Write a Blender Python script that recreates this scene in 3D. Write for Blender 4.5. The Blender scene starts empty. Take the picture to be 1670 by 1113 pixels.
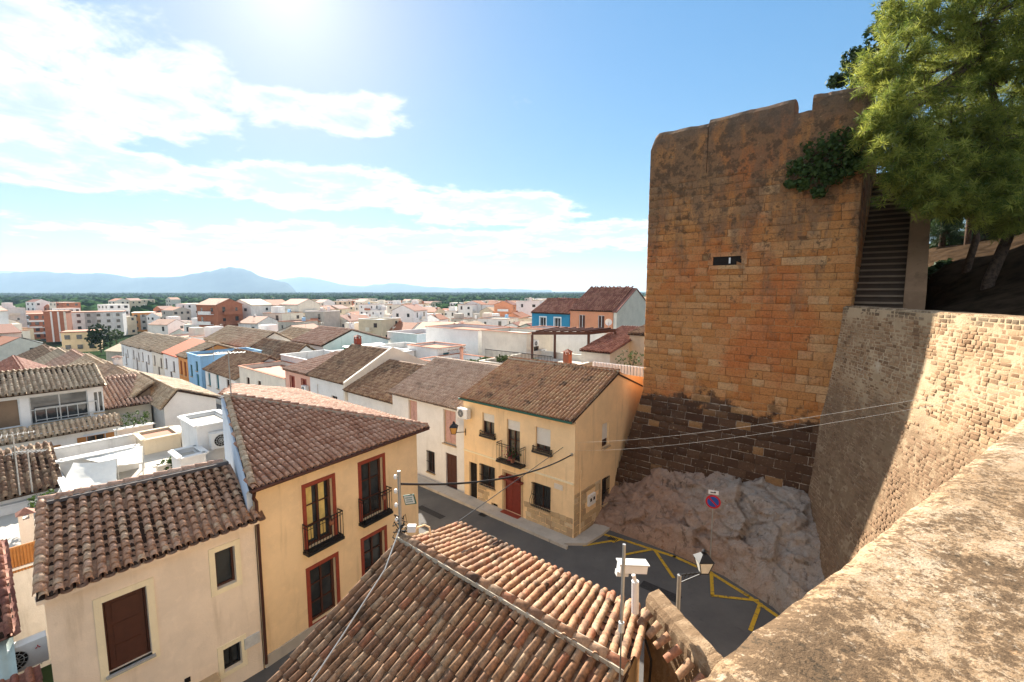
import bpy, math, random
import numpy as np
from mathutils import Vector, Matrix, noise as mnoise
R = math.radians
rng = random.Random(7)
scn = bpy.context.scene
C = scn.collection

# ------------------------------------------------------------------ camera, sky, sun, exposure
CAM_Z = 12.0
PITCH = math.atan(81.5 / 742.0)
cam_data = bpy.data.cameras.new('camera')
cam_data.sensor_width = 36.0
cam_data.lens = 742.0 / 1670.0 * 36.0
cam_data.clip_start = 0.05
cam_data.clip_end = 60000
cam = bpy.data.objects.new('camera', cam_data)
cam.location = (0, 0, CAM_Z)
cam.rotation_euler = (math.pi / 2 - PITCH, 0, 0)
C.objects.link(cam)
scn.camera = cam

SUN_AZ, SUN_EL = -25.0, 30.0
world = bpy.data.worlds.new('World')
scn.world = world
world.use_nodes = True


def build_world():
    nt = world.node_tree
    N = nt.nodes
    N.clear()
    L = nt.links.new

    def math_(op, a, b=None, c=None, clamp=False):
        n = N.new('ShaderNodeMath'); n.operation = op; n.use_clamp = clamp
        for i, x in enumerate((a, b, c)):
            if x is None:
                continue
            if isinstance(x, (int, float)):
                n.inputs[i].default_value = x
            else:
                L(x, n.inputs[i])
        return n.outputs[0]

    def sstep(x, lo, hi):
        n = N.new('ShaderNodeMapRange'); n.interpolation_type = 'SMOOTHSTEP'
        L(x, n.inputs['Value'])
        n.inputs['From Min'].default_value = lo; n.inputs['From Max'].default_value = hi
        return n.outputs[0]

    out = N.new('ShaderNodeOutputWorld')
    sky = N.new('ShaderNodeTexSky')
    sky.sky_type = 'NISHITA'; sky.sun_disc = False
    sky.sun_elevation = R(SUN_EL); sky.sun_rotation = R(SUN_AZ)
    sky.air_density = 1.0; sky.dust_density = .25; sky.ozone_density = 1.2; sky.altitude = 30
    tc = N.new('ShaderNodeTexCoord')
    sep = N.new('ShaderNodeSeparateXYZ'); L(tc.outputs['Generated'], sep.inputs[0])
    x, y, z = sep.outputs
    az = math_('MULTIPLY', math_('ARCTAN2', x, y), 57.2958)
    el = math_('MULTIPLY', math_('ARCSINE', z), 57.2958)
    # cloud layer coordinates: direction cast onto a flat layer
    zz = math_('ADD', math_('MAXIMUM', z, 0.0), 0.16)
    cmb = N.new('ShaderNodeCombineXYZ')
    L(math_('DIVIDE', x, zz), cmb.inputs[0]); L(math_('DIVIDE', y, zz), cmb.inputs[1])

    def noise(vec, scale, detail, rough=.55, dist=0.0, off=(0, 0, 0)):
        mp = N.new('ShaderNodeMapping'); mp.inputs['Location'].default_value = off
        L(vec, mp.inputs['Vector'])
        n = N.new('ShaderNodeTexNoise'); n.inputs['Scale'].default_value = scale
        n.inputs['Detail'].default_value = detail; n.inputs['Roughness'].default_value = rough
        n.inputs['Distortion'].default_value = dist
        L(mp.outputs[0], n.inputs['Vector'])
        return n.outputs['Fac']
    big = noise(cmb.outputs[0], 1.15, 9, .6, .5, (3.1, 1.7, 0))
    fine = noise(cmb.outputs[0], 5.0, 8, .62, .4, (8.1, .7, 2))
    # edge wobble so the banks end in uneven fringes
    wob = math_('SUBTRACT', noise(cmb.outputs[0], 1.6, 6, .6, 0, (1, 9, 4)), .5)

    def bank(a0, e0, ra, re, tilt=0.0):
        da = math_('SUBTRACT', az, a0)
        de = math_('SUBTRACT', math_('SUBTRACT', el, e0), math_('MULTIPLY', da, tilt))
        d = math_('ADD', math_('POWER', math_('ABSOLUTE', math_('DIVIDE', da, ra)), 2.0),
                  math_('POWER', math_('ABSOLUTE', math_('DIVIDE', de, re)), 2.0))
        d = math_('ADD', math_('SQRT', d), math_('MULTIPLY', wob, 1.5))
        return sstep(d, 1.3, .35)
    banks = [bank(-42, 18.0, 19, 7.0, .1), bank(-24, 19.0, 13, 2.9, .02), bank(-43, 11.0, 15, 3.0, .0), bank(-23, 11.6, 17, 2.9, 0),
             bank(-3, 9.8, 17, 2.4, 0), bank(-18, 5.6, 30, 2.4, 0), bank(9, 6.6, 14, 2.2, 0)]
    m = banks[0]
    for b in banks[1:]:
        m = math_('MAXIMUM', m, b)
    # unseen sky outside the view: cloud cover raised here for fill light
    away = math_('MAXIMUM', sstep(az, 30, 60), math_('MAXIMUM', sstep(az, -56, -75), sstep(el, 36, 50)))
    m = math_('MAXIMUM', m, math_('MULTIPLY', away, .6))
    dens = math_('ADD', math_('MULTIPLY', big, .58), math_('MULTIPLY', fine, .56))
    cover = math_('ADD', math_('MULTIPLY', math_('SUBTRACT', dens, .57), 2.7), math_('SUBTRACT', math_('MULTIPLY', m, 1.0), .46))
    alpha = math_('MULTIPLY', sstep(cover, -.1, .36), .95)
    alpha = math_('MULTIPLY', alpha, sstep(el, .2, 3.0))
    # thick middles are greyer
    thick = math_('MULTIPLY', sstep(cover, .22, .68), .95)
    cr = N.new('ShaderNodeMix'); cr.data_type = 'RGBA'
    cr.inputs['A'].default_value = (3.9, 3.95, 3.95, 1); cr.inputs['B'].default_value = (2.25, 2.65, 3.0, 1)
    L(thick, cr.inputs['Factor'])
    # aureole round the sun, seen in the photograph as a white glow (thin high haze scattering forward)
    sd = (math.sin(R(SUN_AZ)) * math.cos(R(SUN_EL)), math.cos(R(SUN_AZ)) * math.cos(R(SUN_EL)), math.sin(R(SUN_EL)))
    dp = N.new('ShaderNodeVectorMath'); dp.operation = 'DOT_PRODUCT'
    L(tc.outputs['Generated'], dp.inputs[0]); dp.inputs[1].default_value = sd
    ang = math_('MULTIPLY', math_('ARCCOSINE', math_('MINIMUM', dp.outputs['Value'], .99999)), 57.2958)
    glow = math_('ADD', math_('MULTIPLY', math_('EXPONENT', math_('MULTIPLY', ang, -.22)), 1.7),
                 math_('MULTIPLY', math_('EXPONENT', math_('MULTIPLY', ang, -.05)), .2))
    ga = N.new('ShaderNodeVectorMath'); ga.operation = 'SCALE'; ga.inputs[0].default_value = (1, 1, .98)
    L(glow, ga.inputs['Scale'])
    hs = N.new('ShaderNodeHueSaturation'); hs.inputs['Hue'].default_value = .493; hs.inputs['Saturation'].default_value = 1.3; L(sky.outputs[0], hs.inputs['Color'])
    bw = N.new('ShaderNodeRGBToBW'); L(sky.outputs[0], bw.inputs[0])
    # sky brightness compressed, most in the very bright ring round the sun
    cf = math_('DIVIDE', 1.0, math_('ADD', 1.0, math_('DIVIDE', bw.outputs[0], 3.3)))
    sc_ = N.new('ShaderNodeVectorMath'); sc_.operation = 'SCALE'; L(hs.outputs[0], sc_.inputs[0]); L(cf, sc_.inputs['Scale'])
    ad = N.new('ShaderNodeVectorMath'); ad.operation = 'ADD'
    L(sc_.outputs[0], ad.inputs[0]); L(ga.outputs[0], ad.inputs[1])
    mx = N.new('ShaderNodeMix'); mx.data_type = 'RGBA'
    L(alpha, mx.inputs['Factor']); L(ad.outputs[0], mx.inputs['A']); L(cr.outputs['Result'], mx.inputs['B'])
    bg = N.new('ShaderNodeBackground'); bg.inputs['Strength'].default_value = 0.085
    L(mx.outputs['Result'], bg.inputs[0])
    L(bg.outputs[0], out.inputs[0])


build_world()
sun_data = bpy.data.lights.new('sun', 'SUN')
sun_data.energy = 4.8
sun_data.angle = R(.55)
sun_data.color = (1.0, .92, .80)
sun = bpy.data.objects.new('sun', sun_data)
sdir = Vector((math.sin(R(SUN_AZ)) * math.cos(R(SUN_EL)), math.cos(R(SUN_AZ)) * math.cos(R(SUN_EL)), math.sin(R(SUN_EL))))
sun.rotation_euler = sdir.to_track_quat('Z', 'Y').to_euler()
sun.location = (-40, 80, 90)
C.objects.link(sun)

vs = scn.view_settings
vs.view_transform = 'Standard'; vs.look = 'None'; vs.gamma = 1.0; vs.use_curve_mapping = False
vs.exposure = 1.85
cy = scn.cycles
cy.use_denoising = True
cy.max_bounces = 5; cy.diffuse_bounces = 3; cy.glossy_bounces = 2; cy.transmission_bounces = 3
cy.volume_bounces = 0; cy.transparent_max_bounces = 6
cy.sample_clamp_indirect = 6.0

# ------------------------------------------------------------------ frame of the town: u along the street, v across it
O = Vector((2.97, 20.82, 0))
AZ = R(-49.8)
UX = Vector((math.sin(AZ), math.cos(AZ), 0))
VX = Vector((UX.y, -UX.x, 0))
ZX = Vector((0, 0, 1))
EYE = Vector((0, 0, CAM_Z))


def P(u, v, z=0.0):
    return O + UX * u + VX * v + ZX * z


def uvof(p):
    d = p - O
    return d.dot(UX), d.dot(VX)


def sight(x, y, z):
    """place in the world of a point of known height z measured in the photograph"""
    a, b = (x - 835) / 742.0, (556.5 - y) / 742.0
    c, s = math.cos(PITCH), math.sin(PITCH)
    r = Vector((a, c + b * s, b * c - s))
    return EYE + r * ((z - CAM_Z) / r.z)


def sight_y(x, y, Y):
    a, b = (x - 835) / 742.0, (556.5 - y) / 742.0
    c, s = math.cos(PITCH), math.sin(PITCH)
    r = Vector((a, c + b * s, b * c - s))
    return EYE + r * (Y / r.y)


def smooth(t):
    t = max(0.0, min(1.0, t))
    return t * t * (3 - 2 * t)


def ground_z(x, y):
    r = math.hypot(x, y)
    return -9.5 * smooth((r - 26) / 210.0)


# ------------------------------------------------------------------ mesh helpers
THINGS = {}


def thing(name, label, cat, loc, group=None):
    o = bpy.data.objects.new(name, None)
    o.empty_display_size = .3
    o.location = loc
    C.objects.link(o)
    o['label'] = label; o['category'] = cat
    THINGS[o.name] = Vector(loc)
    if group: o['group'] = group
    return o


def part_of(parent, o):
    """parent an object whose mesh/matrix is in world coordinates"""
    o.parent = parent
    b = THINGS.get(parent.name)
    if b is not None: o.matrix_parent_inverse = Matrix.Translation(-b)
    return o


class MB:
    def __init__(self):
        self.v = []; self.f = []; self.mi = []; self.r = []

    def face(self, pts, mi=0, r=0.0):
        n = len(self.v)
        self.v.extend([tuple(p) for p in pts])
        self.f.append(tuple(range(n, n + len(pts)))); self.mi.append(mi); self.r.append(r)

    def box(self, c, ax, ay, az, mi=0, r=0.0):
        c = Vector(c); ax = Vector(ax); ay = Vector(ay); az = Vector(az)
        n = len(self.v)
        for k in (-1, 1):
            for j, i in ((-1, -1), (-1, 1), (1, 1), (1, -1)):
                self.v.append(tuple(c + ax * i + ay * j + az * k))
        for q in ((0, 3, 2, 1), (4, 5, 6, 7), (0, 1, 5, 4), (1, 2, 6, 5), (2, 3, 7, 6), (3, 0, 4, 7)):
            self.f.append(tuple(n + a for a in q)); self.mi.append(mi); self.r.append(r)

    def bar(self, a, b, w, h=None, up=ZX, mi=0):
        a = Vector(a); b = Vector(b); d = (b - a)
        L = d.length
        if L < 1e-6: return
        d.normalize()
        s = d.cross(up)
        if s.length < 1e-3: s = d.cross(Vector((1, 0, 0)))
        s.normalize(); t = s.cross(d)
        self.box((a + b) / 2, s * (w / 2), t * ((h or w) / 2), d * (L / 2), mi)

    def prism(self, poly, z0, z1, mi=0, cap=True):
        n = len(poly); k = len(self.v)
        for p in poly: self.v.append((p[0], p[1], z0))
        for p in poly: self.v.append((p[0], p[1], z1))
        for i in range(n):
            j = (i + 1) % n
            self.f.append((k + i, k + j, k + n + j, k + n + i)); self.mi.append(mi); self.r.append(0)
        if cap:
            self.f.append(tuple(k + n + i for i in range(n))); self.mi.append(mi); self.r.append(0)
            self.f.append(tuple(k + i for i in reversed(range(n)))); self.mi.append(mi); self.r.append(0)

    def tube(self, pts, rad, seg=8, mi=0, cap=True):
        pts = [Vector(p) for p in pts]
        rings = []
        for i, p in enumerate(pts):
            d = (pts[min(i + 1, len(pts) - 1)] - pts[max(i - 1, 0)]).normalized()
            s = d.cross(ZX)
            if s.length < 1e-3: s = Vector((1, 0, 0))
            s.normalize(); t = s.cross(d)
            rr = rad[i] if isinstance(rad, (list, tuple)) else rad
            k = len(self.v)
            for q in range(seg):
                a = 2 * math.pi * q / seg
                self.v.append(tuple(p + s * (rr * math.cos(a)) + t * (rr * math.sin(a))))
            rings.append(k)
        for a, b in zip(rings, rings[1:]):
            for q in range(seg):
                w = (q + 1) % seg
                self.f.append((a + q, a + w, b + w, b + q)); self.mi.append(mi); self.r.append(0)
        if cap:
            self.f.append(tuple(rings[0] + q for q in reversed(range(seg)))); self.mi.append(mi); self.r.append(0)
            self.f.append(tuple(rings[-1] + q for q in range(seg))); self.mi.append(mi); self.r.append(0)

    def mesh(self, name, mats, smooth_=False, rnd=False):
        me = bpy.data.meshes.new(name)
        me.from_pydata(self.v, [], self.f)
        for m in (mats if isinstance(mats, (list, tuple)) else [mats]): me.materials.append(m)
        if any(self.mi): me.polygons.foreach_set('material_index', self.mi)
        if rnd:
            at = me.attributes.new('rnd', 'FLOAT', 'FACE'); at.data.foreach_set('value', self.r)
        if smooth_: me.polygons.foreach_set('use_smooth', [True] * len(self.f))
        me.update()
        return me

    def build(self, name, mats, parent=None, smooth_=False, rnd=False, **kw):
        me = self.mesh(name, mats, smooth_, rnd)
        o = bpy.data.objects.new(name, me); C.objects.link(o)
        if parent is not None: part_of(parent, o)
        for k, val in kw.items(): o[k] = val
        return o


def np_mesh(name, verts, faces, mats, rnd=None, smooth_=False):
    """verts (N,3); faces (M,k)"""
    me = bpy.data.meshes.new(name)
    nf, k = faces.shape
    me.vertices.add(len(verts)); me.vertices.foreach_set('co', verts.astype(np.float32).ravel())
    me.loops.add(nf * k); me.loops.foreach_set('vertex_index', faces.astype(np.int32).ravel())
    me.polygons.add(nf); me.polygons.foreach_set('loop_start', np.arange(0, nf * k, k, dtype=np.int32))
    for m in (mats if isinstance(mats, (list, tuple)) else [mats]): me.materials.append(m)
    if rnd is not None:
        at = me.attributes.new('rnd', 'FLOAT', 'FACE'); at.data.foreach_set('value', rnd.astype(np.float32))
    if smooth_: me.polygons.foreach_set('use_smooth', np.ones(nf, dtype=bool))
    me.update(calc_edges=True)
    return me


def add(name, me, parent=None, **kw):
    o = bpy.data.objects.new(name, me); C.objects.link(o)
    if parent is not None: part_of(parent, o)
    for k, v in kw.items(): o[k] = v
    return o


# ------------------------------------------------------------------ materials
class NT:
    def __init__(self, name):
        self.m = bpy.data.materials.new(name); self.m.use_nodes = True
        self.t = self.m.node_tree; self.N = self.t.nodes; self.N.clear()
        self.out = self.N.new('ShaderNodeOutputMaterial')
        self.L = self.t.links.new
        self.bs = self.N.new('ShaderNodeBsdfPrincipled')
        self.L(self.bs.outputs[0], self.out.inputs[0])
        self.geo = self.N.new('ShaderNodeNewGeometry')
        self.pos = self.geo.outputs['Position']

    def put(self, sock, x):
        if isinstance(x, (int, float)): sock.default_value = x
        elif isinstance(x, (tuple, list)): sock.default_value = (*x, 1) if len(x) == 3 and sock.type == 'RGBA' else x
        else: self.L(x, sock)

    def math(self, op, a, b=None, clamp=False):
        n = self.N.new('ShaderNodeMath'); n.operation = op; n.use_clamp = clamp
        self.put(n.inputs[0], a)
        if b is not None: self.put(n.inputs[1], b)
        return n.outputs[0]

    def scale(self, vec, s):
        n = self.N.new('ShaderNodeMapping'); n.inputs['Scale'].default_value = s
        self.L(vec, n.inputs['Vector']); return n.outputs[0]

    def noise(self, scale, detail=4, rough=.55, vec=None, dist=0.0):
        n = self.N.new('ShaderNodeTexNoise'); n.inputs['Scale'].default_value = scale
        n.inputs['Detail'].default_value = detail; n.inputs['Roughness'].default_value = rough
        n.inputs['Distortion'].default_value = dist
        self.L(vec if vec is not None else self.pos, n.inputs['Vector']); return n.outputs['Fac']

    def voro(self, scale, vec=None, feat='F1'):
        n = self.N.new('ShaderNodeTexVoronoi'); n.feature = feat; n.inputs['Scale'].default_value = scale
        self.L(vec if vec is not None else self.pos, n.inputs['Vector']); return n.outputs['Distance']

    def step(self, x, lo, hi):
        n = self.N.new('ShaderNodeMapRange'); n.interpolation_type = 'SMOOTHSTEP'
        self.put(n.inputs['Value'], x); n.inputs['From Min'].default_value = lo; n.inputs['From Max'].default_value = hi
        return n.outputs[0]

    def mix(self, f, a, b, mode='MIX'):
        n = self.N.new('ShaderNodeMix'); n.data_type = 'RGBA'; n.blend_type = mode
        self.put(n.inputs['Factor'], f); self.put(n.inputs['A'], a); self.put(n.inputs['B'], b)
        return n.outputs['Result']

    def ramp(self, f, stops, const=False):
        n = self.N.new('ShaderNodeValToRGB'); e = n.color_ramp.elements
        if const: n.color_ramp.interpolation = 'CONSTANT'
        while len(e) < len(stops): e.new(.5)
        for k, (p, c) in zip(e, stops): k.position = p; k.color = (*c, 1)
        self.put(n.inputs['Fac'], f); return n.outputs[0]

    def rnd(self):
        a = self.N.new('ShaderNodeAttribute'); a.attribute_name = 'rnd'
        o = self.N.new('ShaderNodeObjectInfo')
        return self.math('FRACT', self.math('ADD', a.outputs['Fac'], o.outputs['Random']))

    def bump(self, h, strength=.5, dist=.02):
        n = self.N.new('ShaderNodeBump'); n.inputs['Strength'].default_value = strength; n.inputs['Distance'].default_value = dist
        self.L(h, n.inputs['Height']); self.L(n.outputs[0], self.bs.inputs['Normal'])

    def fin(self, col, rough=.85, spec=.25, metal=0.0):
        self.put(self.bs.inputs['Base Color'], col); self.put(self.bs.inputs['Roughness'], rough)
        self.bs.inputs['Specular IOR Level'].default_value = spec; self.bs.inputs['Metallic'].default_value = metal
        return self.m


def plaster(name, col, var=.12, streak=.3, dirt=(.22, .17, .12), bump=.25):
    t = NT(name)
    c2 = tuple(x * (1 - var * 1.6) for x in col)
    n1 = t.noise(.9, 6, .6); n2 = t.noise(5.0, 5, .6)
    c = t.mix(t.step(n1, .35, .68), col, c2)
    c = t.mix(t.math('MULTIPLY', t.step(n2, .48, .75), .35), c, tuple(min(1, x * 1.12) for x in col))
    st = t.noise(1.0, 5, .62, t.scale(t.pos, (2.6, 2.6, .28)))
    c = t.mix(t.math('MULTIPLY', t.step(st, .53, .78), streak), c, dirt)
    sp = t.noise(2.2, 8, .7)
    c = t.mix(t.math('MULTIPLY', t.step(sp, .62, .76), streak * .8), c, dirt)
    t.bump(t.math('ADD', t.noise(28, 4, .6), t.noise(3.5, 3)), bump, .02)
    return t.fin(c, .9, .15)


def flat(name, col, rough=.6, spec=.3, metal=0.0, var=.1, sc=6.0):
    t = NT(name)
    c = t.mix(t.step(t.noise(sc, 5, .6), .3, .72), col, tuple(x * (1 - var * 2) for x in col))
    return t.fin(c, rough, spec, metal)


def tilemat(name, pal, lichen=.25, lich_col=(.30, .25, .17), dark=.25, spec=.22, rough=.8):
    t = NT(name)
    r = t.rnd()
    n = len(pal)
    c = t.ramp(r, [((i + .0) / n, p) for i, p in enumerate(pal)], True)
    c = t.mix(t.step(t.noise(14, 5, .65), .3, .75), c, t.mix(.6, c, (.05, .03, .025)))
    c = t.mix(t.math('MULTIPLY', t.step(t.noise(22, 6, .7), .55, .7), lichen), c, lich_col)
    c = t.mix(t.math('MULTIPLY', t.step(t.noise(1.1, 5, .65), .54, .68), dark), c, (.03, .022, .018))
    t.bump(t.noise(60, 4, .6), .3, .006)
    return t.fin(c, rough, spec)


M = {}
M['cream'] = plaster('cream_plaster', (.87, .72, .56), .07, .45, (.45, .34, .22))
M['ochre'] = plaster('ochre_plaster', (.88, .65, .39), .07, .5, (.5, .36, .2))
M['yellow'] = plaster('yellow_plaster', (.89, .65, .38), .07, .5, (.42, .31, .19))
M['white'] = plaster('white_plaster', (.80, .79, .77), .06, .28, (.38, .35, .31))
M['whiteb'] = plaster('worn_white_plaster', (.74, .72, .69), .1, .5, (.30, .27, .23))
M['offwhite'] = plaster('offwhite_plaster', (.76, .70, .60), .08, .3, (.35, .3, .24))
M['beige'] = plaster('beige_plaster', (.66, .55, .40), .08, .3)
M['pink'] = plaster('pink_plaster', (.72, .42, .32), .08, .25)
M['salmon'] = plaster('salmon_plaster', (.74, .32, .18), .07, .15)
M['blue'] = plaster('sky_blue_plaster', (.30, .52, .74), .08, .15)
M['deepblue'] = plaster('deep_blue_plaster', (.05, .26, .42), .08, .15)
M['orange'] = plaster('orange_plaster', (.66, .30, .10), .08, .25)
M['grey'] = plaster('grey_render', (.42, .41, .39), .12, .4)
M['brownst'] = plaster('brown_render', (.26, .18, .12), .14, .5)
M['brick'] = plaster('brick_red_wall', (.42, .17, .10), .1, .2)
M['concrete'] = plaster('pale_concrete', (.50, .46, .40), .1, .4)
M['terracotta'] = flat('terracotta_sheet', (.36, .15, .085), .8, .2)
M['redroof'] = flat('red_sheet_roof', (.48, .11, .04), .7, .2)
M['darkwood'] = flat('dark_brown_wood', (.085, .03, .018), .5, .35)
M['redwood'] = flat('red_brown_paint', (.30, .055, .03), .55, .35)
M['wood'] = flat('orange_wood', (.42, .19, .06), .6, .3)
M['iron'] = flat('black_iron', (.018, .018, .02), .45, .4, .3)
M['galv'] = flat('galvanised_metal', (.46, .46, .45), .45, .4, .6)
M['grey_paint'] = flat('light_grey_paint', (.60, .60, .58), .5, .35)
M['white_paint'] = flat('white_paint', (.80, .80, .79), .4, .4, 0, .04)
M['yellow_trim'] = plaster('pale_yellow_trim', (.89, .77, .53), .05, .2)
M['pinkshut'] = flat('faded_pink_shutter', (.58, .36, .32), .7, .2)
M['green'] = flat('dark_green_paint', (.03, .12, .08), .6, .3)
M['teal'] = flat('teal_paint', (.06, .24, .30), .5, .3)
M['greentarp'] = flat('green_shade_net', (.02, .28, .12), .8, .1)
M['canvas'] = plaster('white_canvas', (.80, .77, .70), .06, .25, (.5, .42, .34), .1)
M['stone_trim'] = plaster('sand_stone_trim', (.55, .40, .24), .14, .4)
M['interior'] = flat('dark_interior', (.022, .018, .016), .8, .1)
M['curtain'] = flat('yellow_curtain', (.72, .55, .20), .9, .1)
M['reddoor'] = flat('dark_red_door', (.20, .03, .02), .5, .35)
M['amber'] = flat('lamp_glass', (.75, .72, .62), .2, .5)
M['amber2'] = flat('amber_lamp_glass', (.60, .32, .08), .2, .5)


def glassmat():
    t = NT('window_glass')
    c = t.mix(t.step(t.noise(1.3, 3), .3, .7), (.02, .024, .028), (.055, .06, .062))
    return t.fin(c, .08, .5)


M['glass'] = glassmat()
M['tile_h1'] = tilemat('mauve_barrel_tile', [(.55, .31, .19), (.62, .38, .25), (.48, .26, .15), (.66, .45, .29), (.58, .34, .22), (.52, .29, .17)], .25, (.64, .5, .33), .1, .3, .6)
M['tile_h2'] = tilemat('plum_barrel_tile', [(.52, .28, .18), (.60, .36, .25), (.44, .22, .135), (.56, .32, .21)], .15, (.58, .45, .33), .06, .3, .58)
M['tile_h0'] = tilemat('old_mixed_barrel_tile', [(.39, .215, .12), (.43, .255, .15), (.34, .18, .10), (.27, .15, .09), (.45, .285, .18), (.40, .21, .115), (.36, .22, .135), (.39, .17, .095), (.46, .31, .195), (.41, .235, .13)], .65, (.20, .14, .085), .75)
M['tile_h3'] = tilemat('weathered_barrel_tile', [(.46, .26, .14), (.50, .30, .165), (.41, .22, .12), (.53, .34, .19), (.47, .25, .13), (.44, .25, .15)], .4, (.30, .18, .08), .75)
M['tile_old'] = tilemat('old_brown_barrel_tile', [(.32, .19, .115), (.39, .25, .15), (.25, .14, .085), (.43, .29, .18)], .5, (.30, .24, .15), .6)
M['tile_ash'] = tilemat('ashen_barrel_tile', [(.52, .38, .29), (.58, .44, .34), (.46, .32, .24), (.55, .40, .30)], .35, (.34, .26, .19), .35)
M['tile_tan'] = tilemat('tan_barrel_tile', [(.60, .46, .31), (.68, .54, .38), (.50, .36, .24), (.64, .48, .33)], .35, (.5, .42, .28), .2)
M['tile_red'] = tilemat('red_brown_barrel_tile', [(.34, .15, .10), (.42, .20, .14), (.28, .11, .08)], .2, (.4, .3, .2), .25)
M['tile_rose'] = tilemat('rose_barrel_tile', [(.58, .36, .26), (.64, .43, .32), (.50, .29, .20)], .2, (.55, .45, .35), .15)
M['roofbase'] = flat('shade_dark_roof_base', (.06, .037, .027), .95, .1)  # colour darkened to deepen the shade in the tile valleys
M['flash'] = flat('dark_mortar', (.13, .115, .11), .9, .1)
M['mortar'] = plaster('pale_mortar', (.52, .44, .34), .12, .4)


def stonemat():
    t = NT('ochre_tower_stone')
    r = t.rnd()
    sep = t.N.new('ShaderNodeSeparateXYZ'); t.L(t.pos, sep.inputs[0]); z = sep.outputs[2]
    c = t.ramp(r, [(0, (.53, .24, .085)), (.2, (.56, .28, .105)), (.4, (.49, .20, .062)), (.6, (.58, .31, .135)), (.8, (.54, .23, .075)), (.95, (.61, .37, .185))])
    red = t.noise(.32, 5, .6)
    c = t.mix(t.math('MULTIPLY', t.step(red, .46, .66), .75), c, (.53, .165, .052))
    # grey brown weathering in tall stains, strongest high up
    st = t.noise(.9, 6, .66, t.scale(t.pos, (1.5, 1.5, .42)))
    hi = t.step(z, 11.0, 18.0)
    w = t.math('ADD', t.math('MULTIPLY', hi, .22), st)
    c = t.mix(t.math('MULTIPLY', t.step(w, .56, .76), .75), c, (.22, .14, .088))
    sp = t.noise(2.4, 8, .72)
    w2 = t.math('ADD', t.math('MULTIPLY', hi, .10), sp)
    c = t.mix(t.math('MULTIPLY', t.step(w2, .59, .67), .75), c, (.10, .066, .043))
    # crown of the wall is blackened
    top = t.math('ADD', z, t.math('MULTIPLY', t.math('SUBTRACT', t.noise(.8, 5), .5), 3.4))
    c = t.mix(t.math('MULTIPLY', t.step(top, 18.6, 19.8), .65), c, (.17, .125, .095))
    # dark soaked courses at the foot
    low = t.math('ADD', z, t.math('MULTIPLY', t.math('SUBTRACT', t.noise(.75, 6, .65), .5), 3.6))
    dk = t.ramp(r, [(0, (.055, .031, .022)), (.5, (.08, .046, .03)), (.88, (.11, .065, .042)), (.95, (.32, .18, .08))])
    c = t.mix(t.math('MULTIPLY', t.step(low, 6.75, 6.35), .96), c, dk)
    c = t.mix(t.math('MULTIPLY', t.step(t.noise(13, 8, .75), .46, .62), .45), c, t.mix(.7, c, (.05, .033, .022)))
    c = t.mix(t.math('MULTIPLY', t.step(t.noise(5.5, 7, .72), .60, .70), .55), c, (.56, .40, .24))
    t.bump(t.math('ADD', t.noise(7, 8, .72), t.math('MULTIPLY', t.noise(30, 5, .7), .6)), 1.0, .07)
    return t.fin(c, .93, .12)


def towermortar():
    t = NT('tower_mortar')
    sep = t.N.new('ShaderNodeSeparateXYZ'); t.L(t.pos, sep.inputs[0]); z = sep.outputs[2]
    low = t.math('ADD', z, t.math('MULTIPLY', t.math('SUBTRACT', t.noise(.75, 6, .65), .5), 3.6))
    c = t.mix(t.step(t.noise(1.4, 6, .65), .45, .62), (.20, .10, .045), (.50, .32, .16))
    c = t.mix(t.step(low, 6.75, 6.35), c, t.mix(t.step(t.noise(2.0, 6, .7), .44, .62), (.09, .06, .042), (.46, .38, .30)))
    c = t.mix(t.math('MULTIPLY', t.step(z, 13, 18.5), .8), c, (.12, .08, .055))
    t.bump(t.noise(14, 6, .7), .8, .03)
    return t.fin(c, .95, .1)


def rubblemat():
    t = NT('rubble_stone')
    r = t.rnd()
    sep = t.N.new('ShaderNodeSeparateXYZ'); t.L(t.pos, sep.inputs[0]); z = sep.outputs[2]
    c = t.ramp(r, [(0, (.33, .205, .115)), (.25, (.40, .26, .15)), (.5, (.27, .16, .09)), (.75, (.44, .31, .19)), (.92, (.21, .125, .07))])
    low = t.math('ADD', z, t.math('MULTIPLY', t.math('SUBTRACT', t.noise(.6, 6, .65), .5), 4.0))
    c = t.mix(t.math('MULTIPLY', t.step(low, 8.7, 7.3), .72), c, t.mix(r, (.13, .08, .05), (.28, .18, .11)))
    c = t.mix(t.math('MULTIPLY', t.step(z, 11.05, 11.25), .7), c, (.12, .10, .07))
    c = t.mix(t.math('MULTIPLY', t.step(t.noise(15, 6, .7), .45, .75), .45), c, (.10, .07, .045))
    t.bump(t.noise(24, 6, .7), .8, .03)
    return t.fin(c, .93, .12)


def rubblemortar():
    t = NT('rubble_wall_mortar')
    sep = t.N.new('ShaderNodeSeparateXYZ'); t.L(t.pos, sep.inputs[0]); z = sep.outputs[2]
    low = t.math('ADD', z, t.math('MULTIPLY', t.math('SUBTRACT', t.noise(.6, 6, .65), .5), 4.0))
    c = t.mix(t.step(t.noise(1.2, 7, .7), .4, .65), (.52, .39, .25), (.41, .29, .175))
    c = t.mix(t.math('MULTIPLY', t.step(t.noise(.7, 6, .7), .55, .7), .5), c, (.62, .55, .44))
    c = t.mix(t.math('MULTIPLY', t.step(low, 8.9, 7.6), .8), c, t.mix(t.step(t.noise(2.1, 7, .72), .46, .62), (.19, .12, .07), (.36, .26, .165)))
    t.bump(t.math('ADD', t.noise(10, 8, .7), t.noise(40, 4, .6)), .9, .03)
    return t.fin(c, .95, .1)


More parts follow.
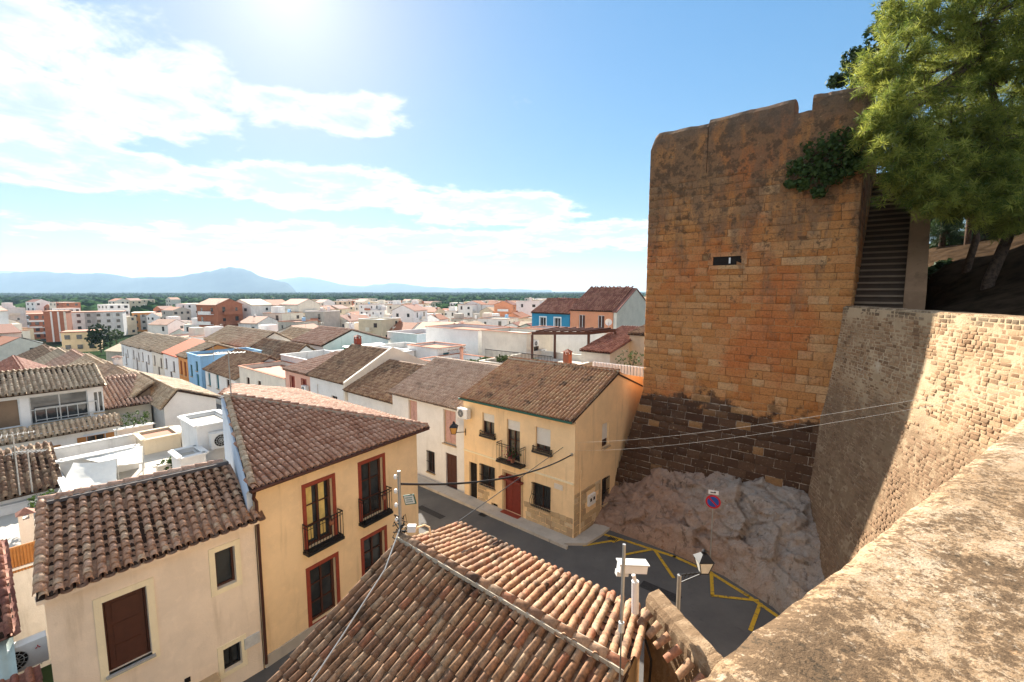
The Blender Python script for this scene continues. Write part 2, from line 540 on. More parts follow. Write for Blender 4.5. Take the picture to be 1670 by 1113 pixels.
def parapetmat():
    t = NT('lichened_sandstone')
    n1 = t.noise(1.6, 8, .68); n2 = t.noise(17, 8, .74, None, .3); n3 = t.noise(48, 6, .72); n4 = t.noise(130, 5, .7)
    c = t.mix(t.step(n1, .35, .65), (.40, .285, .18), (.48, .375, .265))
    c = t.mix(t.math('MULTIPLY', t.step(n4, .45, .65), .5), c, (.33, .20, .105))
    # lichen comes in drifts: a slow field gathers the speckles
    field = t.math('MULTIPLY', t.math('SUBTRACT', t.noise(2.3, 7, .7, None, .8), .5), .55)
    sp = t.math('ADD', t.math('ADD', t.math('MULTIPLY', n2, .5), t.math('MULTIPLY', n3, .5)), field)
    c = t.mix(t.math('MULTIPLY', t.step(sp, .44, .51), .75), c, (.29, .185, .10))
    sp2 = t.math('ADD', t.math('ADD', t.math('MULTIPLY', t.noise(26, 7, .74), .5), t.math('MULTIPLY', t.noise(70, 6, .72), .5)), t.math('MULTIPLY', field, 1.1))
    c = t.mix(t.math('MULTIPLY', t.step(sp2, .475, .535), .88), c, (.125, .08, .047))
    c = t.mix(t.math('MULTIPLY', t.step(sp2, .60, .66), .8), c, (.06, .045, .03))
    w = t.noise(20, 8, .72)
    c = t.mix(t.math('MULTIPLY', t.step(w, .58, .66), .55), c, (.62, .51, .38))
    og = t.noise(8, 8, .75)
    c = t.mix(t.math('MULTIPLY', t.step(og, .64, .70), .55), c, (.42, .21, .075))
    t.bump(t.math('ADD', t.math('ADD', n2, t.math('MULTIPLY', n3, .6)), t.math('MULTIPLY', n4, .5)), 1.0, .010)
    return t.fin(c, .95, .1)


def rockmat():
    t = NT('grey_rose_rock')
    n = t.noise(.55, 7, .65); n2 = t.noise(2.8, 8, .7, None, .5); n3 = t.noise(12, 7, .72)
    sep = t.N.new('ShaderNodeSeparateXYZ'); t.L(t.pos, sep.inputs[0])
    side = t.step(t.math('ADD', sep.outputs[0], t.math('MULTIPLY', t.math('SUBTRACT', n, .5), 6)), 7.5, 10.5)
    c = t.mix(side, (.37, .245, .18), (.37, .32, .275))
    c = t.mix(t.math('MULTIPLY', t.step(n2, .48, .66), .6), c, (.25, .165, .12))
    c = t.mix(t.math('MULTIPLY', t.step(n3, .54, .68), .5), c, (.15, .105, .08))
    c = t.mix(t.math('MULTIPLY', t.step(t.noise(1.5, 7, .7), .60, .68), .75), c, (.23, .11, .05))
    c = t.mix(t.math('MULTIPLY', t.step(t.noise(1.9, 8, .72), .62, .7), .55), c, (.10, .12, .06))
    c = t.mix(t.math('MULTIPLY', t.step(t.noise(5.5, 8, .7), .6, .7), .7), c, (.52, .47, .43))
    cr = t.N.new('ShaderNodeTexVoronoi'); cr.feature = 'DISTANCE_TO_EDGE'; cr.inputs['Scale'].default_value = 1.3
    wv = t.N.new('ShaderNodeVectorMath'); wv.operation = 'ADD'; t.L(t.scale(t.pos, (.5, 1.5, .5)), wv.inputs[0])
    wn = t.N.new('ShaderNodeTexNoise'); wn.inputs['Scale'].default_value = 1.6; wn.inputs['Detail'].default_value = 6; t.L(t.pos, wn.inputs['Vector']); t.L(wn.outputs['Color'], wv.inputs[1])
    t.L(wv.outputs[0], cr.inputs['Vector'])
    crack = t.step(cr.outputs['Distance'], .035, .0)
    dk = t.noise(1.3, 7, .7, t.scale(t.pos, (1.6, 1.6, .5)), .8)
    c = t.mix(t.math('MULTIPLY', t.step(dk, .56, .66), .7), c, (.09, .062, .048))
    c = t.mix(t.math('MULTIPLY', crack, .15), c, (.09, .065, .05))
    t.bump(t.math('SUBTRACT', t.math('ADD', n2, n3), t.math('MULTIPLY', crack, .2)), 1.0, .07)
    return t.fin(c, .93, .12)


def asphaltmat():
    t = NT('asphalt')
    c = t.mix(t.step(t.noise(.45, 7, .65), .35, .68), (.085, .083, .082), (.125, .12, .114))
    c = t.mix(t.math('MULTIPLY', t.step(t.noise(160, 3), .4, .7), .5), c, (.13, .125, .12))
    c = t.mix(t.math('MULTIPLY', t.step(t.noise(1.7, 8, .72), .58, .72), .55), c, (.045, .045, .046))
    c = t.mix(t.math('MULTIPLY', t.step(t.noise(.9, 8, .72), .6, .75), .5), c, (.21, .185, .155))
    t.bump(t.noise(120, 3), .4, .01)
    return t.fin(c, .85, .25)


def yellowmark():
    t = NT('worn_yellow_paint')
    c = t.mix(t.step(t.noise(6, 8, .75), .52, .62), (.55, .34, .03), (.16, .12, .06))
    return t.fin(c, .75, .25)


def groundmat():
    t = NT('ground_earth_and_fields')
    n = t.noise(.012, 6, .6); n2 = t.noise(.12, 6, .65)
    c = t.mix(t.step(n, .42, .62), (.022, .04, .018), (.045, .055, .03))
    c = t.mix(t.math('MULTIPLY', t.step(n2, .6, .75), .4), c, (.085, .075, .05))
    return t.fin(c, 1.0, 0.0)


def foliage(name, a, b, trans=.35, rough=.65, spec=.2):
    t = NT(name)
    r = t.rnd()
    c = t.mix(r, a, b)
    c = t.mix(t.math('MULTIPLY', t.step(t.noise(.8, 4), .45, .7), .4), c, tuple(x * .45 for x in a))
    t.fin(c, rough, spec)
    tr = t.N.new('ShaderNodeBsdfTranslucent'); t.L(c, tr.inputs[0])
    ms = t.N.new('ShaderNodeMixShader'); ms.inputs[0].default_value = trans
    t.L(t.bs.outputs[0], ms.inputs[1]); t.L(tr.outputs[0], ms.inputs[2]); t.L(ms.outputs[0], t.out.inputs[0])
    return t.m


M['stone'] = stonemat(); M['tmortar'] = towermortar()
M['rubble'] = rubblemat(); M['rmortar'] = rubblemortar(); M['parapet'] = parapetmat(); M['rock'] = rockmat()
M['asphalt'] = asphaltmat(); M['ymark'] = yellowmark(); M['ground'] = groundmat()
M['pine'] = foliage('pine_needles', (.095, .15, .028), (.43, .44, .085), .5)
M['leaf'] = foliage('green_leaves', (.045, .085, .022), (.085, .13, .035), .35)
M['darkleaf'] = foliage('dark_leaves', (.025, .05, .018), (.05, .085, .03), .25)
M['fartree'] = foliage('far_tree_leaves', (.022, .05, .022), (.042, .075, .03), .1, 1.0, 0.0)
M['bark'] = flat('pine_bark', (.13, .085, .06), .95, .1, 0, .3, 9)
M['soil'] = flat('needle_litter', (.05, .033, .021), 1.0, .0, 0, .3, 2.0)  # litter colour darkened in place of tree shade on the bank
M['mount'] = flat('mountain_scrub', (.07, .085, .075), 1.0, .0, 0, .2, .002)
M['cladding'] = None


def stonecladding():
    t = NT('crazy_stone_cladding')
    d = t.N.new('ShaderNodeTexVoronoi'); d.feature = 'DISTANCE_TO_EDGE'; d.inputs['Scale'].default_value = 3.2
    t.L(t.pos, d.inputs['Vector'])
    v = t.N.new('ShaderNodeTexVoronoi'); v.inputs['Scale'].default_value = 3.2; t.L(t.pos, v.inputs['Vector'])
    c = t.mix(t.noise(4, 5), (.52, .38, .22), (.66, .50, .31))
    c = t.mix(.3, c, v.outputs['Color'], 'SOFT_LIGHT')
    c = t.mix(t.step(d.outputs['Distance'], .05, .02), c, (.30, .22, .14))
    t.bump(t.step(d.outputs['Distance'], .0, .06), .6, .03)
    return t.fin(c, .85, .2)


M['cladding'] = stonecladding()

# ------------------------------------------------------------------ tiles, walls with openings, roofs
def barrel(r0, r1, L, lift, seg=6, th=.012, squash=.92):
    """barrel tile along +y, open side down; wide end at y=0"""
    v = []; f = []
    for (r, y, dz) in ((r0 - th, 0, lift - th * .5), (r0, 0, lift), (r1, L, 0)):
        for k in range(seg + 1):
            a = math.pi * k / seg
            v.append((r * math.cos(a), y, r * squash * math.sin(a) + dz))
    n = seg + 1
    for k in range(seg):
        f.append((n + k + 1, n + k, 2 * n + k, 2 * n + k + 1))
        f.append((k + 1, k, n + k, n + k + 1))
    return np.array(v), np.array(f)


TILE_CACHE = {}


def tile_variants(pitch, expo, mat, lift):
    key = (round(pitch, 3), round(expo, 3), mat.name, lift)
    if key not in TILE_CACHE:
        out = []
        for k in range(3):
            r0 = pitch * (.345 + .015 * k); v, f = barrel(r0, r0 * .82, expo * 1.22, pitch * lift, squash=1.25)
            out.append(np_mesh('roof_tile', v, f, mat, smooth_=False))
        TILE_CACHE[key] = out
    return TILE_CACHE[key]


def inside_poly(poly):
    def fn(x, y):
        c = False
        n = len(poly)
        for i in range(n):
            (x1, y1), (x2, y2) = poly[i], poly[(i + 1) % n]
            if (y1 > y) != (y2 > y) and x < (x2 - x1) * (y - y1) / (y2 - y1) + x1: c = not c
        return c
    return fn


def roof_plane(parent, corners, mat, pitch=.23, expo=.33, nind=0, chan=True, jit=1.0, sdir=None, base=True, name='roof', lift=.09, seg=6):
    """one slope of a tiled roof. corners: world points, the first two are the eave (left, right as seen looking up-slope)"""
    cs = [Vector(c) for c in corners]
    o = cs[0]
    e = (cs[1] - cs[0]); W0 = e.length; e.normalize()
    top = max(cs[2:], key=lambda c: (c - o - e * (c - o).dot(e)).length)
    s = (top - o); s = (s - e * s.dot(e)).normalized()
    n = e.cross(s).normalized()
    if n.z < 0: n = -n
    pts2 = [((c - o).dot(e), (c - o).dot(s)) for c in cs]
    cs = [o + e * x + s * y for x, y in pts2]
    rp = parent
    if base:
        mb = MB()
        lo = [c - n * .13 for c in cs]; hi = [c - n * .045 for c in cs]
        mb.face(hi)
        mb.face(list(reversed(lo)))
        for i in range(len(cs)):
            j = (i + 1) % len(cs)
            mb.face((lo[i], lo[j], hi[j], hi[i]))
        rp = mb.build(name, M['roofbase'], parent)
    ins = inside_poly(pts2)
    skew = 0.0
    if sdir is not None:
        sd = Vector(sdir); sd = sd - n * sd.dot(n); sd.normalize(); skew = sd.dot(e) / sd.dot(s)
        yax = sd
    else:
        yax = s
    xax = yax.cross(n).normalized()
    xs = [p[0] for p in pts2]; ys = [p[1] for p in pts2]
    mats = []
    S = max(ys)
    i0 = int(math.floor((min(xs) - abs(skew) * S) / pitch)) - 1; i1 = int(math.ceil((max(xs) + abs(skew) * S) / pitch)) + 1
    rl = random.Random(int(abs(o.x * 131 + o.y * 17 + o.z * 7) * 10) + 3)
    for i in range(i0, i1):
        cj = rl.uniform(-.012, .012) * jit
        for j in range(-1, int(S / expo) + 1):
            y = j * expo + rl.uniform(-.02, .02) * jit
            if j == -1: y = -.07
            xc = i * pitch + pitch * .5 + cj + skew * y
            if not ins(xc, max(y + expo * .4, .02)): continue
            if j == -1 and not (0 <= xc <= W0): continue
            if j == 0: y = max(y, .12)
            sag = .035 * jit * mnoise.noise((xc * .6, y * .6, o.x)) if jit > .65 else 0.0
            pos = o + e * xc + s * y + n * (rl.uniform(0, .012) * jit + max(-.03, sag))
            ry = rl.uniform(-.035, .035) * jit
            if jit > 1 and rl.random() < .05:
                pos += yax * rl.uniform(-.08, .04) + xax * rl.uniform(-.02, .02); ry *= 3
            ya = (yax + xax * ry + n * rl.uniform(-.02, .02) * jit).normalized(); xa = ya.cross(n).normalized(); na = xa.cross(ya)
            mats.append((pos, xa, ya, na))
    mats.sort(key=lambda m: (m[0] - EYE).length)
    var = tile_variants(pitch, expo, mat, lift)
    for k, (pos, xa, ya, na) in enumerate(mats[:nind]):
        ob = bpy.data.objects.new('roof_tile', var[k % 3]); C.objects.link(ob)
        part_of(rp, ob)
        ob.matrix_basis = Matrix(((xa.x, ya.x, na.x, pos.x), (xa.y, ya.y, na.y, pos.y), (xa.z, ya.z, na.z, pos.z), (0, 0, 0, 1)))
    rest = mats[nind:]
    V = []; F = []; Rn = []
    off = 0
    tv, tf = barrel(pitch * .36, pitch * .295, expo * 1.22, pitch * lift, seg, squash=1.25)

    def emit(ms, tv, tf):
        nonlocal off
        if not ms: return
        A = np.array([[m[1], m[2], m[3]] for m in ms])            # n,3(axis),3
        T = np.array([m[0] for m in ms])
        vv = np.einsum('ij,njk->nik', tv, A) + T[:, None, :]
        nv = len(tv)
        ff = tf[None] + (np.arange(len(ms)) * nv)[:, None, None] + off
        off += nv * len(ms)
        V.append(vv.reshape(-1, 3)); F.append(ff.reshape(-1, 4))
        Rn.append(np.repeat(np.array([rl.random() for _ in ms]), len(tf)))
    emit(rest, tv, tf)
    if chan:
        # the channel tiles between the covers, open side up
        cv = tv.copy(); cv[:, 2] = -cv[:, 2] * .5 + .012; cv[:, 0] *= 1.2
        cm = [(m[0] + m[1] * (pitch * .5), m[1], m[2], m[3]) for m in mats]
        emit(cm, cv, tf[:, ::-1])
    if V:
        me = np_mesh('roof_tiles', np.concatenate(V), np.concatenate(F), mat, np.concatenate(Rn))
        add('roof_tiles', me, rp, kind='stuff')
    return rp


def ridge_caps(parent, a, b, mat, r=.11, expo=.34, nmax=300, mortar=True):
    a = Vector(a); b = Vector(b)
    d = b - a; L = d.length; d.normalize()
    x = d.cross(ZX).normalized(); n = x.cross(d)
    v, f = barrel(r, r * .84, expo * 1.2, r * .16)
    me = np_mesh('ridge_tile', v, f, mat)
    rl = random.Random(int(L * 977))
    for k in range(int(L / expo)):
        pos = a + d * (k * expo) + n * (.03 + rl.uniform(0, .012))
        yy = (d + x * rl.uniform(-.03, .03)).normalized(); xx = yy.cross(n).normalized(); nn = xx.cross(yy)
        ob = bpy.data.objects.new('ridge_tile', me); C.objects.link(ob); part_of(parent, ob)
        ob.matrix_basis = Matrix(((xx.x, yy.x, nn.x, pos.x), (xx.y, yy.y, nn.y, pos.y), (xx.z, yy.z, nn.z, pos.z), (0, 0, 0, 1)))
    if mortar:
        mb = MB(); mb.bar(a + n * .02, b + n * .02, r * 2.25, .09, n); mb.build('ridge_mortar', M['mortar'], parent)


def facade(mb, A, B, z0, z1, ops=(), top=(), depth=.22, mi=0):
    """vertical wall from A (left) to B (right, seen from outside) with real openings; top: extra (s,z) points over z1"""
    A = Vector((A[0], A[1], 0)); B = Vector((B[0], B[1], 0))
    d = B - A; L = d.length; d.normalize(); out = Vector((d.y, -d.x, 0))
    ss = sorted({0.0, L, *[o[0] for o in ops], *[o[1] for o in ops]}); zs = sorted({z0, z1, *[o[2] for o in ops], *[o[3] for o in ops]})
    ss = [s for s in ss if -1e-6 <= s <= L + 1e-6]; zs = [z for z in zs if z0 - 1e-6 <= z <= z1 + 1e-6]

    def pt(s, z, k=0.0): return A + d * s + ZX * z - out * k
    for s0, s1 in zip(ss, ss[1:]):
        for a, b in zip(zs, zs[1:]):
            cs, cz = (s0 + s1) / 2, (a + b) / 2
            if any(o[0] < cs < o[1] and o[2] < cz < o[3] for o in ops): continue
            mb.face((pt(s0, a), pt(s1, a), pt(s1, b), pt(s0, b)), mi)
    for o in ops:
        s0, s1, a, b = o[:4]
        mb.face((pt(s0, a), pt(s0, a, depth), pt(s0, b, depth), pt(s0, b)), mi)
        mb.face((pt(s1, a, depth), pt(s1, a), pt(s1, b), pt(s1, b, depth)), mi)
        mb.face((pt(s0, b), pt(s0, b, depth), pt(s1, b, depth), pt(s1, b)), mi)
        mb.face((pt(s0, a, depth), pt(s0, a), pt(s1, a), pt(s1, a, depth)), mi)
    if top:
        mb.face([pt(0, z1), pt(L, z1)] + [pt(s, z) for s, z in top], mi)
    return A, d, out


def opening(parent, A, d, out, o, st, depth=.22):
    """fills one opening: pane or leaf, frame, surround, shutter, bars, balcony as the style says"""
    s0, s1, a, b = o[:4]

    def pt(s, z, k=0.0): return A + d * s + ZX * z - out * k
    w, h = s1 - s0, b - a
    kind = st.get('kind', 'window')
    mb = MB()
    mb.face((pt(s0, a, depth - .02), pt(s1, a, depth - .02), pt(s1, b, depth - .02), pt(s0, b, depth - .02)))
    win = mb.build(kind, M[st.get('pane', 'glass')], parent)
    if st.get('simple'): return win
    fm = M[st.get('frame', 'darkwood')]
    f = MB(); t = st.get('ft', .06); k = depth - .06
    f.box(pt(s0 + t / 2, (a + b) / 2, k), d * (t / 2), out * .03, ZX * (h / 2))
    f.box(pt(s1 - t / 2, (a + b) / 2, k), d * (t / 2), out * .03, ZX * (h / 2))
    f.box(pt((s0 + s1) / 2, b - t / 2, k), d * (w / 2 - t), out * .03, ZX * (t / 2))
    f.box(pt((s0 + s1) / 2, a + t / 2, k), d * (w / 2 - t), out * .03, ZX * (t / 2))
    if st.get('mullion', True): f.box(pt((s0 + s1) / 2, (a + b) / 2, k), d * .03, out * .026, ZX * (h / 2 - t))
    for q in range(st.get('rails', 0)):
        f.box(pt((s0 + s1) / 2, a + h * (q + 1) / (st['rails'] + 1), k), d * (w / 2 - t), out * .02, ZX * .018)
    f.build('frame', fm, win)
    if 'leaf' in st:
        nleaf = st.get('nleaf', 2)
        for q in range(nleaf):
            lw = (w - 2 * t) / nleaf
            c0 = s0 + t + lw * (q + .5)
            l = MB(); l.box(pt(c0, (a + b) / 2, k - .005), d * (lw / 2 - .012), out * .02, ZX * (h / 2 - t))
            for r_ in range(3):
                l.box(pt(c0, a + h * (.2 + .3 * r_), k - .028), d * (lw * .33), out * .012, ZX * (h * .11))
            l.build('leaf', M[st['leaf']], win)
    if 'roller' in st:
        mt, fr = st['roller']
        l = MB(); hh = h * fr; ns = max(4, int(hh / .06))
        for q in range(ns):
            zc = b - hh * (q + .5) / ns
            l.box(pt((s0 + s1) / 2, zc, k - .05), d * (w / 2 - .02), out * .012, ZX * (hh / ns * .44))
        l.build('roller_shutter', M[mt], win)
    if 'surround' in st:
        mt, sw = st['surround']; p = .025
        g = MB()
        bot = 0 if st.get('nobottom') else sw
        g.box(pt(s0 - sw / 2, (a + b + sw - bot) / 2, -p / 2), d * (sw / 2), out * (p / 2 + .004), ZX * ((h + sw + bot) / 2))
        g.box(pt(s1 + sw / 2, (a + b + sw - bot) / 2, -p / 2), d * (sw / 2), out * (p / 2 + .004), ZX * ((h + sw + bot) / 2))
        g.box(pt((s0 + s1) / 2, b + sw / 2, -p / 2), d * (w / 2), out * (p / 2 + .003), ZX * (sw / 2))
        if bot: g.box(pt((s0 + s1) / 2, a - sw / 2, -p / 2), d * (w / 2), out * (p / 2 + .003), ZX * (sw / 2))
        g.build('surround', M[mt], win)
    if 'sill' in st:
        g = MB(); g.box(pt((s0 + s1) / 2, a - .03, -.03), d * (w / 2 + .06), out * .09, ZX * .03)
        g.build('sill', M[st['sill']], win)
    if 'fold' in st:       # open louvred shutters folded back on the wall
        for sg in (-1, 1):
            c0 = (s0 - w * .25 - .02) if sg < 0 else (s1 + w * .25 + .02)
            g = MB(); g.box(pt(c0, (a + b) / 2, -.035), d * (w * .24), out * .018, ZX * (h / 2))
            g.build('shutter', M[st['fold']], win)
    if 'bars' in st:
        g = MB(); bd = st.get('belly', 0.0); nb = max(4, int(w / .11))
        for q in range(nb + 1):
            s = s0 + w * q / nb
            prev = None
            for r_ in range(7):
                tt = r_ / 6
                bel = bd * math.exp(-((tt - .25) / .2) ** 2)
                cur = pt(s, a + h * tt, -.05 - bel)
                if prev is not None: g.bar(prev, cur, .022)
                prev = cur
        for zz in (a + .05, (a + b) / 2, b - .05):
            g.bar(pt(s0 - .04, zz, -.05 - (bd * .7 if zz < a + h * .4 and zz > a + .1 else 0)), pt(s1 + .04, zz, -.05), .03)
        g.build('window_bars', M['iron'], win)
    if 'balcony' in st:
        bw, bdp, bh, ext = st['balcony']
        c0 = (s0 + s1) / 2
        slab = MB(); slab.box(pt(c0, a - .06, -bdp / 2), d * (bw / 2), out * (bdp / 2), ZX * .05)
        bal = slab.build('balcony', M[ext], parent)
        g = MB()
        L0, R0 = pt(c0 - bw / 2 + .03, 0, -.02), pt(c0 + bw / 2 - .03, 0, -.02)
        L1, R1 = pt(c0 - bw / 2 + .03, 0, -bdp + .03), pt(c0 + bw / 2 - .03, 0, -bdp + .03)
        for (p0, p1) in ((L0, L1), (L1, R1), (R1, R0)):
            for zz in (a + .04, a + bh): g.bar(p0 + ZX * zz, p1 + ZX * zz, .03)
            g.bar(p0 + ZX * (a + bh - .12), p1 + ZX * (a + bh - .12), .016)
            nb = max(2, int((p1 - p0).length / .105))
            for q in range(nb + 1):
                p = p0.lerp(p1, q / nb); g.bar(p + ZX * (a + .04), p + ZX * (a + bh), .016)
        g.build('railing', M['iron'], bal)
    return win


WIN = dict(frame='white_paint', sill='stone_trim')


def house(name, label, rect, zg, ze, zr, axis, wall='white', roof='tile_old', ops=(), cat='house', group=None, rot=0.0, tile=(.25, .36), nind=0,
          over=.22, chan=True, tiled=True, ridge=None, par=.45, simple=False, rmat=None):
    """house on a rectangle of the town frame. axis: 'u' ridge along the street, 'v' ridge across it, 'flat' terrace with parapet,
    's-v' / 's-u' single slope falling to the low v / low u side"""
    u0, u1, v0, v1 = rect
    cu, cv = (u0 + u1) / 2, (v0 + v1) / 2
    ca, sa = math.cos(R(rot)), math.sin(R(rot))

    def Q(u, v, z=0.0):
        du, dv = u - cu, v - cv
        return P(cu + du * ca - dv * sa, cv + du * sa + dv * ca, z)
    b = Q(cu, cv, zg)
    t = thing(name, label, cat, b, group)
    mb = MB()
    fo = {k: [o for o in ops if o[0] == k] for k in 'abcd'}
    LV, LU = v1 - v0, u1 - u0
    rv = v0 + LV * (.5 if ridge is None else ridge); ru = u0 + LU * (.5 if ridge is None else ridge)
    tops = {k: () for k in 'abcd'}
    hh = {k: ze for k in 'abcd'}
    if axis == 'u':
        tops['a'] = [(rv - v0, zr)]; tops['c'] = [(v1 - rv, zr)]
    elif axis == 'v':
        tops['b'] = [(u1 - ru, zr)]; tops['d'] = [(ru - u0, zr)]
    elif axis == 's-v':
        tops['a'] = [(LV, zr)]; tops['c'] = [(0, zr)]; hh['d'] = zr
    elif axis == 's-u':
        tops['b'] = [(0, zr)]; tops['d'] = [(LU, zr)]; hh['c'] = zr
    ends = {'a': (Q(u0, v0), Q(u0, v1)), 'b': (Q(u1, v0), Q(u0, v0)), 'c': (Q(u1, v1), Q(u1, v0)), 'd': (Q(u0, v1), Q(u1, v1))}
    fr = {}
    for k in 'abcd':
        oo = [o[1:5] for o in fo[k]]
        fr[k] = facade(mb, *ends[k], zg - 1.0, hh[k] + (par if axis == 'flat' else 0), oo, tops[k], .2)
    wl = mb.build('wall', M[wall], t)
    for k in 'abcd':
        for o in fo[k]:
            st = dict(WIN); st.update(o[5] if len(o) > 5 else {})
            if simple: st['simple'] = True
            opening(t, *fr[k], o[1:5], st, .2)
    z_ = over
    rm = M[roof]
    if axis == 'flat':
        g = MB(); g.face((Q(u0 + .1, v0 + .1, ze), Q(u0 + .1, v1 - .1, ze), Q(u1 - .1, v1 - .1, ze), Q(u1 - .1, v0 + .1, ze)))
        g.build('roof', rm, t)
        g = MB()
        for p, q in ((Q(u0, v0), Q(u0, v1)), (Q(u0, v1), Q(u1, v1)), (Q(u1, v1), Q(u1, v0)), (Q(u1, v0), Q(u0, v0))):
            g.bar(p + ZX * (ze + par + .03), q + ZX * (ze + par + .03), .24, .07)
            dd = (q - p).normalized(); ii = Vector((-dd.y, dd.x, 0)) * -1
            c0 = Q(cu, cv) - (p + q) / 2
            if ii.dot(c0) < 0: ii = -ii
            g.face((p + ii * .16 + ZX * ze, q + ii * .16 + ZX * ze, q + ii * .16 + ZX * (ze + par), p + ii * .16 + ZX * (ze + par)))
        g.build('parapet', M[wall], t)
        if rmat:
            g = MB()
            for p, q in ((Q(u0, v0), Q(u0, v1)), (Q(u0, v1), Q(u1, v1)), (Q(u1, v1), Q(u1, v0)), (Q(u1, v0), Q(u0, v0))): g.bar(p + ZX * (ze + par + .085), q + ZX * (ze + par + .085), .3, .05)
            g.build('coping', M[rmat], t)
    else:
        planes = []
        if axis == 'u':
            sl0 = (zr - ze) / max(.1, rv - v0); sl1 = (zr - ze) / max(.1, v1 - rv)
            planes.append((Q(u1 + .1, v0 - z_, ze - sl0 * z_), Q(u0 - .1, v0 - z_, ze - sl0 * z_), Q(u0 - .1, rv, zr), Q(u1 + .1, rv, zr)))
            planes.append((Q(u0 - .1, v1 + z_, ze - sl1 * z_), Q(u1 + .1, v1 + z_, ze - sl1 * z_), Q(u1 + .1, rv, zr), Q(u0 - .1, rv, zr)))
            rl = (Q(u0 - .1, rv, zr), Q(u1 + .1, rv, zr))
        elif axis == 'v':
            sl0 = (zr - ze) / max(.1, ru - u0); sl1 = (zr - ze) / max(.1, u1 - ru)
            planes.append((Q(u0 - z_, v0 - .1, ze - sl0 * z_), Q(u0 - z_, v1 + .1, ze - sl0 * z_), Q(ru, v1 + .1, zr), Q(ru, v0 - .1, zr)))
            planes.append((Q(u1 + z_, v1 + .1, ze - sl1 * z_), Q(u1 + z_, v0 - .1, ze - sl1 * z_), Q(ru, v0 - .1, zr), Q(ru, v1 + .1, zr)))
            rl = (Q(ru, v0 - .1, zr), Q(ru, v1 + .1, zr))
        elif axis == 's-v':
            sl = (zr - ze) / LV
            planes.append((Q(u1 + .1, v0 - z_, ze - sl * z_), Q(u0 - .1, v0 - z_, ze - sl * z_), Q(u0 - .1, v1 + .1, zr + sl * .1), Q(u1 + .1, v1 + .1, zr + sl * .1)))
            rl = None
        else:
            sl = (zr - ze) / LU
            planes.append((Q(u0 - z_, v0 - .1, ze - sl * z_), Q(u0 - z_, v1 + .1, ze - sl * z_), Q(u1 + .1, v1 + .1, zr + sl * .1), Q(u1 + .1, v0 - .1, zr + sl * .1)))
            rl = None
        if tiled:
            for i, pl in enumerate(planes):
                roof_plane(t, [p + ZX * .06 for p in pl], rm, tile[0], tile[1], nind if i == 0 else 0, chan and i == 0, seg=5)
            if rl is not None:
                g = MB(); g.tube([rl[0] + ZX * .06, rl[1] + ZX * .06], .11, 8); g.build('ridge', rm, t)
        else:
            g = MB()
            for pl in planes:
                hi = [p + ZX * .14 for p in pl]
                g.face(hi)
                for i in range(4):
                    j = (i + 1) % 4; g.face((pl[i], pl[j], hi[j], hi[i]))
            g.build('roof', rm, t)
    return t, Q


def copy_tree(o, parent=None):
    c = o.copy(); C.objects.link(c)
    if parent is not None: c.parent = parent
    for ch in list(o.children): copy_tree(ch, c)
    return c


# ------------------------------------------------------------------ the setting: ground, road, mountains
def build_ground():
    rs = [0, 8, 16, 26, 40, 60, 90, 120, 160, 200, 240, 300, 500, 900, 1600, 3000, 6000, 12000, 20000]
    na = 72
    v = []; f = []
    for r in rs:
        for k in range(na):
            a = 2 * math.pi * k / na
            x, y = r * math.sin(a), r * math.cos(a)
            v.append((x, y, ground_z(x, y) - .03))
    for i in range(len(rs) - 1):
        for k in range(na):
            q = (k + 1) % na
            f.append((i * na + k, i * na + q, (i + 1) * na + q, (i + 1) * na + k))
    me = np_mesh('ground', np.array(v), np.array(f)[:, ::-1], M['ground'], smooth_=True)
    add('ground', me, kind='structure')


build_ground()


def strip(name, path, w0, w1, dz, mat, kind=None, parent=None, thick=0.0):
    """a ribbon in the town frame: path of (u, v); from w0 to w1 across"""
    mb = MB()
    pts = [Vector((p[0], p[1], 0)) for p in path]
    rows = []
    for i, p in enumerate(pts):
        d = (pts[min(i + 1, len(pts) - 1)] - pts[max(0, i - 1)]).normalized(); n = Vector((-d.y, d.x, 0))
        a, b = p + n * w0, p + n * w1
        A, B = P(a.x, a.y), P(b.x, b.y)
        A.z = ground_z(A.x, A.y) + dz; B.z = ground_z(B.x, B.y) + dz
        rows.append((A, B))
    for (a, b), (c, d_) in zip(rows, rows[1:]):
        mb.face((a, b, d_, c))
        if thick:
            k = ZX * -thick
            mb.face((b, b + k, d_ + k, d_)); mb.face((a + k, a, c, c + k))
    if thick:
        k = ZX * -thick
        (a, b), (c, d_) = rows[0], rows[-1]
        mb.face((b, a, a + k, b + k)); mb.face((c, d_, d_ + k, c + k))
    kw = {'kind': kind} if kind else {}
    return mb.build(name, mat, parent, **kw)


# road: the street and the wide apron before the rock
def build_road():
    mb = MB()
    us = [-26, -20, -16, -13, -10, -7, -4, -1, 2, 5, 8, 12, 16, 22, 30, 40, 55, 75, 100, 125]
    rows = []
    for u in us:
        lo = -26 if u < 3.9 else (-8.5 if u < 4.5 else -7.5)
        hi = 4.0 if u < -.2 else .6
        rows.append((u, lo, hi))
    for (u, lo, hi), (u2, lo2, hi2) in zip(rows, rows[1:]):
        n = 8
        for k in range(n):
            q = []
            for (uu, l, h) in ((u, lo, hi), (u2, lo2, hi2)):
                for kk in (k, k + 1):
                    p = P(uu, l + (h - l) * kk / n); p.z = ground_z(p.x, p.y) + .004; q.append(p)
            mb.face((q[0], q[2], q[3], q[1]))
    mb.build('road', M['asphalt'], kind='structure')


build_road()
# narrow raised pavement with kerb stones along the right-hand houses, turning round the corner house
pv = [(60, -.35), (40, -.35), (22, -.35), (14, -.35), (8, -.35), (3, -.35), (.3, -.35), (-.35, .2), (-.45, 1.2), (-.45, 2.2)]
strip('pavement', pv, -.38, .42, .13, M['concrete'], 'structure', None, .15)


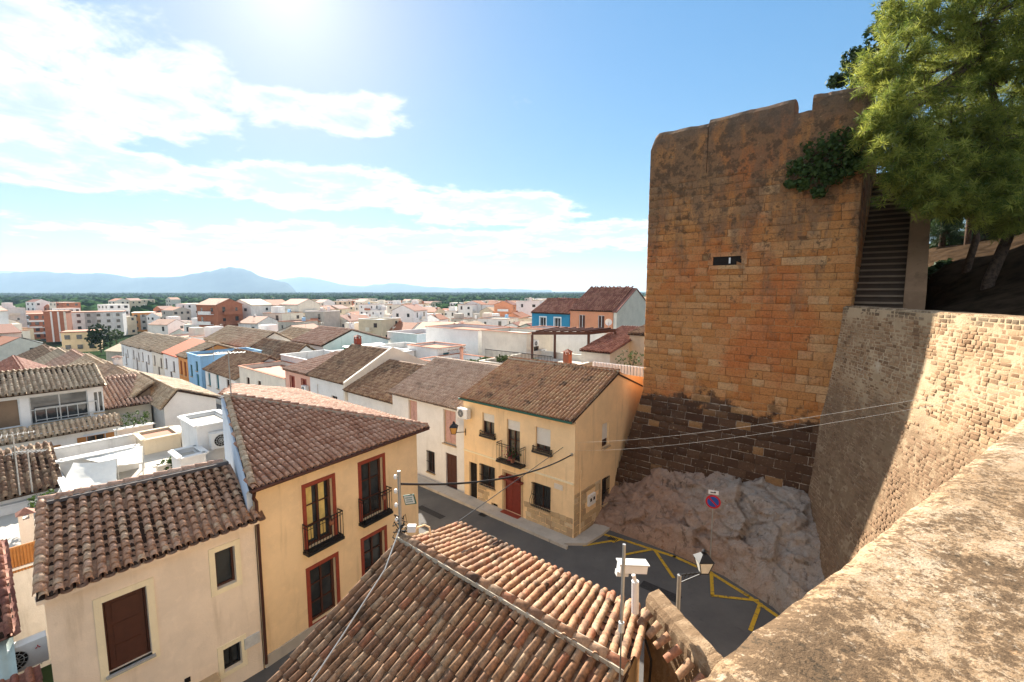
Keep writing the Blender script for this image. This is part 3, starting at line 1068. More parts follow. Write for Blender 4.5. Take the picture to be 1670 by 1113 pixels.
def kerbs():
    par = bpy.data.objects['pavement']
    mb = MB(); mb.box((0, 0, 0), (.48, 0, 0), (0, .07, 0), (0, 0, .085))
    me = mb.mesh('kerb_stone', M['concrete'])
    for k in range(24):
        p = P(k * .99 + .3, -.80); z = ground_z(p.x, p.y)
        o = bpy.data.objects.new('kerb_stone', me); C.objects.link(o); o.parent = par
        o.matrix_basis = Matrix.Translation((p.x, p.y, z + .065)) @ Matrix.Rotation(math.atan2(UX.y, UX.x), 4, 'Z')


kerbs()


# yellow no-parking lines painted on the road
def painted(name, pts, w, label, closed=False):
    mb = MB()
    P3 = [sight(x, y, .012) for x, y in pts]
    for a, b in zip(P3, P3[1:]):
        d = (b - a).normalized(); n = Vector((-d.y, d.x, 0)) * (w / 2); e = d * (w * .4)
        mb.face((a - n - e, b - n + e, b + n + e, a + n - e))
    return mb.build(name, M['ymark'], bpy.data.objects['road'])


painted('yellow_line', [(972, 868), (1020, 882), (1100, 908), (1160, 935), (1220, 972), (1275, 1010)], .17, '')
L2 = [[(1012, 880), (952, 890)], [(1012, 880), (1000, 884)], [(1068, 898), (1098, 942)], [(1160, 934), (1162, 972), (1235, 980)], [(1240, 985), (1224, 1028)], [(1062, 897), (1020, 905)]]
for i, q in enumerate(L2):
    o = painted('yellow_line', q, .14, '')
    o.location.z += .003 * (i + 1)


def road_details():
    road = bpy.data.objects['road']
    for (u, v, r) in ((-3.5, -3.0, .33), (3.2, -2.6, .33), (-7.0, -4.6, .3)):
        c = P(u, v, .0); mb = MB(); n = 20
        ring = [c + Vector((r * math.cos(2 * math.pi * k / n), r * math.sin(2 * math.pi * k / n), .014)) for k in range(n)]
        mb.face(ring); mb.build('manhole_cover', M['galv_dark'], road)
        mb = MB(); o_ = [c + Vector((r * 1.25 * math.cos(2 * math.pi * k / n), r * 1.25 * math.sin(2 * math.pi * k / n), .009)) for k in range(n)]
        mb.face(o_); mb.build('manhole_frame', M['concrete'], road)
    for (u, v, lu, lv) in ((-5.5, -1.2, 1.6, .5), (1.5, -4.2, 2.4, .35), (-2.0, -5.5, .8, .7), (6.5, -2.8, 2.0, .4)):
        mb = MB(); q = [P(u, v, .008), P(u + lu, v, .008), P(u + lu, v + lv, .008), P(u, v + lv, .008)]; mb.face(q); mb.build('asphalt_patch', M['patch'], road)
    for (u, v) in ((4.9, -.98), (-1.6, 1.35)):
        mb = MB()
        for k in range(6): mb.box(P(u + k * .08, v, .016), UX * .022, VX * .16, ZX * .006)
        mb.build('drain_grate', M['iron'], road)


M['patch'] = flat('dark_asphalt_patch', (.052, .05, .05), .9, .15, 0, .2, 14)
M['galv_dark'] = flat('cast_iron_cover', (.09, .085, .08), .6, .3, .4, .3, 30)
road_details()


def build_mountains():
    def ridge(name, pts, Y, depth, label):
        # pts: (pixel x, pixel y) of the skyline; built as a real range of that height and depth
        xs = [p[0] for p in pts]; ys = [p[1] for p in pts]
        n = 150; rows = 14
        v = []; f = []
        for i in range(n):
            px = xs[0] + (xs[-1] - xs[0]) * i / (n - 1)
            py = np.interp(px, xs, ys) - 2.2 * mnoise.noise((px * .06, Y * .01, 0)) - 1.3 * mnoise.noise((px * .17, Y * .01, 3))
            top = sight_y(px, py, Y)
            for j in range(rows):
                t = j / (rows - 1) * 2 - 1
                k = math.cos(t * math.pi / 2) ** 1.15
                x = top.x * (1 + t * depth / Y); y = Y + t * depth
                z = -9.5 + (top.z + 9.5) * k * (1 if abs(t) < .02 else 1 + .22 * mnoise.noise((x * .0011, y * .0011, 1.3)) - .1)
                v.append((x, y, z))
        for i in range(n - 1):
            for j in range(rows - 1):
                a = i * rows + j
                f.append((a, a + rows, a + rows + 1, a + 1))
        me = np_mesh(name, np.array(v), np.array(f), M['mount'], smooth_=True)
        add(name, me, kind='structure')
    ridge('mountains', [(-420, 455), (-250, 440), (-100, 446), (0, 441), (60, 438), (100, 441), (135, 440), (172, 437), (190, 441), (215, 447), (255, 446), (295, 448), (330, 443), (352, 441), (372, 436),
                        (395, 437), (408, 441), (425, 449), (450, 455), (468, 459), (476, 468), (482, 474)], 7000, 900, '')
    ridge('far_mountains', [(-300, 447), (-100, 438), (20, 440), (90, 436), (160, 446), (300, 452), (420, 456), (465, 451), (490, 449), (520, 455), (560, 462), (600, 465), (640, 462), (700, 468), (800, 470), (900, 473)], 10500, 900, '')


build_mountains()

# ------------------------------------------------------------------ the fortress: tower, curtain wall, parapet, rock
def stone_piece(seed, ch=.05, wob=.04):
    """unit stone: x,y in -.5..+.5 (face), z 0..1 proud; chamfered, slightly uneven"""
    r = random.Random(seed)
    c = [(-.5, -.5), (.5, -.5), (.5, .5), (-.5, .5)]
    v = [(x, y, -1.0) for x, y in c]
    v += [(x + r.uniform(-wob, wob) * .4, y + r.uniform(-wob, wob) * .6, .35 + r.uniform(-.2, .2)) for x, y in c]
    v += [(x * (1 - 2 * ch) + r.uniform(-wob, wob), y * (1 - 3 * ch) + r.uniform(-wob, wob), 1 + r.uniform(-.25, .25)) for x, y in c]
    f = []
    for k in (0, 4):
        for i in range(4):
            j = (i + 1) % 4
            f.append((k + i, k + j, k + 4 + j, k + 4 + i))
    f.append((8, 9, 10, 11))
    return np.array(v), np.array(f)


def stones(parent, placed, mat, nind, name, ch=.05, wob=.04, key=None):
    """placed: list of (pos, ex, ey, n, w, h, proud). nearest nind are objects, the rest one mesh"""
    var = [stone_piece(k, ch, wob) for k in range(7)]
    mes = [np_mesh(name, v, f, mat) for v, f in var]
    placed.sort(key=key or (lambda p: (p[0] - EYE).length / (p[4] * p[5]) ** .5))
    for k, (pos, ex, ey, n, w, h, pr) in enumerate(placed[:nind]):
        o = bpy.data.objects.new(name, mes[k % 7]); C.objects.link(o); part_of(parent, o)
        a, b, c = ex * w, ey * h, n * pr
        o.matrix_basis = Matrix(((a.x, b.x, c.x, pos.x), (a.y, b.y, c.y, pos.y), (a.z, b.z, c.z, pos.z), (0, 0, 0, 1)))
    rest = placed[nind:]
    V = []; F = []; Rn = []; off = 0
    rl = random.Random(5)
    for k, (pos, ex, ey, n, w, h, pr) in enumerate(rest):
        v, f = var[k % 7]
        A = np.array([ex * w, ey * h, n * pr])
        V.append(v @ A + np.array(pos)); F.append(f + off); off += len(v); Rn.append(np.full(len(f), rl.random()))
    if V:
        add(name + 's', np_mesh(name + 's', np.concatenate(V), np.concatenate(F), mat, np.concatenate(Rn)), parent, kind='stuff')


TV = 5.3           # tower face
TU0, TU1 = -.95, -9.75


def t_out(z):      # batter of the foot
    return .22 * max(0.0, 6.6 - z) if z < 6.6 else 0.0


MERLONS = ((TU0, -3.75, 20.05, 19.95), (-3.78, -7.25, 20.1, 20.15), (-7.9, -9.9, 20.15, 20.0), (-7.25, -7.9, 19.55, 19.55))


def build_tower():
    t = thing('stone_tower', 'tall ochre stone fortress tower with dark soaked foot and notched battlement', 'tower', P(-5.3, 9, 0))
    mb = MB()
    lev = [-1.0, 1, 3, 5, 6.6, 9, 12, 15, 17.6]
    ring = []
    for z in lev:
        o = t_out(z)
        ring.append([P(TU0 + o * .95, TV - o, z), P(TU1 - o * .3, TV - o, z), P(TU1 - o * .3, TV + 9, z), P(TU0 + o * .95, TV + 9, z)])
    for a, b in zip(ring, ring[1:]):
        for i in range(4):
            j = (i + 1) % 4
            mb.face((a[j], a[i], b[i], b[j]))
    mb.face(ring[-1][::-1])
    mb.build('wall_core', M['tmortar'], t)
    # courses of squared stone on the face towards the street and on the two returns
    rl = random.Random(21)
    pl = []

    def courses(face):
        z = .9
        while z < 17.45:
            h = rl.uniform(.30, .40)
            if z + h > 17.6: h = 17.6 - z
            zm = z + h / 2
            o = t_out(zm)
            sl = .22 if zm < 6.6 else 0.0
            if face == 'f':
                ua, ub = TU0 + o * .95, TU1 - o * .3; ex = -UX; n = (-VX + ZX * sl).normalized(); L = ua - ub
            elif face == 'r':
                ex = VX; n = -UX.copy(); L = 6.0
            else:
                ex = -VX; n = (UX + ZX * sl * .9).normalized(); L = 9.0
            ey = n.cross(ex).normalized()
            if ey.z < 0: ey = -ey
            x = -rl.uniform(0, .25) if face == 'f' else 0.0
            first = True
            while x < L:
                w = rl.uniform(.45, .95)
                a, b = max(x, 0), min(x + w, L)
                if L - b < .28: b = L
                if b - a > .06:
                    m = (a + b) / 2
                    if face == 'f': p = P(ua - m, TV - o, zm)
                    elif face == 'r': p = P(TU1 - o * .3, TV + m, zm)
                    else: p = P(TU0 + o * .95, TV + 9 - m, zm)
                    g = .02 if zm > 6.6 else .022
                    skip = rl.random()
                    if not (face == 'f' and (-5.55 < (ua - m) < -4.25 + .1 and 13.1 < zm < 13.75)):
                        pr = rl.uniform(.012, .035) if zm > 6.6 else rl.uniform(.02, .05)
                        if zm > 15.5: pr *= .8
                        pl.append((p, ex, ey, n, (b - a) - g, h - g * rl.uniform(.8, 1.3), pr))
                x = b if b == L else x + w
                if b == L: break
            z += h
    courses('f'); courses('l'); courses('r')
    stones(t, pl, M['stone'], 300, 'stone_block', .03, .02,
           key=lambda p: (0 if p[3].dot(-VX) > .8 else 1, -p[4] * p[5] / (p[0] - EYE).length ** 2))
    # slit: shade of the recess put into a dark block, framed by its own jambs
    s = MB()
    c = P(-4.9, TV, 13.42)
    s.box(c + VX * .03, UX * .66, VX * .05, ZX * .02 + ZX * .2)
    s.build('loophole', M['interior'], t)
    s = MB()
    s.box(c - VX * .0 + ZX * .30, UX * .86, VX * .05, ZX * .10); s.box(c - VX * .0 - ZX * .30, UX * .80, VX * .05, ZX * .09)
    s.box(c + UX * .75, UX * .12, VX * .05, ZX * .19); s.box(c - UX * .74, UX * .11, VX * .05, ZX * .19)
    s.build('loophole_surround', M['stone'], t)
    s = MB(); s.box(c - VX * .04 - UX * .12, UX * .035, VX * .02, ZX * .13); s.build('lamp_fitting', M['white_paint'], t)
    # battlement: plastered merlons with rounded, sloping crowns
    for (ua, ub, za, zb) in MERLONS:
        n = 16; prof = [(0, -99), (0, -.55), (.05, -.22), (.2, -.04), (.5, 0), (.85, -.03), (1.05, -.15), (1.1, -99)]
        mb = MB(); rows = []
        for i in range(n + 1):
            k = i / n; u = ua + (ub - ua) * k
            zt = za + (zb - za) * k + .06 * mnoise.noise((u * 1.3, 2.2, za)) + .03 * mnoise.noise((u * 5, 1.2, 0))
            if ua == TU0: zt -= .35 * max(0, 1 - (k / .14)) ** 2
            row = []
            for (dv, dz) in prof:
                zz = 17.4 if dz < -50 else zt + dz
                j = .035 * mnoise.noise((u * 2.1, dv * 3, zz * 2.0))
                inset = (.15 * max(0, 1 - (k / .12)) ** 2 if ua == TU0 else 0)
                row.append(P(u, TV + dv + j + (inset if dz > -.5 else 0), zz))
            rows.append(row)
        for a, b in zip(rows, rows[1:]):
            for q in range(len(prof) - 1):
                mb.face((a[q], b[q], b[q + 1], a[q + 1]))
        mb.face(rows[0]); mb.face(rows[-1][::-1])
        mb.build('merlon' if zb > 19.6 else 'crenel_sill', M['stone'], t, smooth_=False)
    # return of the battlement on the far-left side, seen edge-on
    mb = MB(); mb.box(P(TU0 - .55, TV + 5, 18.4), UX * .5, VX * 4.2, ZX * 1.0); mb.build('side_battlement', M['stone'], t)
    mb = MB(); mb.box(P(TU1 + .5, TV + 5, 18.8), UX * .55, VX * 4.0, ZX * 1.4); mb.build('side_battlement', M['stone'], t)
    return t


tower = build_tower()

R_A, R_B = (-9.22, 5.8), (-14.3, -4.4)       # top line of the curtain wall in the town frame
R_TOP = 11.35


def r_point(s, z, k=0.0):
    """point on the battered curtain wall face; s metres from the tower"""
    a = Vector((R_A[0], R_A[1], 0)); b = Vector((R_B[0], R_B[1], 0))
    d = (b - a).normalized(); n = Vector((-d.y, d.x, 0)); n = n if n.x > 0 else -n
    off = .045 * max(0, R_TOP - z) ** 1.45 + k
    p = a + d * s + n * off
    return P(p.x, p.y, z)


def build_curtain():
    t = thing('curtain_wall', 'pale rubble fortress wall beside the tower, half in the tower shadow', 'wall', P(-11.5, .5, 0))
    L = math.hypot(R_B[0] - R_A[0], R_B[1] - R_A[1]) + .6
    n, m = 40, 30
    v = []; f = []
    for i in range(n + 1):
        for j in range(m + 1):
            s = -.6 + (L + .6) * i / n; z = -.6 + (R_TOP + .6) * j / m
            p = r_point(s, z, .03 * mnoise.noise((s * 1.2, z * 1.2, 3)))
            v.append(tuple(p))
    for i in range(n):
        for j in range(m):
            a = i * (m + 1) + j
            f.append((a, a + m + 1, a + m + 2, a + 1))
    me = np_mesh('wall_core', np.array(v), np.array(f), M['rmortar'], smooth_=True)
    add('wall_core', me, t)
    # top and back
    mb = MB(); rows = []
    for i in range(30):
        s = -.6 + (L + .6) * i / 29
        a = r_point(s, R_TOP, 0.0); b = r_point(s, R_TOP, -.75)
        j = .03 * mnoise.noise((s * 2, 1, 1))
        rows.append((a + ZX * (-.04), a - (a - b) * .1 + ZX * (.05 + j), b + (a - b) * .1 + ZX * (.05 + j), b - ZX * .04, Vector((b.x, b.y, 9.0))))
    for a, b in zip(rows, rows[1:]):
        for q in range(4): mb.face((a[q], b[q], b[q + 1], a[q + 1]))
    mb.build('coping', M['parapet'], t)
    rl = random.Random(4)
    pl = []
    z = .5
    while z < R_TOP - .1:
        h = rl.uniform(.085, .14)
        s = -.5 + rl.uniform(0, .2)
        while s < L:
            w = rl.uniform(.13, .36)
            zz = z + h / 2 + rl.uniform(-.012, .012)
            # gaps where render covers the stones
            if mnoise.noise((s * .55, zz * .55, 7)) < .34 or rl.random() < .45:
                p = r_point(s + w / 2, zz); p2 = r_point(s + w / 2 + .1, zz); p3 = r_point(s + w / 2, zz + .1)
                ex = (p2 - p).normalized(); ey = (p3 - p).normalized(); nn = ex.cross(ey)
                if nn.dot(UX) < 0: nn = -nn
                a = rl.uniform(-.035, .035)
                ex2 = ex * math.cos(a) + ey * math.sin(a); ey2 = ey * math.cos(a) - ex * math.sin(a)
                if (p - EYE).length < 40: pl.append((p, ex2, ey2, nn, w * rl.uniform(.85, .98), h * rl.uniform(.72, .92), rl.uniform(.003, .016)))
            s += w + rl.uniform(.0, .05)
        z += h
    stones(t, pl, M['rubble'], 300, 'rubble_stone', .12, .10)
    return t


build_curtain()


def build_parapet():
    """the broad lichened parapet top right under the camera and the wall below it"""
    a = Vector((.49, 1.01, 0)); d = Vector((.826, .563, 0)).normalized(); n = Vector((d.y, -d.x, 0))   # n points inwards (right)
    t = thing('fortress_parapet', 'broad lichen-stained sandstone parapet top in the right foreground', 'wall', a + d * 6 + ZX * 10.4)
    n1, n2 = 330, 46
    v = []; f = []
    s0, s1 = -2.2, 17.0
    for i in range(n1 + 1):
        q = i / n1; s = s0 + (s1 - s0) * (q ** 1.35)
        for j in range(n2 + 1):
            w = -.055 + 1.085 * j / n2
            edge = .008 * mnoise.noise((s * 1.1, 3, 1)) + .006 * mnoise.noise((s * 4.3, 3, 2)) + .006 * mnoise.noise((s * 14, 3, 5))
            z = 11.05 + .010 * mnoise.noise((s * 1.6, w * 1.6, 0)) + .008 * mnoise.noise((s * 6, w * 6, 4)) + .007 * mnoise.noise((s * 19, w * 19, 9)) + .005 * mnoise.noise((s * 45, w * 45, 2))
            dw = w
            if j == 0: z = 7.0; dw = -.02
            elif j == 1: z -= .07; dw = -.048
            elif j == 2: z -= .018; dw = -.036
            elif j == 3: z -= .003
            p = a + d * s + n * (dw + edge * max(0, 1 - w * 2)); v.append((p.x, p.y, z))
    for i in range(n1):
        for j in range(n2):
            k = i * (n2 + 1) + j
            f.append((k, k + n2 + 1, k + n2 + 2, k + 1))
    me = np_mesh('parapet_top', np.array(v), np.array(f)[:, ::-1], M['parapet'], smooth_=True)
    add('parapet_top', me, t)
    mb = MB()
    A, B = a + d * s0, a + d * 15.5
    mb.prism([A + n * .03, B + n * .03, B + n * .95, A + n * .95], -.5, 10.6)
    mb.build('wall_core', M['rmortar'], t)
    # wall-walk behind
    mb = MB(); mb.prism([A + n * .96, B + n * .96, B + n * 6, A + n * 6], 9.4, 10.1); mb.build('wall_walk', M['concrete'], t)


build_parapet()


def facet(p, f, k):
    """broken-stone relief: every cell is a plane with its own tilt"""
    q = Vector((p.x * f + p.z * f * .45, p.y * f, p.z * f * 1.25)) + mnoise.noise_vector(p * f * 1.1) * .22
    d, pts = mnoise.voronoi(q)
    c = pts[0]
    t = mnoise.noise_vector(c * 5.3)
    return k * ((q - c).dot(t) * .75 + .35 * mnoise.noise(c * 3.7)) / f * .75


def build_rock():
    foot = [(.35, 1.6), (-.56, 1.95), (-2.4, 2.05), (-4.18, 2.0), (-6.35, 1.75), (-8.39, .9), (-10.2, -.8), (-11.8, -3.2), (-13.4, -6.5)]
    topl = [(.35, 5.2, 1.5), (-.6, 4.7, 2.0), (-2.2, 4.6, 2.6), (-4.2, 4.7, 3.3), (-6.3, 4.8, 3.6), (-8.3, 4.9, 3.7), (-10.1, 3.2, 2.5), (-12.0, .2, 1.1), (-14.2, -4.6, .5)]
    n, m = 260, 110
    fx = np.linspace(0, 1, len(foot))
    v = []; f = []
    for i in range(n + 1):
        a = i / n
        fu = np.interp(a, fx, [p[0] for p in foot]); fv = np.interp(a, fx, [p[1] for p in foot])
        tu = np.interp(a, fx, [p[0] for p in topl]); tv = np.interp(a, fx, [p[1] for p in topl]); tz = np.interp(a, fx, [p[2] for p in topl])
        for j in range(m + 1):
            b = j / m
            k = b * 1.12
            u = fu + (tu - fu) * k; w = fv + (tv - fv) * k
            z = tz * (min(k, 1.0) ** .66)
            p = P(u, w, z)
            env = min(1, b * 6) * (1.0 if b < .95 else .6)
            d1 = mnoise.fractal(p * .55 + Vector((3, 1, 0)), .9, 2.1, 5)
            d2 = mnoise.ridged_multi_fractal(Vector((p.x * .8, p.y * .8, p.z * .5)), .9, 2.2, 5, .9, 2.0)
            bed = mnoise.cell(Vector((u * .9 + w * .5 + .6 * d1, z * 1.5 - u * .5 + .5 * d1, 1.0)))
            bed2 = mnoise.cell(Vector((u * 2.3 - w * .9 + 1.2 * d1, z * 3.4 + u * .8 + .9 * d1, 4.0)))
            st = mnoise.noise(Vector((u * 2.6 + z * 1.1, w * 2.6, z * .6)))
            off = env * (.38 * d1 + facet(p, .6, 1.0) * .75 + facet(p + Vector((5, 2, 1)), 1.5, 1.0) * .62 + facet(p + Vector((1, 7, 3)), 3.4, 1.0) * .35 + .03 * (d2 - 1.15) + .008 * mnoise.noise(p * 5.5) + .012 * mnoise.noise(p * 13))
            q = p + (-VX * .75 + ZX * .55) * off
            if b == 0: q.z = -.25
            v.append(tuple(q))
    for i in range(n):
        for j in range(m):
            k = i * (m + 1) + j
            f.append((k, k + 1, k + m + 2, k + m + 1))
    me = np_mesh('rock_outcrop', np.array(v), np.array(f), M['rock'], smooth_=False)
    add('rock_outcrop', me, kind='structure')


build_rock()


def build_hill():
    """earth bank behind the curtain wall that carries the pines; s along the wall, k metres behind it"""
    v = []; f = []
    n, m = 70, 60
    a = Vector((R_A[0], R_A[1], 0)); b = Vector((R_B[0], R_B[1], 0)); d = (b - a).normalized(); nn = Vector((-d.y, d.x, 0)); nn = nn if nn.x < 0 else -nn
    for i in range(n + 1):
        s_ = -42 + 56 * i / n
        for j in range(m + 1):
            k = .45 + 45 * (j / m) ** 1.5
            q = a + d * s_ + nn * k
            z = 10.6 + 4.3 * smooth((k - 1.0) / 11.0) + .35 * mnoise.noise((q.x * .5, q.y * .5, 0)) + .12 * mnoise.noise((q.x * 2, q.y * 2, 3))
            if k < .9: z = 10.5
            if q.x > -12.1 and q.y > 5: z = 9.0
            v.append(tuple(P(q.x, q.y, z)))
    for i in range(n):
        for j in range(m):
            k = i * (m + 1) + j
            f.append((k, k + 1, k + m + 2, k + m + 1))
    add('hill_bank', np_mesh('hill_bank', np.array(v), np.array(f), M['soil'], smooth_=True), kind='structure')


build_hill()


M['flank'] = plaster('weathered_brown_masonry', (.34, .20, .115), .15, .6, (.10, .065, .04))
M['darkstep'] = plaster('shade_dark_stair_stone', (.10, .065, .045), .1, .4, (.04, .03, .02))  # tree shadow on the stair put into its stone colour


def build_stair():
    t = thing('stone_stair', 'worn stone stair climbing steeply up the right side of the tower', 'stair', P(-10.6, 8, 11))
    ns = 26; z0, z1 = 11.0, 18.2; va, vb = 5.9, 14.2
    for k in range(ns):
        v0 = va + (vb - va) * k / ns; dz = (z1 - z0) / ns; zt = z0 + dz * (k + 1)
        mb = MB()
        c = P(-10.5, v0 + .6, zt - .4)
        mb.box(c, UX * .84, VX * .62, ZX * .4)
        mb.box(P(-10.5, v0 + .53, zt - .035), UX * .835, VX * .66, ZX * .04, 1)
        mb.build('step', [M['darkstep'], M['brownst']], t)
    # outer flank wall of the stair
    mb = MB()
    poly = [(va + .2, 9.5), (vb + 1, 9.5), (vb + 1, z1 + 1.6), (vb - 1.5, z1 + .6), (va + .4, z0 + 1.0)]
    for du in (-11.34, -12.0):
        pts = [P(du, p[0], p[1]) for p in poly]
        mb.face(pts if du < -11.5 else pts[::-1])
    for i in range(len(poly)):
        p, q = poly[i], poly[(i + 1) % len(poly)]
        mb.face((P(-11.34, *p), P(-11.34, *q), P(-12.0, *q), P(-12.0, *p)))
    mb.build('flank_wall', M['flank'], t)


build_stair()

# ------------------------------------------------------------------ near houses
DOORWIN = dict(frame='darkwood', pane='glass', rails=2)


def polyhouse_wall(t, pts, z0, zt, ops_by_edge, mat, depth=.22, tops=None):
    """walls round a polygon of town-frame points (left to right seen from outside); returns frames"""
    mb = MB(); fr = []
    n = len(pts)
    for i in range(n):
        a, b = pts[i], pts[(i + 1) % n]
        z = zt[i] if isinstance(zt, (list, tuple)) else zt
        fr.append(facade(mb, P(*a), P(*b), z0, z, [o[:4] for o in ops_by_edge.get(i, [])], (tops or {}).get(i, ()), depth))
    mb.build('wall', M[mat], t)
    for i in range(n):
        for o in ops_by_edge.get(i, []): opening(t, *fr[i], o[:4], o[4], depth)
    return fr


def build_h0():
    t = thing('old_house', 'low house in the foreground under a roof of mottled old clay tiles', 'house', P(-5, -12, 0))
    rz = 6.0
    # left slope (towards the lane corner and camera), right slope (towards the street)
    ls = (Vector(P(-2.0, -14.3, 4.31)) - P(-2.3, -11.55, rz))
    farR, nearR = P(-2.3, -11.55, rz), P(-8.3, -11.6, rz)
    lo = 2.05
    farL = P(-1.85, -15.9, 3.33); nearL = P(-8.1, -15.9, 3.33)
    roof_plane(t, [farL, nearL, nearR, farR][0:4], M['tile_h0'], .205, .30, 210, True, 1.6, sdir=farR - farL)
    farE, nearE = P(-1.38, -8.85, 4.93), P(-7.55, -8.85, 4.98)
    roof_plane(t, [nearE, farE, farR, nearR], M['tile_h0'], .205, .30, 90, True, 1.6, sdir=farR - farE)
    ridge_caps(t, nearR + ZX * .03, farR + ZX * .03, M['tile_h0'], .105, .33)
    # verge caps on the far edge of the left slope
    poly = [(-2.05, -15.6), (-7.95, -15.6), (-8.0, -11.6), (-7.45, -9.15), (-1.6, -9.15), (-2.45, -11.55)]
    mb = MB()
    zs = [3.4, 3.4, 5.9, 4.95, 4.95, 5.9]
    for i in range(6):
        a, b = poly[i], poly[(i + 1) % 6]
        mb.face((P(*b, -.3), P(*a, -.3), P(*a, zs[i] - .12), P(*b, zs[(i + 1) % 6] - .12)))
    mb.build('wall', M['yellow'], t)
    # clip-on cable brackets etc. on the end wall
    mb = MB(); mb.tube([P(-7.75, -9.6, 5.0), P(-7.95, -9.75, 4.75), P(-7.95, -9.8, 4.3), P(-7.9, -9.9, 2.0)], .025, 6); mb.build('cable', M['iron'], t)
    return t


build_h0()


def build_h1():
    t = thing('cream_house', 'cream plastered house with mauve barrel tile roof and one big shuttered opening', 'house', P(4.5, -15, 0))
    a, b = (3.42, -17.32), (3.46, -12.78)
    red = dict(kind='window', pane='darkwood', frame='darkwood', mullion=False, ft=.05, surround=('yellow_trim', .16), leaf='darkwood', nleaf=1)
    ops = [(.96, 1.84, 2.34, 4.29, dict(red, sill='grey')),
           (3.43, 3.95, 3.31, 4.46, dict(kind='window', pane='glass', frame='darkwood', surround=('yellow_trim', .15), mullion=False)),
           (3.46, 3.95, .64, 1.38, dict(kind='window', pane='glass', frame='iron', surround=('yellow_trim', .14)))]
    polyhouse_wall(t, [a, b, (6.0, -12.7), (6.4, -17.2)], -.3, [5.0, 5.0, 5.95, 5.0], {0: ops}, 'cream')
    # side walls follow the slope of the roof: covered by fascia
    eL, eR, tR, tL = P(3.12, -17.45, 5.12), P(3.2, -12.72, 5.14), P(6.1, -12.62, 6.14), P(6.5, -17.1, 6.2)
    roof_plane(t, [eL, eR, tR, tL], M['tile_h1'], .252, .30, 300, True, .7, sdir=tL - eL, lift=.22)
    ridge_caps(t, tL + ZX * .02, tR + ZX * .02, M['tile_rose'], .12, .36)
    mb = MB(); mb.bar(tL + UX * -.16 + ZX * .03, tR + UX * -.16 + ZX * .03, .22, .09); mb.build('ridge_flashing', M['flash'], t)
    # verge row on the left edge
    ridge_caps(t, eL + VX * .06 + ZX * .05, tL + VX * .06 + ZX * .05, M['tile_h1'], .115, .31, mortar=False)
    mb = MB(); mb.bar(eL - ZX * .12 + UX * .15, eR - ZX * .12 + UX * .15, .30, .10); mb.build('eave_moulding', M['cream'], t)
    # meter cabinet outline and vent
    A, d, out = Vector(P(*a)), (Vector(P(*b)) - Vector(P(*a))).normalized(), -UX
    mb = MB(); mb.box(A + d * 4.25 + ZX * 1.2 + out * .03, d * .22, out * .035, ZX * .17); mb.build('meter_cabinet', M['grey_paint'], t)
    mb = MB(); mb.box(A + d * 2.55 + ZX * 1.05 + out * .01, d * .07, out * .02, ZX * .07); mb.build('vent', M['interior'], t)
    mb = MB(); mb.box(A + d * 2.9 + ZX * .75 + out * .2, d * .35, out * .2, ZX * .05); mb.build('door_hood', M['stone_trim'], t)


build_h1()


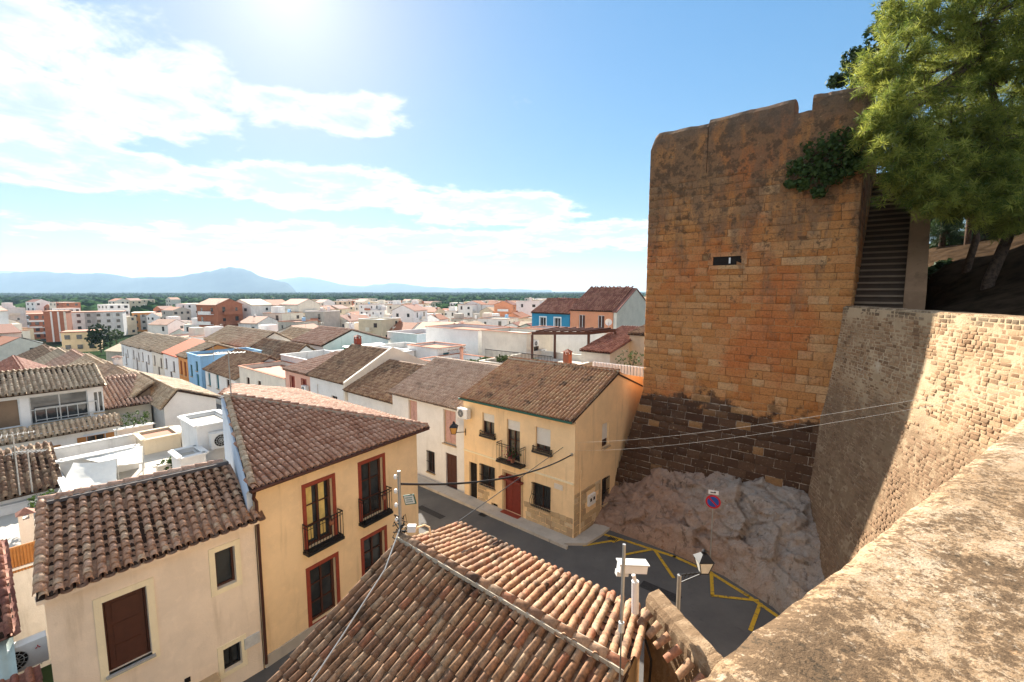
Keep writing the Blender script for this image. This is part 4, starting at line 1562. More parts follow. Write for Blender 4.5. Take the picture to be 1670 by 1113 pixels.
def build_h2():
    t = thing('ochre_corner_house', 'ochre corner house with red window frames, iron balconies and wedge-shaped tile roof', 'house', P(6, -9.5, 0))
    a, b = (3.47, -12.75), (4.3, -5.9)
    fr = dict(kind='window', pane='glass', frame='darkwood', rails=2, surround=('redwood', .13), ft=.09)
    ops = [(1.68, 2.70, 3.22, 5.40, dict(fr, balcony=(1.42, .34, .95, 'iron'), nobottom=True)),
           (3.95, 4.99, 3.22, 5.45, dict(fr, balcony=(1.42, .34, .95, 'iron'), nobottom=True)),
           (1.68, 2.70, .42, 2.42, dict(fr)), (3.95, 4.97, .42, 2.42, dict(fr))]
    nose = (4.75, -5.75)
    S2 = (15.0, -6.5)
    back = (15.0, -9.3)
    P2 = P(8.87, -11.7, 7.9); E2 = P(4.05, -5.5, 6.14); A2 = P(3.14, -12.95, 6.14); B2 = P(14, -9.6, 7.3)
    polyhouse_wall(t, [a, b, nose, S2, back, (9.0, -11.5)], -.3, [5.98, 5.95, 5.8, 5.6, 5.6, 6.0],
                   {0: ops, 2: [(2.2, 3.1, 2.9, 4.6, dict(kind='window', pane='glass', surround=('redwood', .13), simple=True))]}, 'ochre')
    cu = MB(); A_ = Vector(P(*a)); dd_ = (Vector(P(*b)) - A_).normalized(); on_ = Vector((dd_.y, -dd_.x, 0))
    for s0, s1 in ((1.78, 2.02), (2.28, 2.5)):
        cu.box(A_ + dd_ * ((s0 + s1) / 2) + ZX * 4.35 - on_ * .195, dd_ * ((s1 - s0) / 2), on_ * .002, ZX * .95)
    cu.build('curtain', M['curtain'], t)
    # blank wall left under the verge, bluish shade put into its whitewash
    mb = MB()
    a0, c0 = P(3.25, -12.93), P(7.1, -12.45)
    q = [P(3.6, -12.9, 1.5), P(8.85, -11.85, 1.5), P(8.85, -11.82, 7.8), P(3.3, -12.93, 6.05), P(3.6, -12.9, 5.85)]
    mb.face(q[::-1]); k = VX * .16
    mb.face([p + k for p in q])
    for i in range(5): mb.face((q[i], q[(i + 1) % 5], q[(i + 1) % 5] + k, q[i] + k))
    mb.build('blank_side_wall', M['blue_white'], t)
    mb = MB(); q = [P(8.85, -11.84, 1.5), P(14, -9.8, 1.5), P(14, -9.7, 7.1), P(8.85, -11.8, 7.8)]
    mb.face(q[::-1]); mb.face([p + VX * .1 for p in q]); mb.build('blank_rear_wall', M['white'], t)
    roof_plane(t, [A2, E2, P2], M['tile_h2'], .215, .30, 300, True, .6, lift=.16)
    # street slope
    nrm = (P2 - E2).cross(B2 - E2)
    def onp(u, v):
        p = P(u, v, 0); z = E2.z - ((p.x - E2.x) * nrm.x + (p.y - E2.y) * nrm.y) / nrm.z
        return P(u, v, z)
    roof_plane(t, [onp(15.2, -6.2), E2, P2, B2], M['tile_rose'], .22, .32, 0, True, .7)
    ridge_caps(t, E2 + ZX * .04, P2 + ZX * .04, M['tile_h2'], .105, .33)
    ridge_caps(t, A2 + VX * .08 + ZX * .06, P2 + VX * .08 + ZX * .06, M['tile_tan'], .11, .31, mortar=False)
    # gutter and downpipe
    mb = MB(); mb.tube([A2 - UX * .08 - ZX * .06, E2 - UX * .08 - ZX * .06], .06, 8); mb.build('gutter', M['darkwood'], t)
    mb = MB(); mb.tube([A2 - UX * .06 + VX * .1 - ZX * .1, P(3.34, -12.8, 5.75), P(3.36, -12.72, 5.6), P(3.38, -12.72, .2)], .05, 8); mb.build('downpipe', M['darkwood'], t)
    # plinth band
    A = Vector(P(*a)); d = (Vector(P(*b)) - A).normalized(); out = Vector((d.y, -d.x, 0))
    mb = MB(); mb.box(A + d * 3.45 + out * .02 + ZX * .05, d * 3.42, out * .03, ZX * .34); mb.build('plinth', M['concrete'], t)
    # flower pots behind the railings
    for s in (2.45, 4.8):
        mb = MB(); c = A + d * s + out * .25 + ZX * 3.9
        mb.tube([c - ZX * .08, c + ZX * .08], [.07, .1], 8)
        g = mb.build('flower_pot', M['terracotta'], None)
        g['label'] = ('terracotta pot on the left balcony of the ochre corner house' if s < 3 else 'terracotta pot on the right balcony of the ochre corner house'); g['category'] = 'flower pot'
        g['group'] = 'balcony pots'


M['blue_white'] = plaster('blue_paint_and_shade_tint', (.62, .70, .80), .06, .2, (.35, .36, .38))  # blue paint; on the blank side wall it carries the shade tint
build_h2()


def build_h3():
    t = thing('yellow_house', 'yellow two-storey house with iron balcony and barred windows, next to the tower', 'house', P(3.7, 4, 0))
    LU = 7.55
    wst = dict(kind='window', pane='glass', frame='darkwood', sill='stone_trim')
    ops = [(1.50, 2.40, 4.05, 5.29, dict(wst, roller=('canvas', .38), balcony=(1.15, .16, .22, 'iron'))),
           (3.30, 4.20, 3.05, 5.25, dict(kind='balcony_door', pane='glass', frame='darkwood', rails=1, roller=('canvas', .25), balcony=(1.7, .45, .95, 'iron'))),
           (5.22, 6.14, 4.0, 5.22, dict(wst, roller=('canvas', .74), balcony=(1.2, .16, .22, 'iron'))),
           (.42, 1.04, .0, 2.2, dict(kind='door', pane='interior', frame='iron', leaf='interior', nleaf=1)),
           (1.32, 2.42, 1.08, 2.32, dict(wst, bars=1, belly=.0)),
           (3.10, 4.30, .12, 2.28, dict(kind='door', pane='reddoor', frame='reddoor', leaf='reddoor', surround=('stone_trim', .12), nobottom=True)),
           (5.05, 6.18, 1.0, 2.28, dict(wst, bars=1, belly=.22)),
           (2.15, 2.62, .02, .26, dict(kind='vent', pane='interior', simple=True))]
    gops = [(2.6, 3.32, 3.9, 5.18, dict(wst, roller=('canvas', .7))), (2.7, 3.4, .8, 2.2, dict(wst, bars=1))]
    pts = [(LU, 0), (0, 0), (0, 8.2), (LU, 8.2)]
    mb = MB()
    f0 = facade(mb, P(LU, 0), P(0, 0), -.5, 5.92, [o[:4] for o in ops], (), .22)
    f1 = facade(mb, P(0, 0), P(0, 8.2), -.5, 5.92, [o[:4] for o in gops], [(8.2, 6.8), (6.6, 7.12), (4.25, 7.62)], .22)
    facade(mb, P(0, 8.2), P(LU, 8.2), -.5, 5.6, (), (), .2)
    facade(mb, P(LU, 8.2), P(LU, 0), -.5, 5.92, (), [(8.2, 5.95), (3.95, 7.5)], .2)
    mb.build('wall', M['yellow'], t)
    for o in ops: opening(t, *f0, o[:4], o[4])
    for o in gops: opening(t, *f1, o[:4], o[4])
    eR, eL = P(-.02, -.28, 5.98), P(LU + .05, -.28, 5.98); rR, rL = P(-.05, 4.25, 7.72), P(LU - .0, 4.05, 7.72)
    roof_plane(t, [eL, eR, rR, rL], M['tile_h3'], .205, .32, 300, True, 1.2)
    roof_plane(t, [P(0, 8.2, 6.2), P(LU, 8.2, 6.2), rL, rR], M['tile_h3'], .22, .34, 0, False, 1.2)
    ridge_caps(t, rR, rL, M['tile_h3'], .105, .33)
    # boxed eave of doubled tiles and greenish gutter line
    mb = MB(); mb.bar(eL + VX * .17 - ZX * .13, eR + VX * .17 - ZX * .13, .26, .09); mb.build('eave_moulding', M['stone_trim'], t)
    mb = MB(); mb.tube([eL - VX * .05 - ZX * .08, eR - VX * .05 - ZX * .08], .055, 8); mb.build('gutter', M['green'], t)
    # string course between the floors
    A, d, out = f0
    mb = MB(); mb.box(A + d * 3.77 + ZX * 2.83 + out * .03, d * 3.77, out * .035, ZX * .04); mb.build('string_course', M['yellow_trim'], t)
    # hood and transom over the street door
    mb = MB(); mb.box(A + d * 3.7 + ZX * 2.02 + out * .14, d * .75, out * .15, ZX * .05); mb.build('door_hood', M['reddoor'], t)
    mb = MB(); mb.box(A + d * 3.7 + ZX * .06 + out * .16, d * .62, out * .17, ZX * .09); mb.build('doorstep', M['redwood'], t)
    # stone cladding round the foot: single irregular slabs
    rl = random.Random(12)
    pl = []
    for (AA, dd, oo, s0, s1, hh, gaps) in ((A, d, out, 1.1, 7.5, 1.0, [(3.0, 4.45), (2.1, 2.7)]), (f1[0], f1[1], f1[2], .0, 2.55, 2.25, [(1.15, 2.0)])):
        z = .0
        while z < hh:
            h = rl.uniform(.2, .34); s = s0
            while s < s1 - .12:
                w = min(rl.uniform(.22, .5), s1 - s)
                top = z + h
                lim = hh - .25 * mnoise.noise((s * 1.7, 1, hh))
                bad = any(g0 < s + w and s < g1 and (hh < 1.5 or 1.0 < z + h / 2 < 2.05) for g0, g1 in gaps)
                if top < lim + .2 and not bad:
                    a = rl.uniform(-.12, .12)
                    ex = dd * math.cos(a) + ZX * math.sin(a); ey = ZX * math.cos(a) - dd * math.sin(a)
                    pl.append((AA + dd * (s + w / 2) + ZX * (z + h / 2 + .02), ex, ey, oo.copy(), w * .93, h * .9, rl.uniform(.02, .035)))
                s += w
            z += h
    stones(t, pl, M['slab'], 300, 'cladding_slab', .04, .09)
    # meter box, corner pipe, house number plate
    A1, d1, o1 = f1
    mb = MB(); mb.box(A1 + d1 * 1.55 + ZX * 1.55 + o1 * .06, d1 * .32, o1 * .06, ZX * .27); mx = mb.build('meter_box', M['white_paint'], t)
    for s in (-.15, .15):
        g = MB(); g.box(A1 + d1 * (1.55 + s) + ZX * 1.58 + o1 * .125, d1 * .07, o1 * .008, ZX * .08); g.build('meter_window', M['interior'], mx)
    mb = MB(); mb.tube([A1 + d1 * .5 + ZX * 3.4 + o1 * .05, A1 + d1 * .5 + ZX * .1 + o1 * .05], .03, 6); mb.build('pipe', M['yellow'], t)
    mb = MB(); mb.box(A + d * 6.66 + ZX * 2.46 + out * .02, d * .25, out * .015, ZX * .13); mb.build('street_plaque', M['offwhite'], t)
    mb = MB(); mb.box(A + d * 7.42 + ZX * 4.28 + out * .05, d * .04, out * .06, ZX * .06); mb.build('cable_anchor', M['galv'], t)
    return f0, f1


def slabmat():
    t = NT('honey_stone_slab'); r = t.rnd()
    c = t.ramp(r, [(0, (.46, .33, .19)), (.3, (.56, .42, .25)), (.6, (.40, .29, .18)), (.9, (.62, .49, .32))])
    c = t.mix(t.math('MULTIPLY', t.step(t.noise(9, 6, .7), .45, .75), .4), c, (.22, .15, .09))
    t.bump(t.noise(22, 5, .7), .5, .02)
    return t.fin(c, .85, .2)


M['slab'] = slabmat()
H3F, H3G = build_h3()

# ------------------------------------------------------------------ houses along the street and behind
GL = dict(frame='darkwood')
SH = dict(pane='pinkshut', frame='stone_trim', leaf='pinkshut', nleaf=2, mullion=False)
S_ = dict(simple=True)
ORW = dict(pane='wood', frame='wood', leaf='wood')
RED = dict(pane='reddoor', frame='redwood', surround=('redwood', .1))


def wnd(face, s, z, w=.9, h=1.2, **st):
    return (face, s, s + w, z, z + h, st)


# right-hand row, walking away from the corner house
house('white_house', 'white house with tall faded pink shutters beside the yellow house', (7.62, 14.75, .2, 8.2), -.5, 5.25, 7.0, 'u', 'white', 'tile_ash',
      [('b', 1.75, 2.65, 3.1, 4.9, dict(SH)), ('b', 5.2, 6.3, 2.75, 4.85, dict(SH)), ('b', 3.6, 4.3, .5, 1.9, dict(frame='darkwood', bars=1)),
       ('b', 5.35, 6.35, -.35, 2.15, dict(kind='door', pane='glass', frame='darkwood', leaf='darkwood'))], tile=(.205, .33), over=.3)
house('white_house', 'white house with dark brown tile roof and small orange windows', (14.85, 21.1, .5, 8.4), -.8, 4.45, 6.15, 'u', 'white', 'tile_old',
      [('b', 1.2, 2.1, 2.6, 3.4, dict(ORW)), ('b', 3.6, 4.5, 2.6, 3.4, dict(ORW))], tile=(.22, .33), over=.3)
t_, Q_ = house('white_house', 'white house whose brown tile roof ends at a raised white gable', (21.35, 27.4, .6, 9), -1, 4.9, 6.95, 'u', 'white', 'tile_old',
               [('b', 1.2, 2.0, 2.8, 4.1, dict(frame='white_paint', roller=('white_paint', .8))), ('b', 3.6, 4.5, 2.6, 3.5, dict(GL))], tile=(.22, .33), over=.3)
g = MB()
for (va, za, vb, zb) in ((.3, 4.95, 4.8, 7.3), (4.8, 7.3, 9.3, 5.2)):
    q = [P(21.12, va, 3.5), P(21.12, vb, 3.5), P(21.12, vb, zb), P(21.12, va, za)]
    g.face(q); g.face([p + UX * .24 for p in q][::-1])
    g.face((q[3], q[2], q[2] + UX * .24, q[3] + UX * .24))
    if va < 1: g.face((q[0], q[3], q[3] + UX * .24, q[0] + UX * .24))
g.build('gable_parapet', M['offwhite'], t_)
house('pink_house', 'pink house with deep red window surrounds and rose tiled front roof', (27.5, 32.7, .8, 6), -1.2, 4.7, 5.7, 's-v', 'pink', 'tile_rose',
      [wnd('b', 1.0, 2.6, .8, 1.5, **RED), wnd('b', 3.3, 2.6, .8, 1.5, **RED)], tile=(.3, .4))
house('white_terrace_house', 'white walled roof terrace behind the pink house', (27.6, 34, 6.1, 12), -1, 4.8, 0, 'flat', 'white', 'concrete', [], par=.9)
house('cream_house', 'cream house with small dark windows and red tiled coping, beyond the pink house', (32.8, 44.4, .8, 5.5), -1.3, 3.3, 0, 'flat', 'offwhite', 'terracotta',
      [wnd('b', 2, 1.6, .8, 1.1, **GL), wnd('b', 5, 1.6, .8, 1.1, **GL), wnd('b', 8.6, 1.4, .8, 1.1, **GL)], par=.35, rmat='brick')
house('white_terrace_house', 'pale walled terrace house behind the cream house', (35, 45, 5.6, 11), -1, 3.6, 0, 'flat', 'whiteb', 'concrete', [wnd('a', 2, 1.4)], par=.8)
house('white_house', 'low white house with dark mossy roof and blue doors on the far street', (45, 55.5, .6, 8), -1.4, 2.2, 4.2, 'u', 'white', 'tile_old',
      [wnd('b', 1, .2, .9, 1.6, pane='teal', frame='teal'), wnd('b', 4, .2, .9, 1.8, pane='teal', frame='teal'), wnd('b', 7.5, .2, .9, 1.6, **GL)], tile=(.3, .42))
house('blue_house', 'sky blue house front with dark green doors on the street', (57, 62.6, .6, 8), -1.8, 3.3, 0, 'flat', 'blue', 'tile_old',
      [wnd('b', 1, .5, .9, 1.6, pane='green', frame='green'), wnd('b', 3.4, -1.2, 1, 2.3, pane='teal', frame='teal'), wnd('b', 3.4, 1.5, .9, 1.3, pane='green', frame='green')], par=.3)
house('orange_house', 'narrow orange house front beyond the blue house', (62.7, 67, .6, 8), -2, 2.9, 4.4, 'u', 'orange', 'tile_tan',
      [wnd('b', .7, .2, .9, 2.0, pane='redwood', frame='redwood'), wnd('b', 2.6, .2, .9, 2.0, pane='redwood', frame='redwood')], tile=(.35, .5), chan=False)
cols = ['white', 'offwhite', 'white', 'whiteb', 'white']
for i, (ua, ub) in enumerate(((67.1, 75), (75.1, 82), (82.1, 90), (90.1, 97), (97.1, 106))):
    lab = ['white house just past the orange house, under a bare red sheet roof', 'off-white house between the red roof and the last white houses of the street', 'white house third past the orange house on the street',
           'worn white house near the far end of the street', 'last white house at the far end of the street'][i]
    house('white_house', lab, (ua, ub, .6, 8.5), -3.2, 2.6 - .2 * i, 4.4 - .2 * i, 'u', cols[i], 'redroof' if i == 0 else 'tile_tan',
          [wnd('b', 1, .2 - .2 * i, .9, 1.6, **GL), wnd('b', 3.2, -2.2, 1, 2.2, **GL), wnd('b', 5, .2 - .2 * i, .9, 1.5, **GL)], tile=(.4, .55), chan=False, tiled=(i != 0), group='houses at the end of the street')
# left-hand row
house('gable_house', 'white gabled house with tan tile roof behind the ochre corner house', (26.4, 36, -10.0, -6.9), -.6, 4.3, 5.2, 'u', 'white', 'tile_tan',
      [wnd('a', 1.6, 1.6, .5, 1.3, frame='wood', pane='wood'), wnd('a', 2.3, 2.2, .5, .9, **GL)], tile=(.24, .36), ridge=.25)
house('brown_house', 'lean brown rendered house side wall left of the white gabled house', (29.5, 36, -10.9, -10.05), -.6, 4.6, 5.2, 's-v', 'brownst', 'tile_tan', [], tile=(.3, .4))
lr = [(36.1, 47, -12.5, -6.9, 3.4, 5.0, 'tile_tan', 'long tan tile roof house in the left street row'), (47.1, 58, -13, -6.9, 2.9, 4.8, 'tile_tan', 'second tan roofed house of the left street row'),
      (58.1, 70, -13, -6.9, 2.4, 4.3, 'tile_rose', 'rose roofed house of the left street row'), (70.1, 84, -13, -6.9, 1.6, 3.4, 'tile_tan', 'tan roofed house towards the end of the left street row'),
      (84.1, 102, -14, -6.9, .8, 2.6, 'tile_old', 'brown roofed house at the end of the left street row')]
for (a, b, c, d, ze, zr, rm, lab) in lr:
    house('row_house', lab, (a, b, c, d), -2.5, ze, zr, 'u', 'white', rm, [wnd('a', 1.2, ze - 1.6, .8, 1.0, **GL)], tile=(.3, .45), chan=(a < 50), group='houses in the left street row')
house('brown_roof_house', 'house with broad reddish brown roof behind the porch', (35, 48, -19, -12.7), -2, 4.3, 6.2, 'u', 'offwhite', 'tile_red', [], tile=(.28, .4))
house('brown_roof_house', 'house with mossy brown roof behind the white balcony house', (41, 52, -27, -19.5), -2, 4.2, 6.0, 'v', 'white', 'tile_old', [], tile=(.3, .45))
# white balcony house at the left
t_, Q_ = house('balcony_house', 'white house with an open upper gallery and blue-grey window surrounds, at the left', (26.4, 28.2, -24, -12.35), -.6, 3.62, 0, 'flat', 'white', 'concrete',
               [wnd('a', 5.5 - .4, 1.5, .85, 1.15, surround=('blue_white', .14), fold='wood', frame='wood'), wnd('a', 7.9 - .3, 1.75, .85, 1.15, surround=('blue_white', .14), fold='wood', frame='wood'),
                wnd('a', 10.05, 1.95, .85, 1.15, surround=('blue_white', .14), fold='wood', frame='wood')], par=.1)
roof_plane(t_, [P(25.95, -24.1, 3.62), P(25.95, -12.25, 3.62), P(27.0, -12.25, 4.12), P(27.0, -24.1, 4.12)], M['tile_tan'], .25, .36, 0, True, .8)
house('gallery_block', 'set-back white upper storey with open gallery and tan tiles at the left', (28.3, 34, -22, -12.75), 2.0, 6.05, 6.85, 'v', 'white', 'tile_tan',
      [wnd('a', 3.4, 3.95, 2.1, 1.7, pane='brownst', frame='white_paint', mullion=False), wnd('a', 5.9, 3.95, 2.6, 1.7, pane='glass', frame='grey_paint', rails=1), wnd('a', 8.75, 4.1, .5, 1.4, pane='glass')], tile=(.25, .36), over=.45)  # brown pane stands in for the shaded depth of the gallery
house('chimney_block', 'whitewashed roof terrace block with tiled chimneys above the gallery', (34, 39.5, -27, -18), 2, 6.3, 0, 'flat', 'white', 'concrete', [wnd('a', 1.5, 5, .8, .9), wnd('a', 5, 5, .8, .9)], par=.5)
house('porch_house', 'small house with rose tiled porch roof and plant-filled terrace', (29.2, 34, -12.6, -10.15), -.6, 4.35, 5.45, 's-u', 'offwhite', 'tile_rose',
      [('a', .3, 2.1, 1.0, 3.6, dict(pane='whiteb', simple=True))], tile=(.24, .36), over=.7)
house('yard_wall_block', 'orange rendered courtyard wall beneath the plant terrace', (23.4, 24.0, -13.4, -10.2), -.6, 2.9, 0, 'flat', 'orange', 'concrete', [], cat='wall', par=.1)
house('yard_wall_block', 'cream panelled terrace front above the orange courtyard wall', (25.2, 25.5, -12.7, -10.9), -.6, 2.9, 0, 'flat', 'canvas', 'concrete', [], cat='wall', par=.5)
house('ac_block', 'bright white rooftop block with an air conditioner beside the ochre house', (10.6, 11.9, -12.9, -12.0), 1, 5.1, 0, 'flat', 'white', 'concrete', [], par=.12, cat='building')
house('ac_block', 'higher white rooftop block against the side wall of the ochre house', (11.6, 14.0, -12.0, -10.5), 1, 6.05, 0, 'flat', 'white', 'concrete', [], par=.1, cat='building')
house('small_roof_house', 'small house with weathered tan tiles at the left edge', (15.4, 18.6, -20.5, -16.1), -.6, 3.9, 4.9, 's-u', 'whiteb', 'tile_old', [], tile=(.24, .36))
house('terrace_house', 'low whitewashed terrace house carrying the white canvas sheet', (12.8, 21, -16.0, -10.6), -.6, 3.4, 0, 'flat', 'whiteb', 'concrete', [wnd('a', 3, 1.0)], par=.6)
house('terrace_house', 'low terrace with reed fence at the left behind the cream house roof', (9, 15.3, -21, -16.1), -.6, 3.2, 0, 'flat', 'whiteb', 'concrete', [], par=.3)
# blocks at the left edge below the cream house
house('lean_to', 'lean-to with rusty ridged tiles left of the cream house', (5.2, 8.6, -21, -17.9), -.5, 3.6, 4.6, 's-u', 'whiteb', 'tile_red', [], tile=(.22, .34), cat='shed')
house('lean_to', 'dark red tiled lean-to at the bottom left corner', (2.2, 3.8, -21, -17.75), -.5, 2.3, 3.0, 's-u', 'brownst', 'tile_red', [], tile=(.22, .34), cat='shed')
def sheet_roof():
    t = thing('sheet_lean_to', 'pale corrugated sheet roof at the left edge below the rusty tiles', 'shed', P(4.5, -19.5, 0))
    v = []; f = []; n = 66
    for i in range(n + 1):
        vv = -21.5 + 3.65 * i / n; w = .022 * math.sin(i * 1.25)
        v.append(tuple(P(3.72, vv, 3.0 + w))); v.append(tuple(P(5.25, vv, 3.42 + w)))
    for i in range(n): f.append((2 * i, 2 * i + 2, 2 * i + 3, 2 * i + 1))
    add('sheet', np_mesh('sheet', np.array(v), np.array(f), M['teal_sheet']), t)
    mb = MB(); mb.prism([P(3.85, -21.4), P(3.85, -17.95), P(5.2, -17.95), P(5.2, -21.4)], -.5, 2.95); mb.build('wall', M['brownst'], t)


M['teal_sheet'] = plaster('pale_teal_sheet', (.46, .55, .52), .1, .4, (.3, .28, .22))
sheet_roof()
# white terraces behind the right-hand row
house('white_block', 'large plain white flat-roofed block behind the terraces, right of centre', (24, 33, 18, 24), 0, 7.3, 0, 'flat', 'white', 'terracotta', [wnd('a', 3.5, 5.3, .7, .8, **GL)], par=.3, rmat='brick')
house('white_block', 'white roof terrace with grey door and striped lattice, right of centre', (24, 29, 12.2, 16), 0, 6.0, 0, 'flat', 'white', 'terracotta', [wnd('a', .7, 3.7, .9, 2.0, pane='teal', frame='teal'), wnd('a', 2.4, 3.6, .9, 1.7, pane='green', frame='green')], par=.15, rmat='brick')
house('white_block', 'white terrace wall with brown rail in front of the lattice terrace', (16.2, 23.5, 9.2, 14.5), 0, 4.7, 0, 'flat', 'white', 'concrete', [], par=.75, rmat='brick')
house('white_block', 'tall white block with two small air conditioners left of the pergola', (16, 22, 16.5, 21), 0, 7.6, 0, 'flat', 'offwhite', 'concrete', [wnd('a', 1.2, 6.0, .8, .9, **GL), wnd('a', 2.8, 4.8, .8, .9, **GL)], par=.25, rmat='brick')
house('white_block', 'white walled yard below the pergola behind the yellow house roof', (8, 15.5, 9.5, 18), 0, 5.6, 0, 'flat', 'offwhite', 'concrete', [], par=.5)
house('tile_shed', 'cream annexe with a narrow brown tile roof below the salmon house', (6.5, 9.2, 15.5, 23), 0, 7.0, 8.5, 's-v', 'offwhite', 'tile_red', [], tile=(.25, .36))
house('salmon_house', 'salmon house with big brown tile roof and white gable beside the tower', (18.5, 25.4, 38.7, 50), 2, 9.3, 12.4, 'u', 'salmon', 'tile_red',
      [wnd('b', 1.5, 6.6, 1.0, 2.0, pane='darkwood'), wnd('b', 4.6, 6.6, 1.0, 2.0, pane='darkwood')], tile=(.34, .5), chan=False)
house('white_house', 'white gable end standing in front of the salmon house', (17.9, 18.4, 38.7, 50.2), 2, 9.2, 12.3, 'u', 'offwhite', 'tile_red', [], tiled=False)
house('deep_blue_house', 'deep blue house with white framed windows beside the salmon house', (25.5, 32.5, 38.7, 47), 2, 8.7, 10.6, 'u', 'deepblue', 'tile_red',
      [wnd('b', 1.6, 6.3, 1.1, 1.7, surround=('white_paint', .16)), wnd('b', 4.3, 6.3, 1.1, 1.7, surround=('white_paint', .16))], tile=(.34, .5), chan=False)
house('wide_gable_house', 'wide white gabled house with rose roof in the middle of the town', (54, 64, 15.5, 27), -1.8, 3.9, 5.9, 'u', 'white', 'tile_rose', [wnd('a', 1.0, 1.2, 1.3, 1.2), wnd('a', 7, 2.4, 1.0, .8)], tile=(.4, .55), ridge=.42, chan=False)
house('white_house', 'white house with dark sloping roof left of the wide gabled house', (52, 66, 9.5, 14.5), -1.6, 2.6, 4.4, 'u', 'white', 'tile_old', [wnd('a', 2, .6, .8, 1.6, pane='teal', frame='teal')], tile=(.4, .55), chan=False)
house('white_house', 'long white house with low tan roof behind the blue front', (67, 88, 10, 18), -2.2, 3.0, 5.2, 'u', 'offwhite', 'tile_tan', [], tile=(.45, .6), chan=False)
house('white_house', 'white house with tan roof behind the mossy-roofed house', (66, 80, 19, 26), -2.2, 3.0, 4.8, 'u', 'white', 'tile_tan', [wnd('a', 2, .8), wnd('a', 4.5, .8)], tile=(.45, .6), chan=False)
house('green_shed', 'lean-to yard roofed with pale sheets and hung with green netting', (42, 49, 16, 22), -1, 3.4, 4.0, 's-u', 'greentarp', 'white_paint', [], tiled=False, cat='shed')
house('lattice_house', 'white house with red lattice parapet behind the green netting', (47, 55, 27.5, 35), -1, 4.4, 0, 'flat', 'white', 'terracotta', [wnd('a', 2, 2.2), wnd('a', 5, 2.2)], par=.7)
house('white_block', 'grey-white walled yard house between the green netting and the white terraces', (32, 40, 14, 20), -1, 4.4, 0, 'flat', 'whiteb', 'concrete', [wnd('a', 1, 2.6), wnd('a', 3.5, 2.6)], par=.6)
house('white_block', 'white house with blue-grey shade tinted into its walls behind the raised gable roof', (30.5, 38, 22.5, 30), -1, 5.4, 0, 'flat', 'blue_white', 'concrete', [wnd('a', 1.5, 3.2)], par=.5)  # bluish shade put into the wall colour
house('white_block', 'white wall with red coping behind the pergola, under the coloured houses', (10, 22.5, 24.5, 28), 0, 7.3, 0, 'flat', 'white', 'terracotta', [], par=.3, rmat='brick')
HAND = [(-12, 106, -30, 12), (6, 34, 8, 52), (30, 90, 9, 36)]

def chimney(label, p, h=.9, w=.35, mat='white', cap='tile_red', az=0.0, group='chimneys on the old roofs'):
    t = thing('chimney', label, 'chimney', p, group)
    a, b = UX, VX
    mb = MB(); mb.box(p + ZX * (h / 2 - .25), a * (w / 2), b * (w / 2), ZX * (h / 2 + .25)); mb.build('stack', M[mat], t)
    for sx in (-1, 1):
        for sy in (-1, 1):
            mb = MB(); mb.box(p + ZX * (h + .08) + a * (sx * w * .36) + b * (sy * w * .36), a * .05, b * .05, ZX * .09); mb.build('cap_post', M[mat], t)
    mb = MB()
    lo = [p + ZX * (h + .17) + a * (x * w * .65) + b * (y * w * .65) for x, y in ((-1, -1), (1, -1), (1, 1), (-1, 1))]; tip = p + ZX * (h + .36)
    for i in range(4): mb.face((lo[i], lo[(i + 1) % 4], tip))
    mb.face(lo[::-1]); mb.build('cap', M[cap], t)


chimney('small brick chimney behind the ridge of the yellow house', P(4.4, 6.0, 7.3), .75, .4, 'brick')
chimney('tiled white chimney on the left end of the gallery block', P(36.5, -20.5, 6.6), 1.0, .8)
chimney('tiled white chimney on the middle of the gallery block', P(36.5, -18.6, 6.6), 1.0, .8)
chimney('red chimney on the brown roof before the green netting', P(27.2, 5.2, 6.7), .9, .5, 'redwood')
chimney('small tiled chimney hut below the reed fence at the left', sight(45, 868, 4.0), .5, .35, 'offwhite')
chimney('white chimney on the wide gabled house', P(56, 21.5, 5.6), 1.2, .6)
chimney('thin rose chimney on the white terrace right of centre', P(17.5, 9.3, 5.4), 1.5, .22, 'pink')
chimney('worn chimney on the tan roof of the left street row', P(44, -9.5, 4.8), .9, .6, 'whiteb')
# low partition walls and planters on the canvas terrace
for k, (r_, zt, lab, mt) in enumerate((((16.6, 16.9, -15.9, -13.2), 4.4, 'low white partition behind the canvas sheet', 'whiteb'), ((13.0, 13.25, -13.2, -10.8), 4.3, 'worn partition wall on the canvas terrace next to the air conditioner', 'offwhite'),
                                       ((18.6, 20.5, -12.6, -11.0), 4.1, 'small rendered hut on the canvas terrace', 'beige'), ((21.2, 23.2, -16.5, -13.5), 3.3, 'grey yard wall between the canvas terrace and the gallery house', 'grey'))):
    house('yard_wall', lab, r_, 2.5, zt, 0, 'flat', mt, 'terracotta' if k > 1 else 'concrete', [], cat='wall', par=.06)

# ------------------------------------------------------------------ the town beyond
LANDMARK = []
for (x_, y_, z_, w_) in ((57, 552, -8.5, 26), (99, 556, -8.5, 22), (160, 548, -8.5, 42), (238, 540, -8.5, 24), (165, 574, -6.0, 22), (395, 546, -5.5, 14), (137, 572, -6.5, 20)):
    q_ = sight(x_, y_, z_)
    LANDMARK.append((math.degrees(math.atan2(q_.x, q_.y)), w_ / 742 * 57.3 * math.cos(math.atan2(q_.x, q_.y)) ** 2, math.hypot(q_.x, q_.y) + 14))


